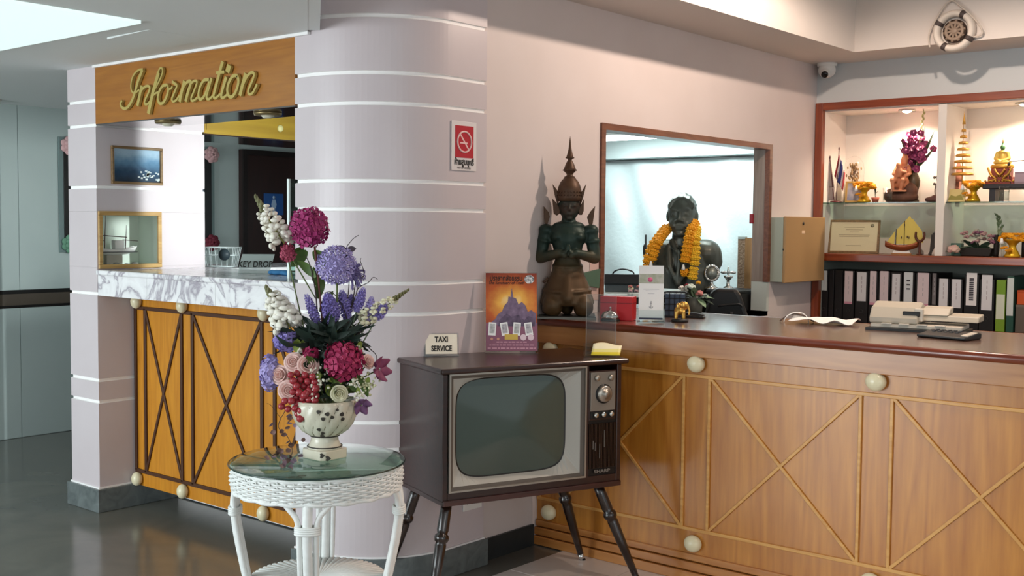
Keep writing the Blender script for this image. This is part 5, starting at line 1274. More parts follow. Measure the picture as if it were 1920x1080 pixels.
# note papers and a green card pinned on the wall beside the window frame
for k, (a, b_, col_, lab) in enumerate((((1112, 437), (1122, 464), '#d6b7ac', 'pink paper slip on the wall beside the statue shoulder'), ((1112, 465), (1122, 490), '#d2b0a6', 'pink paper slip on the wall beside the statue elbow'), ((1112, 492), (1122, 508), '#d6b4aa', 'pink paper slip beside the window frame below the elbow'), ((1108, 510), (1120, 535), '#d9bcb2', 'pink paper slip behind the statue hip'), ((1112, 537), (1122, 562), '#d3b3a8', 'lowest pink paper slip beside the window frame'))):
    p0, p1 = onX(a[0], a[1], XW), onX(b_[0], b_[1], XW); tag(MB().box((0, -.03, p1.z-p0.z), (.0015, p1.y-p0.y, 0)).build('paper_slip', M('slip_'+col_, col_, .7), None, loc=(XW+.0012, p0.y, p0.z)), lab, 'paper slip', 'pink slips beside the window')
p0 = onX(1095, 515, XW+.01)
tag(MB().add([(0, 0, 0), (0, .16, .02), (0, .15, -.075), (0, .03, -.055), (.012, 0, 0), (.012, .16, .02), (.012, .15, -.075), (.012, .03, -.055)], [(0, 1, 2, 3), (7, 6, 5, 4), (0, 4, 5, 1), (1, 5, 6, 2), (2, 6, 7, 3), (3, 7, 4, 0)]).build('green_card', M('green_card', '#4f6b58', .6), None, loc=(XW+.004, p0.y-.03, p0.z+.005)), 'grey green card pinned beside the statue arm', 'card')
# ================================================================== office behind the window
m_off = M('office_wall', '#dfe8e6', .7)
struct(MB().box((-5.75, 7.05, 0), (XW-.1, 7.15, 2.28)).build('wall_office', m_off), 'pale office back wall behind the bust', 'wall')
of_c = struct(MB().box((-5.75, 5.2, 2.16), (XW-.1, 7.05, 2.28)).build('ceiling_office', M('office_ceiling', '#cfd8d6', .7)), 'low office ceiling', 'ceiling')
struct(MB().box((-5.75, 6.80, 1.985), (XW-.1, 7.05, 2.16)).build('trim_2', M('pelmet', '#b9c4c2', .6)), 'pale pelmet at the top of the plastic sheet', 'trim')
# clear-white plastic sheet hung in folds
def sheet(u, v):
    x = -5.6+2.2*u; z = .6+1.37*v
    return (x, 6.96+.022*noise.noise(Vector((x*3+z*1.6, z*1.2, 0)))*1.6+.012*math.sin(x*16+z*5+2*noise.noise(Vector((x*2, z*2, 4)))), z)
tag(MB().sheet(sheet, 90, 50).build('plastic_sheet', M('white_plastic_film', '#d5e2e2', .28, spec=.6, coat=.3, bump=.25, bscale=30), None, solid=.001), 'white plastic sheet hanging in creases behind the bust', 'plastic sheet')
# fluorescent fitting
ft = thing('fluorescent_light', 'fluorescent tube fitting on the office ceiling', 'ceiling light', (-4.15, 6.42, 2.16))
MB().box((-.62, -.07, -.045), (.62, .07, 0)).build('housing', m_white, ft, bevel=.004)
m_tube = M('tube_glow', '#ffffff', .5, emit='#e4fbff', estr=9)
for y in (-.035, .035): mb = MB(); mb.tube([(-.59, y, -.062), (.59, y, -.062)], .014, 12); mb.build('tube', m_tube, ft)
area('office_tube_light', (-4.15, 6.42, 2.06), (-4.15, 6.75, 0), 1.1, 13, (.86, .98, 1.0), .12)
# unseen tube lamp added behind the column to light the pillar's inner face
bl = thing('added_booth_lamp', 'added upright tube lamp, unseen behind the column inside the booth', 'lamp', (-3.395, 3.752, 1.45))
MB().box((-.012, -.02, 0), (.012, .02, .55)).build('housing', m_white, bl, bevel=.003)
mb = MB(); mb.tube([(-.026, 0, .02), (-.026, 0, .53)], .010, 10); mb.build('tube', M('added_booth_glow', '#ffffff', .5, emit='#eafcff', estr=5), bl)
area('added_booth_light', (-3.445, 3.752, 1.72), (-5.3, 3.75, 1.6), .012, 8, (.9, 1, 1), .5, math.radians(75))
# ---------------------------------------------------------------- bust
BP = onY(1276, 500, 6.25); BD = (BP-CAM).dot(_f); KB = BD/F_PX; BP.z = CAM_H
bz = BP.copy(); bz.z = onY(1276, 560, 6.25).z
bu = thing('bronze_bust', 'dark bronze bust of a man in a suit jacket inside the office', 'bust', bz, face_cam(bz)-math.radians(8))
X = lambda px: (px-1276)*KB
Z = lambda py: (560-py)*KB
m_bb = M('dark_bronze', '#474d48', .4, metal=.35, col2='#57564c', nscale=8)
def bust(mb):
    E = lambda px, py, rx, ry, rz, y=0: mb.ell((X(px), y, Z(py)), (rx*KB, ry*KB, rz*KB), 22, 16)
    # skull, jaw, cheeks, neck
    E(1277, 398, 26, 31, 35, .02); E(1277, 414, 24, 27, 26, .005); E(1276, 428, 18, 21, 17, -.008); E(1276, 438, 10, 9, 6, -.052)
    E(1265, 420, 9, 8, 10, -.052); E(1288, 420, 9, 8, 10, -.052)
    capsule(mb, (X(1278), .02, Z(432)), (X(1279), .03, Z(462)), 19*KB, 23*KB, 16)
    for s_ in (-1, 1):
        capsule(mb, (X(1276+s_*4), -.083, Z(394)), (X(1276+s_*17), -.066, Z(393)), 2.0*KB, 1.7*KB, 8); E(1276+s_*10, 401, 5, 4, 2.4, -.070); capsule(mb, (X(1276+s_*5), -.080, Z(405)), (X(1276+s_*15), -.070, Z(404)), 1.4*KB, 1.1*KB, 8)
        E(1276+s_*4, 414, 3.2, 3.5, 2.6, -.092); E(1277+s_*27, 406, 3.5, 6, 10, .02)
        capsule(mb, (X(1276+s_*8), -.088, Z(415)), (X(1276+s_*13), -.076, Z(427)), 1.5*KB, 1.2*KB, 8)
    capsule(mb, (X(1276), -.084, Z(395)), (X(1276), -.103, Z(411)), 2.4*KB, 3.8*KB, 10)
    capsule(mb, (X(1268), -.083, Z(424)), (X(1284), -.083, Z(424)), 1.6*KB, 1.6*KB, 8); capsule(mb, (X(1270), -.080, Z(429)), (X(1282), -.080, Z(429)), 1.8*KB, 1.8*KB, 8)
    # hair combed back
    for k in range(13):
        a = -1.15+2.3*k/12; f_ = .96+.05*(k % 2)
        mb.tube(smooth_path([(X(1277+25*f_*math.sin(a)), -.052, Z(398-25*f_*math.cos(a))), (X(1277+26*math.sin(a)), .0, Z(398-34*f_*math.cos(a))), (X(1277+25*math.sin(a)), .07, Z(398-32*math.cos(a)))], 5), 3.4*KB, 8)
    for s_ in (-1, 1): capsule(mb, (X(1277+s_*24), .0, Z(388)), (X(1277+s_*24), .06, Z(408)), 3.4*KB, 3.6*KB, 8)
    # shoulders, chest
    capsule(mb, (X(1240), .06, Z(476)), (X(1322), .06, Z(476)), 27*KB, 28*KB, 18); E(1278, 500, 50, 34, 52, .03); E(1226, 486, 16, 22, 28, .07); E(1333, 484, 18, 24, 30, .07)
    capsule(mb, (X(1225), .07, Z(490)), (X(1228), .07, Z(545)), 17*KB, 16*KB, 14); capsule(mb, (X(1334), .07, Z(490)), (X(1322), .07, Z(520)), 18*KB, 14*KB, 14)
    capsule(mb, (X(1250), .03, Z(520)), (X(1250), .03, Z(585)), 32*KB, 30*KB, 16); capsule(mb, (X(1300), .03, Z(520)), (X(1298), .03, Z(585)), 34*KB, 30*KB, 16)
    # shirt collar, tie, lapels
    for s_ in (-1, 1):
        capsule(mb, (X(1278+s_*18), -.03, Z(452)), (X(1278+s_*6), -.105, Z(470)), 5*KB, 3.5*KB, 8)
        capsule(mb, (X(1278+s_*24), -.04, Z(462)), (X(1278+s_*17), -.112, Z(500)), 6*KB, 5*KB, 8); capsule(mb, (X(1278+s_*17), -.112, Z(500)), (X(1276), -.118, Z(535)), 5*KB, 3*KB, 8)
    capsule(mb, (X(1278), -.108, Z(470)), (X(1277), -.118, Z(530)), 4*KB, 6*KB, 8)
blob('figure', bust, .0062, m_bb, bu, 3)
MB().box((-.24, -.02, -.3), (.24, .26, -.02)).build('plinth', M('dark_plinth', '#151613', .5), bu)
m_pole = M('dark_stick', '#1f2220', .5)
pp_ = onY(1211, 440, 6.1)
t = thing('dark_staff', 'thin dark staff standing left of the bust', 'staff', (pp_.x, pp_.y, .9))
mb = MB(); mb.tube([(0, 0, 0), (0, 0, pp_.z-.9)], .007, 8); mb.build('shaft', m_pole, t); mb = MB(); mb.ell((-.008, 0, pp_.z-.9-.10), (.012, .012, .04), 10, 8); mb.build('grip', m_pole, t)
# marigold garland round the neck: every blossom is a part
m_mari = M('marigold', '#d98a0c', .7, col2='#eaa81a', nscale=40); m_mari2 = M('marigold_yellow', '#e8b31e', .7, col2='#f2c53a', nscale=40)
def mari_mesh(mat):
    mb = MB(); mb.ell((0, 0, 0), (.8, .8, .45), 12, 6)
    for ring, (n, r_, z) in enumerate(((11, .95, 0), (9, .75, .28), (9, .75, -.28))):
        for k in range(n): a = 2*PI*k/n+ring*.3; mb.ell((r_*.85*math.cos(a), r_*.85*math.sin(a), z), (.26, .26, .17), 6, 4)
    return mb.mesh('blossom', mat)
mm = [mari_mesh(m_mari), mari_mesh(m_mari2)]
gl = thing('marigold_garland', 'orange marigold garland hung around the neck of the bust', 'garland', bz, bu.rotation_euler.z)
def strand(pts, r_, mi, y0):
    P = smooth_path([(X(a), y, Z(b_)) for a, b_, y in pts], 8); acc = 0; last = P[0]; step = r_*KB*.82
    for i in range(1, len(P)):
        seg = (P[i]-last).length
        if seg >= step:
            d = (P[min(i+1, len(P)-1)]-P[max(0, i-1)]).normalized(); o = link('blossom', mm[mi], gl); o.location = P[i]; o.rotation_euler = d.to_track_quat('Z', 'Y').to_euler(); s_ = 1.15*r_*KB*rnd.uniform(.93, 1.07); o.scale = (s_, s_, s_); last = P[i]
def resamp(pts, n=60): return pts
strand([(1252, 425, .02), (1244, 437, -.05), (1235, 452, -.10), (1226, 470, -.125), (1221, 490, -.13), (1219, 515, -.13)], 9.5, 0, 0)
strand([(1260, 420, .06), (1249, 435, -.06), (1240, 455, -.135), (1233, 475, -.15), (1230, 488, -.15)], 7.5, 0, 0)
strand([(1302, 415, .02), (1299, 430, -.08), (1296, 450, -.14), (1293, 470, -.15), (1290, 490, -.155)], 9, 0, 0)
strand([(1304, 425, .0), (1307, 447, -.11), (1308, 470, -.13), (1307, 495, -.14), (1303, 522, -.14)], 8.5, 1, 0)
strand([(1280, 511, -.15), (1290, 509, -.15), (1297, 512, -.15)], 7, 0, 0)
cone = MB().lathe([(0, .022), (.006, .018), (.010, .0), (.012, -.012), (0, -.014)], 12).mesh('white_bud', m_white)
for px, py in ((1228, 495), (1288, 500)): link('white_bud', cone, gl, loc=(X(px), -.165, Z(py)))
# ---------------------------------------------------------------- things on the office sill and desk
dk = thing('office_desk', 'white topped desk inside the office below the bust', 'desk', (-3.75, 5.6, 0))
MB().box((-.33, -.72, 1.10), (.25, .18, 1.125)).build('desk_top', M('pale_desk_top', '#cfe0e0', .3), dk, bevel=.003)
MB().box((-.30, -.69, 1.06), (.23, .16, 1.10)).build('apron', m_blackp, dk)
for x in (-.30, .20):
    for y in (-.68, .13): MB().box((x, y, 0), (x+.03, y+.03, 1.06)).build('leg', m_blackp, dk)
p = onZ(1163, 548, 1.1255)
hb = thing('handbag', 'dark grey handbag with a thin handle on the office desk', 'handbag', (p.x-.02, p.y+.05, 1.1255), face_cam(p))
mb = MB(); mb.prism([(-.035, 0), (.04, 0), (.03, .088), (.02, .094), (-.02, .094)], 'x', -.10, .10); mb.build('body', M('grey_leather', '#3c4549', .35), hb, bevel=.008)
mb = MB(); mb.prism([(-.04, .05), (-.03, .04), (-.022, .094), (.02, .098), (.02, .10), (-.024, .10)], 'x', -.102, .102); mb.build('flap', M('dark_leather', '#1b2023', .35), hb, bevel=.003)
mb = MB(); mb.tube(smooth_path([(-.06, 0, .09), (-.045, 0, .115), (0, 0, .128), (.055, 0, .115), (.065, 0, .09)], 5), .0042, 8); mb.build('handle', M('dark_leather', '#1b2023', .35), hb)
p = onZ(1192, 550, 1.1255)
t = thing('posy', 'small posy of pale flowers beside the handbag', 'posy', (p.x+.03, p.y-.04, 1.1255))
for k in range(6): mb = MB(); petal_ball(mb, (rnd.uniform(-.045, .045), rnd.uniform(-.02, .02), .015+.012*(k % 3)), .014); mb.build('flower_head', M('posy%d' % (k % 3), ['#c9a3a8', '#d3cfae', '#b8746e'][k % 3], .7), t)
# black office chair back with bag strap line
p = onY(1362, 572, 5.30)
ch = thing('office_chair', 'black high backed office chair behind the counter', 'chair', (p.x, p.y, 0), face_cam(p))
k2 = (p-CAM).dot(_f)/F_PX
CZ = lambda py: onY(1362, py, p.y).z
def chb(mb): mb.prism([(-42*k2, .75), (46*k2, .75), (44*k2, CZ(602)), (26*k2, CZ(552)), (18*k2, CZ(541)), (-20*k2, CZ(540)), (-30*k2, CZ(550)), (-40*k2, CZ(590))], 'y', -.045, .05)
mb = MB(); chb(mb); mb.build('backrest', M('black_leather', '#0c0d0e', .4), ch, bevel=.02, segs=3)
mb = MB(); mb.tube(smooth_path([(-15*k2, -.05, CZ(573)), (5*k2, -.052, CZ(570)), (24*k2, -.05, CZ(569)), (28*k2, -.048, CZ(574))], 5), .006, 6); mb.build('seam', M('black_piping', '#1c1d1e', .3), ch)
MB().box((-.24, -.30, .48), (.24, .10, .56)).build('seat', M('black_leather', '#0c0d0e', .4), ch, bevel=.02)
mb = MB(); mb.tube([(0, -.1, .48), (0, -.1, .1)], .03, 12); mb.build('column', m_blackp, ch)
for k in range(5): a = 2*PI*k/5; mb = MB(); mb.tube([(0, -.1, .1), (.26*math.cos(a), -.1+.26*math.sin(a), .04)], .018, 8); mb.tube([(.26*math.cos(a)-.01, -.1+.26*math.sin(a), .03), (.26*math.cos(a)+.01, -.1+.26*math.sin(a), .03)], .029, 10); mb.build('foot', m_blackp, ch)
MB().box((7*k2, -.052, CZ(590)), (12*k2, -.045, CZ(583))).build('buckle', m_steel, ch)
# trophies on a low cabinet beside the bust
ZCB = onY(1334, 542, 6.28).z
cab = thing('office_cabinet', 'dark low cabinet behind the office chair', 'cabinet', (-3.50, 6.44, 0))
MB().box((-.10, -.25, 0), (.11, .2, ZCB-.015)).build('body', m_blackp, cab, bevel=.005)
MB().box((-.105, -.255, ZCB-.015), (.115, .205, ZCB)).build('top', m_blackp, cab, bevel=.003)
p = onY(1334, 545, 6.28)
tr = thing('wreath_trophy', 'silver wreath trophy on a round foot beside the bust', 'trophy', (p.x, p.y, ZCB+.0005), face_cam(p))
MB().lathe([(0, 0), (.042, 0), (.042, .008), (.03, .018), (.012, .032), (.010, .05), (.016, .056), (0, .058)], 24).build('foot', m_silver, tr)
mb = MB()
for k in range(26):
    a = 2*PI*k/26; mb.ell((.042*math.cos(a), 0, .10+.046*math.sin(a)), (.010, .008, .010), 8, 6)
mb.build('wreath', m_silver, tr); MB().lathe([(0, 0), (.034, 0), (.034, .006), (0, .006)], 24, Matrix.Translation((0, 0, .10)) @ Matrix.Rotation(PI/2, 4, 'X') @ Matrix.Diagonal((1, 1.1, 1, 1))).build('medallion', M('grey_medal', '#8e938c', .4, metal=.6), tr)
p = onY(1365, 545, 6.36)
t2 = thing('figure_trophy', 'small silver trophy with a winged figure right of the wreath trophy', 'trophy', (p.x, p.y, ZCB+.0005), face_cam(p))
MB().lathe([(0, 0), (.03, 0), (.03, .012), (.012, .02), (.010, .055), (.028, .075), (.03, .085), (0, .085)], 20).build('cup', m_silver, t2)
def wing(mb): mb.ell((0, 0, .11), (.009, .009, .03), 10, 8); mb.ell((0, 0, .085), (.009, .009, .012), 10, 8); mb.ell((-.028, 0, .105), (.024, .005, .010), 10, 6); mb.ell((.028, 0, .105), (.024, .005, .010), 10, 6); mb.ell((0, 0, .135), .007, 8, 6)
blob('figure', wing, .003, m_silver, t2, 2)
# patterned timber board leaning inside the right jamb
p0, p1 = onY(1384, 440, 6.55), onY(1410, 545, 6.55)
t = thing('timber_board', 'brown carved timber board standing inside the window at the right', 'board', (p0.x, 6.55, p1.z-.02))
MB().box((0, 0, 0), (.055, .02, p0.z-p1.z)).build('carved_board', M('carved_brown', '#7d6047', .6, col2='#a38b74', nscale=60, bump=.5, bscale=80), t)
MB().box((.057, -.01, -.03), (.098, .02, p0.z-p1.z)).build('post', wood('post_wood', '#8a6238', '#a57a4a', 'z', .5, .1, 5), t)
for s_, b_ in ((0, .0), (1, p0.z-p1.z)):
    mb = MB(); mb.box((0, -.002, b_-.008), (.055, .022, b_+.008)); mb.build('fringe', M('grey_fringe', '#aab5b0', .7), t)
p = onY(1408, 410, 6.344-.015); tag(MB().box((-.012, 0, -.03), (.012, .015, .03)).build('red_switch', M('red_plastic', '#8f1a2a', .4), None, loc=(p.x, p.y, p.z), bevel=.003), 'small red switch box inside the window at the right', 'switch')
# ---------------------------------------------------------------- meter box on the wall
mbx = thing('meter_box', 'beige metal distribution box on the wall right of the window', 'electric box', (XW, 6.39, 1.16))
MB().box((0.0005, 0, 0), (.085, .555, .40)).build('case', M('green_grey_metal', '#a5ada0', .5), mbx, bevel=.003)
MB().box((.085, .0, -.005), (.103, .56, .405)).build('door', M('beige_metal', '#a8855a', .45), mbx, bevel=.004)
p = onX(1506, 435, XW+.103); MB().box((.103, p.y-6.39-.02, p.z-1.16-.01), (.105, p.y-6.39+.02, p.z-1.16+.01)).build('label', M('label_peach', '#e3c3a2', .5), mbx)
p = onX(1506, 419, XW+.103); MB().lathe([(0, .004), (.010, .004), (.010, 0)], 14, Matrix.Translation((.103, p.y-6.39, p.z-1.16)) @ Matrix.Rotation(PI/2, 4, 'Y')).build('lock', M('dark_lock', '#3a3128', .5), mbx)
p = onX(1468, 468, XW+.103); MB().lathe([(0, .004), (.006, .004), (.006, 0)], 12, Matrix.Translation((.103, p.y-6.39, p.z-1.16)) @ Matrix.Rotation(PI/2, 4, 'Y')).build('catch', M('dark_lock', '#3a3128', .5), mbx)
# ================================================================== display shelves (front y = 7.0, back y = 7.36)
m_rw = wood('red_shelf_wood', '#742a10', '#94451f', 'x', .3, .5, 5); m_rwz = wood('red_post_wood', '#742a10', '#94451f', 'z', .3, .5, 5)
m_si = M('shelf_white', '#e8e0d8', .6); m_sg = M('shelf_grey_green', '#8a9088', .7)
su = thing('display_shelves', 'built in display shelves framed in red brown wood behind the reception', 'shelf', (-3.272, 7.0, 0))
def sb(name, lo, hi, mat, bevel=0): return MB().box((lo[0]+3.272, lo[1]-7.0, lo[2]), (hi[0]+3.272, hi[1]-7.0, hi[2])).build(name, mat, su, bevel=bevel)
ZW, ZGL = 1.332, 1.664; XR = 1.2
sb('post', (-3.272, 6.975, .02), (-3.222, 7.02, 2.31), m_rwz, .004)
sb('top_rail', (-3.222, 6.975, 2.262), (XR, 7.02, 2.31), m_rw, .004)
sb('shelf_board', (-3.222, 6.965, 1.283), (XR, 7.36, ZW), m_rw, .006)
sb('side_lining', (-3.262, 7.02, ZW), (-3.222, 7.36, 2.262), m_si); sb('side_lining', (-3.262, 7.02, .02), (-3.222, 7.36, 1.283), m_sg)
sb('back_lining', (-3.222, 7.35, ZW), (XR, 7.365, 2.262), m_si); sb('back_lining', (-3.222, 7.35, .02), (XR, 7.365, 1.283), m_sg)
sb('ceiling_lining', (-3.222, 7.02, 2.255), (XR, 7.36, 2.27), m_si)
for x in (-2.474, -1.63, -.78): sb('divider', (x, 6.985, ZW), (x+.05, 7.35, 2.257), m_si, .002)
m_gsh = glass('shelf_glass', '#b9cfc8', .04, 1.5)
xs = [-3.222, -2.474, -2.424, -1.63, -1.58, -.78]
for a, b_ in ((-3.22, -2.476), (-2.422, -1.632), (-1.578, -.782)): sb('glass_shelf', (a, 7.01, ZGL-.008), (b_, 7.345, ZGL), m_gsh)
sb('desk_board', (-3.222, 6.80, .855), (XR, 7.35, .885), m_rw, .004)
# shelf downlights
for k, x in enumerate((-2.74, -2.03, -1.2)):
    t = thing('shelf_spotlight', ['glowing spotlight in the top of the left shelf bay', 'glowing spotlight in the top of the right shelf bay', 'spotlight in the shelf bay beyond the right edge'][k], 'spotlight', (x, 7.17, 2.255))
    MB().lathe([(.035, -.010), (.05, -.010), (.052, 0), (.035, 0)], 24).build('trim_ring', m_silver, t); MB().lathe([(0, -.022), (.02, -.018), (.033, -.006), (.034, 0)], 20).build('lamp', M('spot_glow', '#fff2dd', .5, emit='#ffe2b8', estr=26), t)
    point('shelf_spot_light', (x, 7.17, 2.21), 23, (1, .80, .60), .03, math.radians(150), .8, (x, 7.22, 0))
def gx(px, py, Y=7.12): return onY(px, py, Y)
KH = (gx(1700, 300)-CAM).dot(_f)/F_PX
def put(px, Y=7.12, z=ZGL): q = gx(px, 380 if z == ZGL else 475, Y); return Vector((q.x, Y, z+.0008))
# --- table flags
t = thing('table_flags', 'desk flag stand with a grey pennant and a striped flag', 'flag stand', put(1567, 7.10))
MB().lathe([(0, 0), (.04, 0), (.038, .008), (.01, .012), (0, .012)], 20).build('base', M('maroon_wood', '#54191c', .4), t)
for x, h, tl_ in ((-.042, .29, -.02), (.008, .345, .02)):
    mb = MB(); mb.tube([(x*.3, 0, .01), (x+tl_*.3, 0, h)], .0028, 6); mb.ell((x+tl_*.3, 0, h+.008), (.005, .005, .012), 8, 6); mb.build('pole', M('maroon_wood', '#54191c', .4), t)
def cloth(poly_top, poly_bot, n, mat, name='flag_stripe'):
    def f(u, v):
        a = Vector(poly_top[0]).lerp(Vector(poly_top[1]), u); b_ = Vector(poly_bot[0]).lerp(Vector(poly_bot[1]), u); p_ = a.lerp(b_, v); return (p_.x, p_.y+.006*math.sin(u*7+v*3), p_.z)
    MB().sheet(f, 6, 10).build(name, mat, t, solid=.0015)
cloth([(-.050, 0, .26), (-.043, 0, .26)], [(-.078, 0, .10), (-.012, 0, .10)], 6, M('grey_cloth', '#9a8a86', .8), 'pennant'); cloth([(-.078, 0, .10), (-.012, 0, .10)], [(-.05, 0, .012), (-.018, 0, .012)], 6, M('grey_cloth', '#9a8a86', .8), 'pennant')
fr_, fw_, fb_ = M('flag_red', '#9c2c36', .8), M('flag_white', '#ddd3d3', .8), M('flag_blue', '#343a78', .8)
x0 = [(.012, .33), (-.012, .18)]
cols = [(fr_, 0, .16), (fw_, .16, .34), (fb_, .34, .66), (fw_, .66, .84), (fr_, .84, 1)]
for mt, a, b_ in cols:
    tp = lambda s_: (.012+.046*s_, 0, .325-.13*s_); bt_ = lambda s_: (-.014+.062*s_, 0, .175-.10*s_)
    cloth([tp(a), tp(b_)], [bt_(a), bt_(b_)], 4, mt)
# --- glass dome with a dried arrangement, on a low stand behind the photo
t = thing('glass_dome', 'clear glass dome over a dried arrangement behind a framed photo', 'glass dome', put(1600, 7.24))
MB().lathe([(0, 0), (.065, 0), (.065, .13), (0, .13)], 24).build('stand', M('cream_stand', '#d8c8b2', .6), t)
MB().lathe([(.062, .13), (.064, .17), (.066, .22), (.058, .265), (.036, .298), (.014, .31), (0, .312)], 28).build('dome', m_glass, t)
mb = MB(); r4 = random.Random(8)
for k in range(70): mb.ell((r4.gauss(0, .018), r4.gauss(0, .016), .135+r4.random()*.125), (.006, .006, .011), 6, 4)
mb.build('dried_flowers', M('dried_tan', '#a8865f', .8, col2='#7d6344', nscale=60), t)
# --- small framed photo
t = thing('framed_photo', 'small gold framed photograph leaning on the upper shelf', 'photo frame', put(1602, 7.10), face_cam(put(1602))*.5)
T = Matrix.Rotation(math.radians(-8), 4, 'X')
mb = MB()
for lo, hi in (((-.062, 0), (.062, .012)), ((-.062, .128), (.062, .14)), ((-.062, .012), (-.05, .128)), ((.05, .012), (.062, .128))): mb.box((lo[0], 0, lo[1]), (hi[0], .012, hi[1]), T)
mb.build('frame', M('brass_frame', '#c9a05a', .4, metal=.5), t); MB().box((-.05, .004, .012), (.05, .009, .128), T).build('photo', M('photo_print', '#7d80a0', .4, col2='#d9cfc6', nscale=16), t)
# --- gilded offering stands with marigolds (three)
def offering(label, px, Y, z, s_=1.):
    p_ = put(px, Y, z); t = thing('offering_stand', label, 'offering stand', p_, rnd.uniform(-.3, .3), 'gilt offering stands')
    MB().lathe([(0, 0), (.040, 0), (.042, .010), (.034, .02), (.030, .032), (.020, .045), (.018, .062), (.026, .075), (.042, .088), (.050, .098), (.046, .098), (.0, .088)], 20, Matrix.Scale(s_, 4)).build('stand', M('gilt', '#d8a622', .3, metal=.5), t)
    for k in range(12):
        a = 2*PI*k/12; o = link('blossom', mm[k % 2 and 0], t); o.location = (.056*s_*math.cos(a), .046*s_*math.sin(a), (.106+.012*math.sin(3*a+px))*s_); q = rnd.uniform(.017, .024)*s_; o.scale = (q, q, q); o.rotation_euler = (rnd.uniform(-.5, .5), rnd.uniform(-.5, .5), 0)
    for k in range(5): o = link('blossom', mm[0], t); o.location = ((.0+.02*(k-2))*s_, -.012*s_, .125*s_); o.scale = (.016*s_,)*3
    for k in range(4): o = link('blossom', mm[0], t); o.location = ((-.035+.012*k)*s_, -.048*s_, (.05-.006*k+.01*(k % 2))*s_); o.scale = (.014*s_,)*3
    link('white_bud', cone, t, loc=(-.04*s_, -.058*s_, .085*s_))
offering('gilt offering stand with marigolds beside the framed photo', 1620, 7.08, ZGL)
offering('gilt offering stand with marigolds below the golden tiered umbrella', 1825, 7.08, ZGL, .98)
offering('gilt offering stand with marigolds on the wooden shelf', 1898, 7.03, ZW, 1.1)
# --- small pot plant
t = thing('pot_plant', 'tiny plant in a terracotta pot on the upper shelf', 'pot plant', put(1641, 7.12))
MB().lathe([(0, 0), (.018, 0), (.026, .032), (.022, .032), (0, .028)], 16).build('pot', M('terracotta', '#a0543f', .7), t)
mb = MB(); mb.tube([(0, 0, .03), (-.004, 0, .08)], .002, 6); mb.build('stem', m_leafd, t)
for k in range(4): mb = MB(); a = k*1.6; leaf_mesh(mb, (-.002, 0, .05+.008*k), (.02*math.cos(a), .01*math.sin(a), .075+.014*k), .012); mb.build('leaf', m_leafd, t)
mb = MB(); petal_ball(mb, (.004, 0, .10), .008); mb.build('flower', m_white, t)
# --- tumblers
def tumbler(label, px, Y):
    t = thing('glass_tumbler', label, 'glass', put(px, Y), 0, 'water tumblers'); MB().lathe([(0, 0), (.028, 0), (.031, .088), (.029, .088), (.026, .008), (0, .008)], 20).build('glass', m_glass, t); MB().lathe([(0, .009), (.0255, .009), (.028, .06), (0, .06)], 20).build('water', glass('water', '#e8f0f0', .02, 1.33), t)
tumbler('water tumbler in front of the terracotta figures', 1664, 7.03); tumbler('water tumbler below the seated green figure', 1882, 7.03)
# --- terracotta group of seated figures on a dark rock
t = thing('terracotta_group', 'terracotta group of two seated figures on a dark rock', 'figurine', put(1690, 7.16), math.radians(15)); k = KH
m_tc = M('terracotta_pink', '#b06a48', .6, col2='#c98a66', nscale=14); 
def rock(mb): mb.ell((.0, 0, .035), (.105, .06, .045), 14, 8); mb.ell((.05, .0, .07), (.05, .05, .06), 12, 8); mb.ell((-.06, 0, .04), (.05, .05, .05), 12, 8); mb.ell((.0, .01, .08), (.06, .04, .04), 12, 8)
blob('rock', rock, .006, M('dark_rock', '#3a241c', .7, col2='#6b4634', nscale=10), t, 2)
def group(mb):
    # bearer seated behind, smaller figure in front with legs hanging
    mb.ell((.005, .01, .19), (.042, .035, .055), 12, 8); mb.ell((.012, .0, .26), (.024, .026, .03), 12, 8); mb.lathe([(.026, .27), (.02, .29), (.01, .31), (0, .335)], 12, Matrix.Translation((.014, 0, 0)))
    for s_ in (-1, 1):
        capsule(mb, (.005+s_*.035, .0, .225), (.0+s_*.05, -.03, .18), .014, .011); capsule(mb, (s_*.05, -.03, .18), (.0+s_*.02, -.055, .165), .011, .009)
        capsule(mb, (s_*.022, -.02, .145), (-.02+s_*.032, -.065, .14), .02, .016); capsule(mb, (-.02+s_*.032, -.065, .14), (-.025+s_*.022, -.06, .075), .014, .010); mb.ell((-.027+s_*.022, -.07, .072), (.012, .02, .008), 8, 6)
    mb.ell((-.015, -.045, .19), (.024, .022, .035), 12, 8); mb.ell((-.018, -.05, .235), (.017, .018, .02), 10, 8); capsule(mb, (-.03, -.05, .2), (.03, -.055, .19), .010, .008); mb.ell((.0, 0, .12), (.05, .05, .05), 12, 8)
blob('figures', group, .005, m_tc, t, 2)
MB().box((-.05, -.085, .066), (.035, -.035, .078)).build('foot_ledge', m_tc, t, bevel=.004)
# --- bronze vase of gladioli
t = thing('gladiolus_vase', 'brown vase of magenta gladioli with long leaves on the upper shelf', 'vase', put(1712, 7.2)); 
MB().lathe([(0, 0), (.038, 0), (.036, .01), (.022, .035), (.026, .06), (.038, .11), (.04, .14), (.03, .17), (.019, .19), (.022, .21), (.017, .21), (0, .17)], 24).build('vase_body', M('brown_vase', '#4a3a26', .4, metal=.2), t)
rg = random.Random(4); m_gla = M('gladiolus_petal', '#6e2247', .6, col2='#8f3a68', nscale=40)
for k in range(54):
    x, z = rg.gauss(.008, .036), .315+rg.gauss(.0, .06); mb = MB(); petal_flat(mb, Vector((0, 0, 0)), Vector((rg.gauss(0, .6), -1, rg.gauss(.1, .5))), .026, 5, .45, rg.random(), .95); mb.ell((0, 0, 0), (.013, .013, .013), 8, 6); o = mb.build('blossom', m_gla, t, loc=(x, rg.gauss(-.01, .02), z))
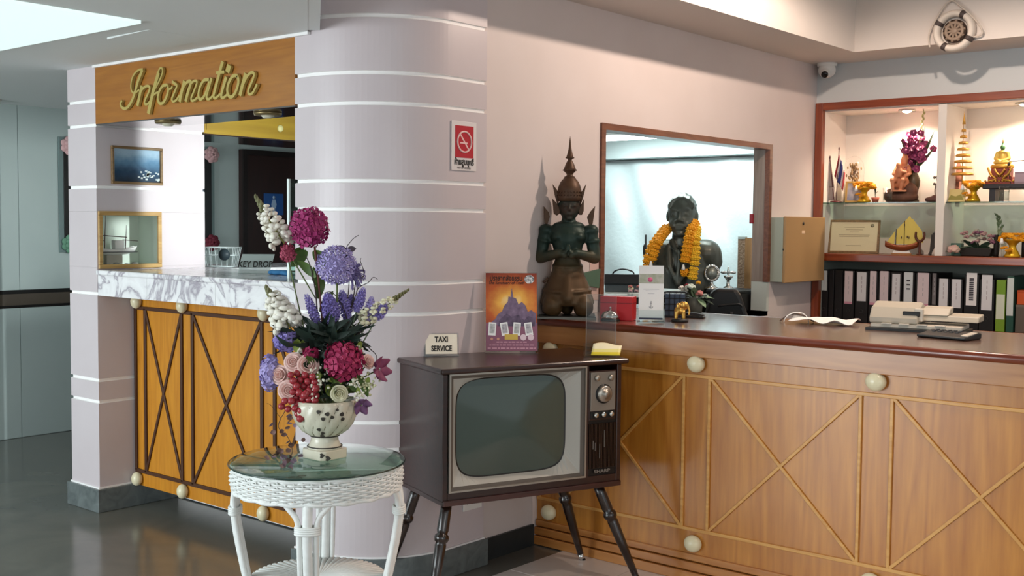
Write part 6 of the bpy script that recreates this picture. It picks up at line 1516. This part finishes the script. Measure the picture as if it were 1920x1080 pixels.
for a, b_, w_ in (((0, 0, .2), (-.09, .0, .40), .022), ((0, 0, .2), (-.055, 0, .46), .022), ((0, .0, .2), (.13, -.02, .45), .018), ((0, 0, .2), (.14, -.03, .35), .016), ((0, 0, .2), (.06, 0, .48), .02), ((0, 0, .2), (-.105, 0, .36), .016)):
    mb = MB(); leaf_mesh(mb, a, b_, w_*1.3, .05, 6, (.3, 1, 0)); mb.build('leaf', M('gladiolus_leaf', '#3d4a34', .6), t)
mb = MB(); mb.tube(smooth_path([(.01, 0, .2), (.035, 0, .42), (.05, 0, .56), (.045, 0, .60)], 6), [.003]*18+[.0015], 6)
for k in range(8): mb.ell((.036+.018*k/8+(.006 if k % 2 else -.006), 0, .44+.018*k), (.005, .005, .011), 7, 5)
mb.build('bud_stem', M('pale_bud', '#9a9a68', .6), t)
# --- dark leafy ornament by the divider
t = thing('driftwood_ornament', 'dark branch ornament on a brown stone beside the divider', 'ornament', put(1748, 7.22)); 
def stn(mb): mb.ell((0, 0, .018), (.05, .03, .02), 12, 8); mb.ell((.02, 0, .03), (.03, .025, .02), 12, 8)
blob('stone', stn, .005, M('brown_stone', '#5b3a33', .6), t, 1)
mb = MB(); mb.tube(smooth_path([(.02, 0, .03), (.015, 0, .08), (.03, 0, .13), (.026, 0, .17)], 5), .004, 6)
for k in range(12): mb.ell((.02+rg.gauss(0, .014), rg.gauss(0, .008), .09+.07*rg.random()), (.009, .006, .010), 7, 5)
mb.build('branch', M('grey_branch', '#6e655e', .7), t)
# --- right bay: stupa, tiered umbrella, card
t = thing('terracotta_stupa', 'terracotta stupa model with a thin spire beside the divider', 'model', put(1786, 7.22))
MB().box((-.05, -.04, 0), (.05, .04, .13)).build('base_block', M('pink_terracotta', '#a8705c', .7), t, bevel=.004)
MB().lathe([(.052, .13), (.054, .16), (.05, .22), (.036, .245), (.016, .255), (.01, .27), (.007, .30), (.003, .36), (0, .385)], 20).build('dome_and_spire', M('pink_terracotta', '#a8705c', .7), t)
t = thing('tiered_umbrella', 'golden nine tiered ceremonial umbrella on the upper shelf', 'ornament', put(1803, 7.12))
m_gu = M('tier_gold', '#b98a3c', .4, metal=.4)
mb = MB(); mb.tube([(0, 0, 0), (-.004, 0, .50)], [.004, .0015], 8); mb.build('shaft', m_gu, t)
MB().lathe([(0, 0), (.035, 0), (.03, .012), (.008, .03), (0, .03)], 16).build('foot', m_gu, t)
for k in range(8):
    z = .175+.038*k; r_ = .064-.0072*k; MB().lathe([(r_, z-.012), (r_*1.02, z-.004), (r_*.9, z+.003), (0, z+.008)], 20).build('tier', m_gu, t)
MB().lathe([(.010, .475), (.007, .50), (.003, .53), (0, .56)], 12).build('finial', m_gu, t)
t = thing('triangular_calendar', 'small yellowish card lying against the divider on the upper shelf', 'card', put(1790, 7.05)); T = Matrix.Rotation(math.radians(-25), 4, 'X')
mb = MB(); mb.box((-.055, 0, 0), (.06, .003, .085), T); mb.build('card', M('yellow_card', '#c9b87c', .6), t); mb = MB(); mb.prism([(-.045, .012), (.05, .012), (.03, .05), (.0, .035), (-.03, .045)], 'y', -.001, 0, T); mb.build('card_print', M('olive_print', '#8a8340', .6), t)
# --- seated green-headed figure on a tiered gilt throne, on a dark altar table
ta = thing('altar_table', 'dark low altar table on the right of the upper shelf', 'altar table', put(1905, 7.14))
MB().box((-.17, -.09, .075), (.22, .12, .105)).build('table_top', M('dark_altar_wood', '#1d0c08', .4), ta, bevel=.004)
for x in (-.135, .18): MB().box((x, -.07, 0), (x+.035, .10, .075)).build('leg', M('dark_altar_wood', '#1d0c08', .4), ta)
p_ = put(1877, 7.16); p_.z = ZGL+.106
bd = thing('seated_figurine', 'seated figurine with a green head and golden robe on a red gilt throne', 'figurine', p_)
m_gt = M('throne_gilt', '#b88a38', .35, metal=.5); m_rt = M('throne_red', '#8a3a2c', .5)
MB().box((-.085, -.05, 0), (.085, .05, .018)).build('throne_step', m_rt, bd, bevel=.003)
MB().box((-.07, -.042, .018), (.07, .042, .045)).build('throne_step', m_rt, bd, bevel=.003)
MB().box((-.055, -.036, .045), (.055, .036, .095)).build('throne_step', m_rt, bd, bevel=.003)
mb = MB()
for s_ in (-1, 1):
    mb.tube(smooth_path([(s_*.07, -.045, .10), (s_*.05, -.052, .06), (s_*.02, -.05, .03), (s_*.06, -.056, .02)], 5), .007, 6); mb.tube(smooth_path([(s_*.03, -.045, .09), (0, -.05, .055), (-s_*.03, -.05, .09)], 5), .006, 6)
for k in range(9): mb.ell((-.08+.02*k, -.052, .018), .007, 7, 5); mb.ell((-.06+.015*k, -.045, .048), .006, 7, 5)
mb.build('gilt_carving', m_gt, bd); MB().lathe([(.065, .095), (.07, .108), (.06, .12), (0, .12)], 20, Matrix.Diagonal((1, .65, 1, 1))).build('lotus_seat', m_gt, bd)
def fig(mb):
    mb.ell((0, 0, .132), (.055, .034, .018), 14, 8); mb.ell((0, .004, .165), (.028, .02, .036), 12, 8)
    for s_ in (-1, 1): capsule(mb, (s_*.03, 0, .19), (s_*.042, -.005, .155), .011, .009); capsule(mb, (s_*.042, -.005, .155), (s_*.01, -.026, .142), .009, .007)
    mb.ell((0, 0, .195), (.03, .018, .012), 10, 6)
blob('robed_body', fig, .004, M('robe_gold', '#d9b65a', .4, metal=.35), bd, 2)
def hd(mb): mb.ell((0, 0, .222), (.015, .016, .019), 12, 8); mb.ell((0, .002, .244), (.008, .008, .010), 10, 6); capsule(mb, (0, 0, .2), (0, 0, .215), .008, .008)
blob('head', hd, .003, M('jade_green', '#3f6b45', .35), bd, 2); mb = MB(); mb.lathe([(.005, .25), (.002, .27), (0, .285)], 10); mb.build('finial', m_gt, bd)
p_ = put(1914, 7.12); p_.z = ZGL+.106
t = thing('lilac_box', 'small lilac box on the altar table at the right edge', 'box', p_); MB().box((-.035, -.02, 0), (.05, .03, .07)).build('body', M('lilac_card', '#97808c', .6), t, bevel=.002); MB().box((-.033, -.0215, .012), (.048, -.02, .06)).build('front_panel', M('lilac_card_light', '#ab95a0', .6), t)
p_ = put(1895, 7.12); p_.z = ZGL+.106
t = thing('joss_twig', 'thin dark twig leaning over the lilac box', 'twig', p_); mb = MB(); mb.tube(smooth_path([(0, -.01, .0), (-.02, -.01, .12), (.03, -.01, .135), (.09, -.01, .14)], 6), .0025, 6); mb.build('branch', m_twig, t); mb = MB(); mb.ell((-.014, -.01, .118), (.008, .006, .010), 8, 6); mb.build('bud', m_twig, t)
# --- lower shelf, left bay
q0, q1 = gx(1552, 407, 7.15), gx(1648, 472, 7.08)
t = thing('certificate', 'framed cream certificate standing on the wooden shelf', 'certificate', Vector((gx(1600, 470, 7.14).x, 7.13, ZW+.001)), math.radians(10)); T = Matrix.Rotation(math.radians(-10), 4, 'X'); W2, H2 = .165, .222
for lo, hi in (((-W2, 0), (W2, .014)), ((-W2, H2-.014), (W2, H2)), ((-W2, .014), (-W2+.014, H2-.014)), ((W2-.014, .014), (W2, H2-.014))): MB().box((lo[0], 0, lo[1]), (hi[0], .014, hi[1]), T).build('frame', m_frd, t, bevel=.002)
MB().box((-W2+.014, .005, .014), (W2-.014, .011, H2-.014), T).build('paper', M('cream_certificate', '#d8cba8', .5), t)
mb = MB()
for w_, z in ((.13, .172), (.11, .155), (.20, .12), (.06, .14), (.19, .11), (.10, .05)): mb.box((-w_/2, .0042, z), (w_/2, .005, z+.0028), T)
mb.build('print_lines', M('faint_ink', '#9c8d72', .6), t); mb = MB(); mb.lathe([(0, 0), (.012, 0), (.012, .001), (0, .001)], 14, T @ Matrix.Translation((.115, .005, .185)) @ Matrix.Rotation(PI/2, 4, 'X')); mb.build('seal', M('seal_grey', '#8d846c', .6), t)
t = thing('model_junk', 'brass model sailing ship with golden sails on a white stand', 'model ship', put(1690, 7.10, ZW), math.radians(20)); 
MB().box((-.06, -.025, 0), (.06, .025, .008)).build('stand_base', M('wood_slip', '#a5703f', .5), t); mb = MB(); mb.prism([(-.055, .008), (.055, .008), (.045, .025), (.03, .02), (-.03, .02), (-.045, .025)], 'y', -.012, .012); mb.build('stand', m_white, t)
def jh(u, v): x = -.10+.20*u; a = -PI/2+PI*v; w_ = .026*math.sin(PI*(.08+.84*u))**.6; return (x, w_*math.sin(a), .058+.028*(2*u-1)**2-.035*math.cos(a))
m_gs = M('gold_foil_sail', '#d9b95a', .3, metal=.5); m_jh = M('copper_hull', '#8f4a26', .4, metal=.3)
MB().sheet(jh, 18, 8).build('hull', m_jh, t, solid=.003); MB().box((-.09, -.02, .055), (.09, .02, .060)).build('deck', m_jh, t)
for x, h in ((-.035, .16), (.015, .215)): mb = MB(); mb.tube([(x, 0, .055), (x, 0, h)], .0022, 6); mb.build('mast', M('dark_mast', '#3a2415', .5), t)
for y_, pts in ((.008, [(-.035, .065), (.105, .062), (.10, .15), (.045, .245), (-.03, .16)]), (-.006, [(-.092, .075), (-.045, .065), (-.04, .15)]), (.016, [(.03, .07), (.13, .075), (.12, .15), (.06, .23)])):
    n_ = len(pts); mb = MB(); mb.prism(pts, 'y', y_, y_+.002); mb.build('sail', m_gs, t)
mb = MB(); [mb.box((x, -.008, z), (x+.006, -.004, z+.014)) for x, z in ((-.005, .10), (.03, .105), (.012, .18), (.04, .10))]; mb.build('rigging_marks', M('dark_mast', '#3a2415', .5), t)
t = thing('carved_fork', 'dark carved wooden serving fork standing by the model ship', 'wooden fork', put(1724, 7.12, ZW)); mb = MB(); mb.tube(smooth_path([(0, 0, 0), (0, 0, .06), (0, 0, .085)], 4), .008, 8); mb.build('handle', M('carved_dark_wood', '#5a2c1a', .5), t)
for s_ in (-1, 1): mb = MB(); mb.tube(smooth_path([(0, 0, .08), (s_*.022, 0, .10), (s_*.028, 0, .125), (s_*.024, 0, .145)], 4), [.008]*8+[.007]*4+[.003], 8); mb.build('prong', M('carved_dark_wood', '#5a2c1a', .5), t)
MB().lathe([(0, 0), (.02, 0), (.018, .006), (0, .006)], 14).build('foot', M('carved_dark_wood', '#5a2c1a', .5), t)
t = thing('folded_fan', 'dark folded fan leaning against the shelf divider', 'fan', put(1742, 7.14, ZW)); 
for k in range(7):
    a = math.radians(8+4*k); mb = MB(); mb.box((-.007, -.002+.0042*k, 0), (.007, .002+.0042*k, .20-.012*k), Matrix.Rotation(-a+math.radians(36), 4, 'Y')); mb.build('fan_blade', M('fan_dark', '#3f3a36', .6), t)
# --- lower shelf, right bay
t = thing('silk_rose', 'large pink silk rose lying on the wooden shelf', 'flower', put(1788, 7.05, ZW)); mb = MB(); petal_ball(mb, (0, 0, .038), .04, 14, .8); mb.build('petals', M('silk_pink', '#d9a3a6', .7, col2='#d9c9a6', nscale=20), t)
for a in (-2.6, -.4, .6): mb = MB(); leaf_mesh(mb, (0, 0, .012), (.07*math.cos(a), .03*math.sin(a), .03), .028); mb.build('leaf', m_leafd, t)
t = thing('teal_box', 'small teal box behind the silk rose', 'box', put(1785, 7.15, ZW)); MB().box((-.05, -.02, 0), (.06, .03, .075)).build('body', M('teal_card', '#5a7d70', .6), t, bevel=.002); MB().box((-.051, -.021, .055), (.061, .031, .0765)).build('lid', M('teal_card_dark', '#4a6b5f', .6), t, bevel=.002)
t = thing('flower_basket', 'dark planter of faded pink artificial flowers on the wooden shelf', 'flower pot', put(1832, 7.15, ZW)); mb = MB(); mb.prism([(-.085, 0), (.085, 0), (.10, .05), (-.10, .05)], 'y', -.04, .04); mb.build('planter', M('dark_planter', '#1c1712', .6), t, bevel=.004)
for k in range(24):
    mb = MB(); petal_ball(mb, (0, 0, 0), .019, 7); mb.build('flower_head', [M('faded_pink', '#b58a8a', .7), M('dusty_rose', '#c29a96', .7), M('mauve_rose', '#8f5f74', .7), M('dirty_white', '#b8b0a0', .7)][k % 4], t, loc=(rg.uniform(-.09, .1), rg.uniform(-.045, .02), .08+.09*rg.random()*(1-abs(rg.uniform(-.6, .6)))))
for k in range(12): mb = MB(); a = rg.uniform(0, 6.28); leaf_mesh(mb, (0, -.02, .04), (.10*math.cos(a), -.03+.03*math.sin(a), .04+.06*rg.random()), .03, .1, 5, (.3, 1, .4)); mb.build('leaf', m_leafd if k % 3 else M('grey_green_leaf', '#7d8a74', .7), t)
mb = MB(); mb.tube(smooth_path([(.11, 0, .0), (.112, 0, .10), (.108, 0, .13)], 4), .016, 8); mb.build('side_post', M('dark_planter', '#1c1712', .6), t)
t = thing('lucky_bamboo', 'thin pale green sprig standing behind the planter', 'plant', put(1872, 7.24, ZW)); 
MB().lathe([(0, 0), (.02, 0), (.02, .05), (.016, .05), (0, .01)], 12).build('bottle', m_glass, t)
for k, (x, h) in enumerate(((-.006, .25), (.008, .2))): mb = MB(); mb.tube([(0, 0, .01), (x*2, 0, h)], .0025, 6); mb.build('stem', M('sprig_green', '#7f8a66', .6), t)
for k in range(9): mb = MB(); a = rg.uniform(-1.4, 1.4); z_ = .12+.014*k; leaf_mesh(mb, (0, 0, z_), (.035*math.sin(a), 0, z_+.035), .016, .1, 5, (.2, 1, 0)); mb.build('leaf', M('sprig_green', '#7f8a66', .6), t)
t = thing('black_figurine', 'black seated figurine cut by the right edge of the picture', 'figurine', put(1935, 7.15, ZW)); MB().box((-.05, -.04, 0), (.08, .05, .13)).build('pedestal', M('dark_altar_wood', '#1d0c08', .4), t, bevel=.004)
def bf(mb): mb.ell((.01, 0, .155), (.05, .035, .03), 12, 8); mb.ell((.01, 0, .195), (.03, .024, .04), 12, 8); mb.ell((.01, 0, .25), (.02, .02, .024), 12, 8)
blob('figure', bf, .005, m_blackp, t, 2)
# ================================================================== lever-arch files
spines = [ # px left, px right (at shelf front), label top px, label bottom px, look
 (1537, 1552, 507, 544, 0), (1553, 1563, 0, 0, 0), (1564, 1579, 0, 0, 0), (1580, 1601, 508, 569, 1), (1603, 1627, 510, 564, 2), (1628, 1645, 508, 571, 1), (1646, 1668, 508, 572, 1), (1669, 1690, 513, 567, 2), (1691, 1714, 510, 575, 3),
 (1715, 1745, 511, 573, 1), (1746, 1756, 512, 571, 4), (1757, 1780, 522, 576, 2), (1781, 1805, 523, 577, 2), (1807, 1835, 511, 572, 5), (1836, 1864, 515, 581, 2)]
m_file = M('black_file', '#131214', .5); ZB = .8855
names = ['first black file at the left post with a short white label', 'plain black file second from the left post', 'plain black file third from the left post', 'black file with a pinkish label, first labelled one after the plain files', 'black file with a torn edged white label, fifth from the left', 'narrow black file with a grey pink label, sixth from the left', 'black file with a wide pink footed label, seventh from the left', 'black file with a ragged white label, eighth from the left', 'black file with vertical handwriting on its white label', 'black file with a tall white label above the fax machine', 'thin black file with a grey spine strip', 'shorter black file with a white label right of the thin one', 'shorter black file with a white label beside the boldly lettered file', 'black file whose white label carries bold vertical lettering', 'black file with a plain white label next to the green file']
def filebox(a, b_, h, label, mat=m_file):
    p0 = onY(a, 560, 7.03); p1 = onY(b_, 560, 7.03); t = thing('lever_arch_file', label, 'file', ((p0.x+p1.x)/2, 7.03, ZB), 0, 'lever arch files on the lower shelf'); w_ = (p1.x-p0.x)/2-.0008
    MB().box((-w_, 0, 0), (w_, .28, h)).build('cover', mat, t, bevel=.003); return t, w_
for nm, (a, b_, l0, l1, lk) in zip(names, spines):
    h = .335 if lk not in (2,) or a < 1700 else .31
    if a in (1757, 1781): h = .305
    t, w_ = filebox(a, b_, h, nm)
    if l0:
        z1, z0 = onY(a, l0, 7.03).z-ZB, onY(a, l1, 7.03).z-ZB; col_ = {0: '#b9c0c0', 1: '#cdbfc3', 2: '#cfd0d4', 3: '#c9d0d4', 4: '#6b686a', 5: '#dcdbdc'}[lk]
        lb = MB().box((-w_*.72, -.0012, z0), (w_*.72, 0, z1)).build('spine_label', M('label_'+col_, col_, .6), t); mb = MB()
        for k in range({5: 12, 3: 3}.get(lk, 4)):
            zz = z0+(z1-z0)*(.15+.7*k/12 if lk == 5 else .5+.12*k if lk == 3 else .3+.15*k); mb.box((-w_*(.3 if lk in (3, 5) else .06), -.0016, zz), (w_*(.3 if lk in (3, 5) else .06), -.0012, zz+(.009 if lk in (3, 5) else .02)))
        mb.build('label_writing', M('ink_dark', '#3c3a44', .6) if lk in (3, 5) else M('ink_faint', '#a9a3a9', .6), lb)
        if lk == 1: MB().box((-w_*.72, -.0016, z0), (w_*.72, -.0012, z0+.014)).build('label_foot', M('label_pink', '#c98fa2', .6), lb)
    if w_ > .022:
        mb = MB(); mb.tube([(.011*math.cos(2*PI*k/16), -.001, .075+.011*math.sin(2*PI*k/16)) for k in range(16)], .0018, 6, closed=True); mb.build('finger_ring', M('ring_grey', '#3f4040', .3, metal=.6), t)
for a, b_, h, c1, c2, z0, z1, lab in ((1867, 1885, .31, '#6f9426', '#c9d0bd', .075, .225, 'lime green file with a white band on its spine'), (1887, 1901, .335, '#1f4a3e', '#c3ccc9', .10, .325, 'dark green file with a long white label')):
    t, w_ = filebox(a, b_, h, lab, M('file_'+c1, c1, .5)); MB().box((-w_*.9, -.0012, z0), (w_*.9, 0, z1)).build('spine_label', M('label_'+c2, c2, .6), t)
p0 = onY(1903, 560, 7.05); 
t = thing('storage_box', 'grey storage box beside the green files', 'box', (p0.x+.13, 7.05, ZB)); MB().box((-.125, 0, 0), (.125, .26, .165)).build('body', M('grey_brown_card', '#5d554c', .6), t, bevel=.003); MB().box((-.1255, -.001, .15), (.1255, .261, .166)).build('rim', M('grey_brown_card2', '#6b6258', .6), t, bevel=.002)
t = thing('orange_box', 'orange box on top of the grey storage box', 'box', (p0.x+.13, 7.06, ZB+.1668)); MB().box((-.122, 0, 0), (.122, .24, .085)).build('body', M('orange_card', '#c4511c', .5), t, bevel=.003); MB().box((-.1225, -.001, .07), (.1225, .241, .0855)).build('lid', M('orange_card2', '#b54616', .5), t, bevel=.002)
# ================================================================== CCTV camera and life ring
p = onY(1556, 118, 6.97)
t = thing('security_camera', 'white dome security camera in the ceiling corner', 'camera', (p.x, 6.93, 2.5578), 0)
MB().lathe([(.062, -.02), (.064, 0), (0, 0)], 24).build('mount', m_white, t); 
def dc(mb): mb.ell((0, 0, -.045), (.056, .056, .05), 16, 10); capsule(mb, (0, 0, -.05), (.012, -.045, -.068), .036, .030)
blob('housing', dc, .005, m_white, t, 1); MB().lathe([(0, 0), (.022, 0), (.022, .006), (0, .006)], 20, Matrix.Translation((.018, -.071, -.080)) @ Vector((.26, -.88, -.4)).to_track_quat('Z', 'Y').to_matrix().to_4x4()).build('lens', M('lens_black', '#171214', .1), t)
p = onY(1789, 58, 6.56)
lr = thing('life_ring', 'white wall life ring with dark bands and a ship wheel centre', 'life ring', (p.x, 6.565, p.z), 0, rot=(0, math.radians(-8), 0))
NR = 48; mb = MB(); mb.tube([(.098*math.cos(2*PI*k/NR), 0, .098*math.sin(2*PI*k/NR)) for k in range(NR)], .034, 14, closed=True, flat=.6); mb.build('ring', M('ring_cream', '#d9cfc4', .55), lr)
for k in range(4):
    a = math.radians(52+90*k); da = .13; mb = MB(); mb.tube([(.098*math.cos(a+da*(j-2)/2), 0, .098*math.sin(a+da*(j-2)/2)) for j in range(5)], .0352, 14, flat=.64); mb.build('band', M('band_grey', '#4d423f', .6), lr)
mb = MB(); mb.tube(smooth_path([(-.145, -.006, -.06), (-.135, -.012, .02), (-.06, -.006, .13), (.0, -.004, .175), (.05, -.006, .13), (.13, -.01, .02), (.15, -.006, -.05), (.10, -.006, -.06)], 8), .0055, 8); mb.build('rope', M('rope_cream', '#cbbfb3', .7), lr)
MB().lathe([(0, 0), (.066, 0), (.066, .012), (0, .012)], 32, Matrix.Translation((0, .012, 0)) @ Matrix.Rotation(PI/2, 4, 'X')).build('backing_disc', M('wheel_back', '#3a2a22', .6), lr)
mb = MB()
for k in range(10): a = 2*PI*k/10; mb.tube([(.0, -.004, 0), (.062*math.cos(a), -.004, .062*math.sin(a))], [.007, .008], 6)
mb.tube([(.046*math.cos(2*PI*k/30), -.004, .046*math.sin(2*PI*k/30)) for k in range(30)], .010, 8, closed=True); mb.lathe([(.024, 0), (.024, .008), (.008, .014), (0, .014)], 20, Matrix.Rotation(PI/2, 4, 'X')); mb.build('ship_wheel', M('wheel_tan', '#94806f', .5), lr)
mb = MB()
for k in range(7): a = math.radians(112-7*k); mb.cbox((0, 0, 0), (.006, .002, .014), Matrix.Translation((.098*math.cos(a), -.0215, .098*math.sin(a))) @ Matrix.Rotation(PI/2-a, 4, 'Y'))
for k in range(6): a = math.radians(252+7*k); mb.cbox((0, 0, 0), (.005, .002, .016), Matrix.Translation((.094*math.cos(a), -.0215, .094*math.sin(a))) @ Matrix.Rotation(-PI/2-a, 4, 'Y'))
mb.build('worn_lettering', M('worn_ink', '#8a7a6e', .6), lr)
MB().box((-.03, .0, .19), (.03, .02, .205)).build('hook', M('band_grey', '#4d423f', .6), lr)
# ================================================================== downlights in the tray ceiling (light the reception)
for k, (x, y, e_) in enumerate(((-1.98, 5.0, 80), (-1.0, 5.4, 40), (-.9, 3.4, 40))):
    t = thing('tray_downlight', ['warm downlight in the tray ceiling near the office window', 'warm downlight in the tray ceiling before the shelves', 'warm downlight in the tray ceiling over the lobby side of the counter'][k], 'downlight', (x, y, 3.0195))
    MB().lathe([(.06, -.012), (.075, -.012), (.078, 0), (.06, 0)], 24).build('trim_ring', m_silver, t); MB().lathe([(0, -.02), (.03, -.018), (.055, -.008), (.058, 0)], 20).build('lamp', M('spot_glow', '#fff2dd', .5, emit='#ffe2b8', estr=26), t)
    point('tray_light', (x, y, 2.97), e_, (1, .80, .66), .03, math.radians(172 if k == 0 else 110), .25, (x, y, 0))
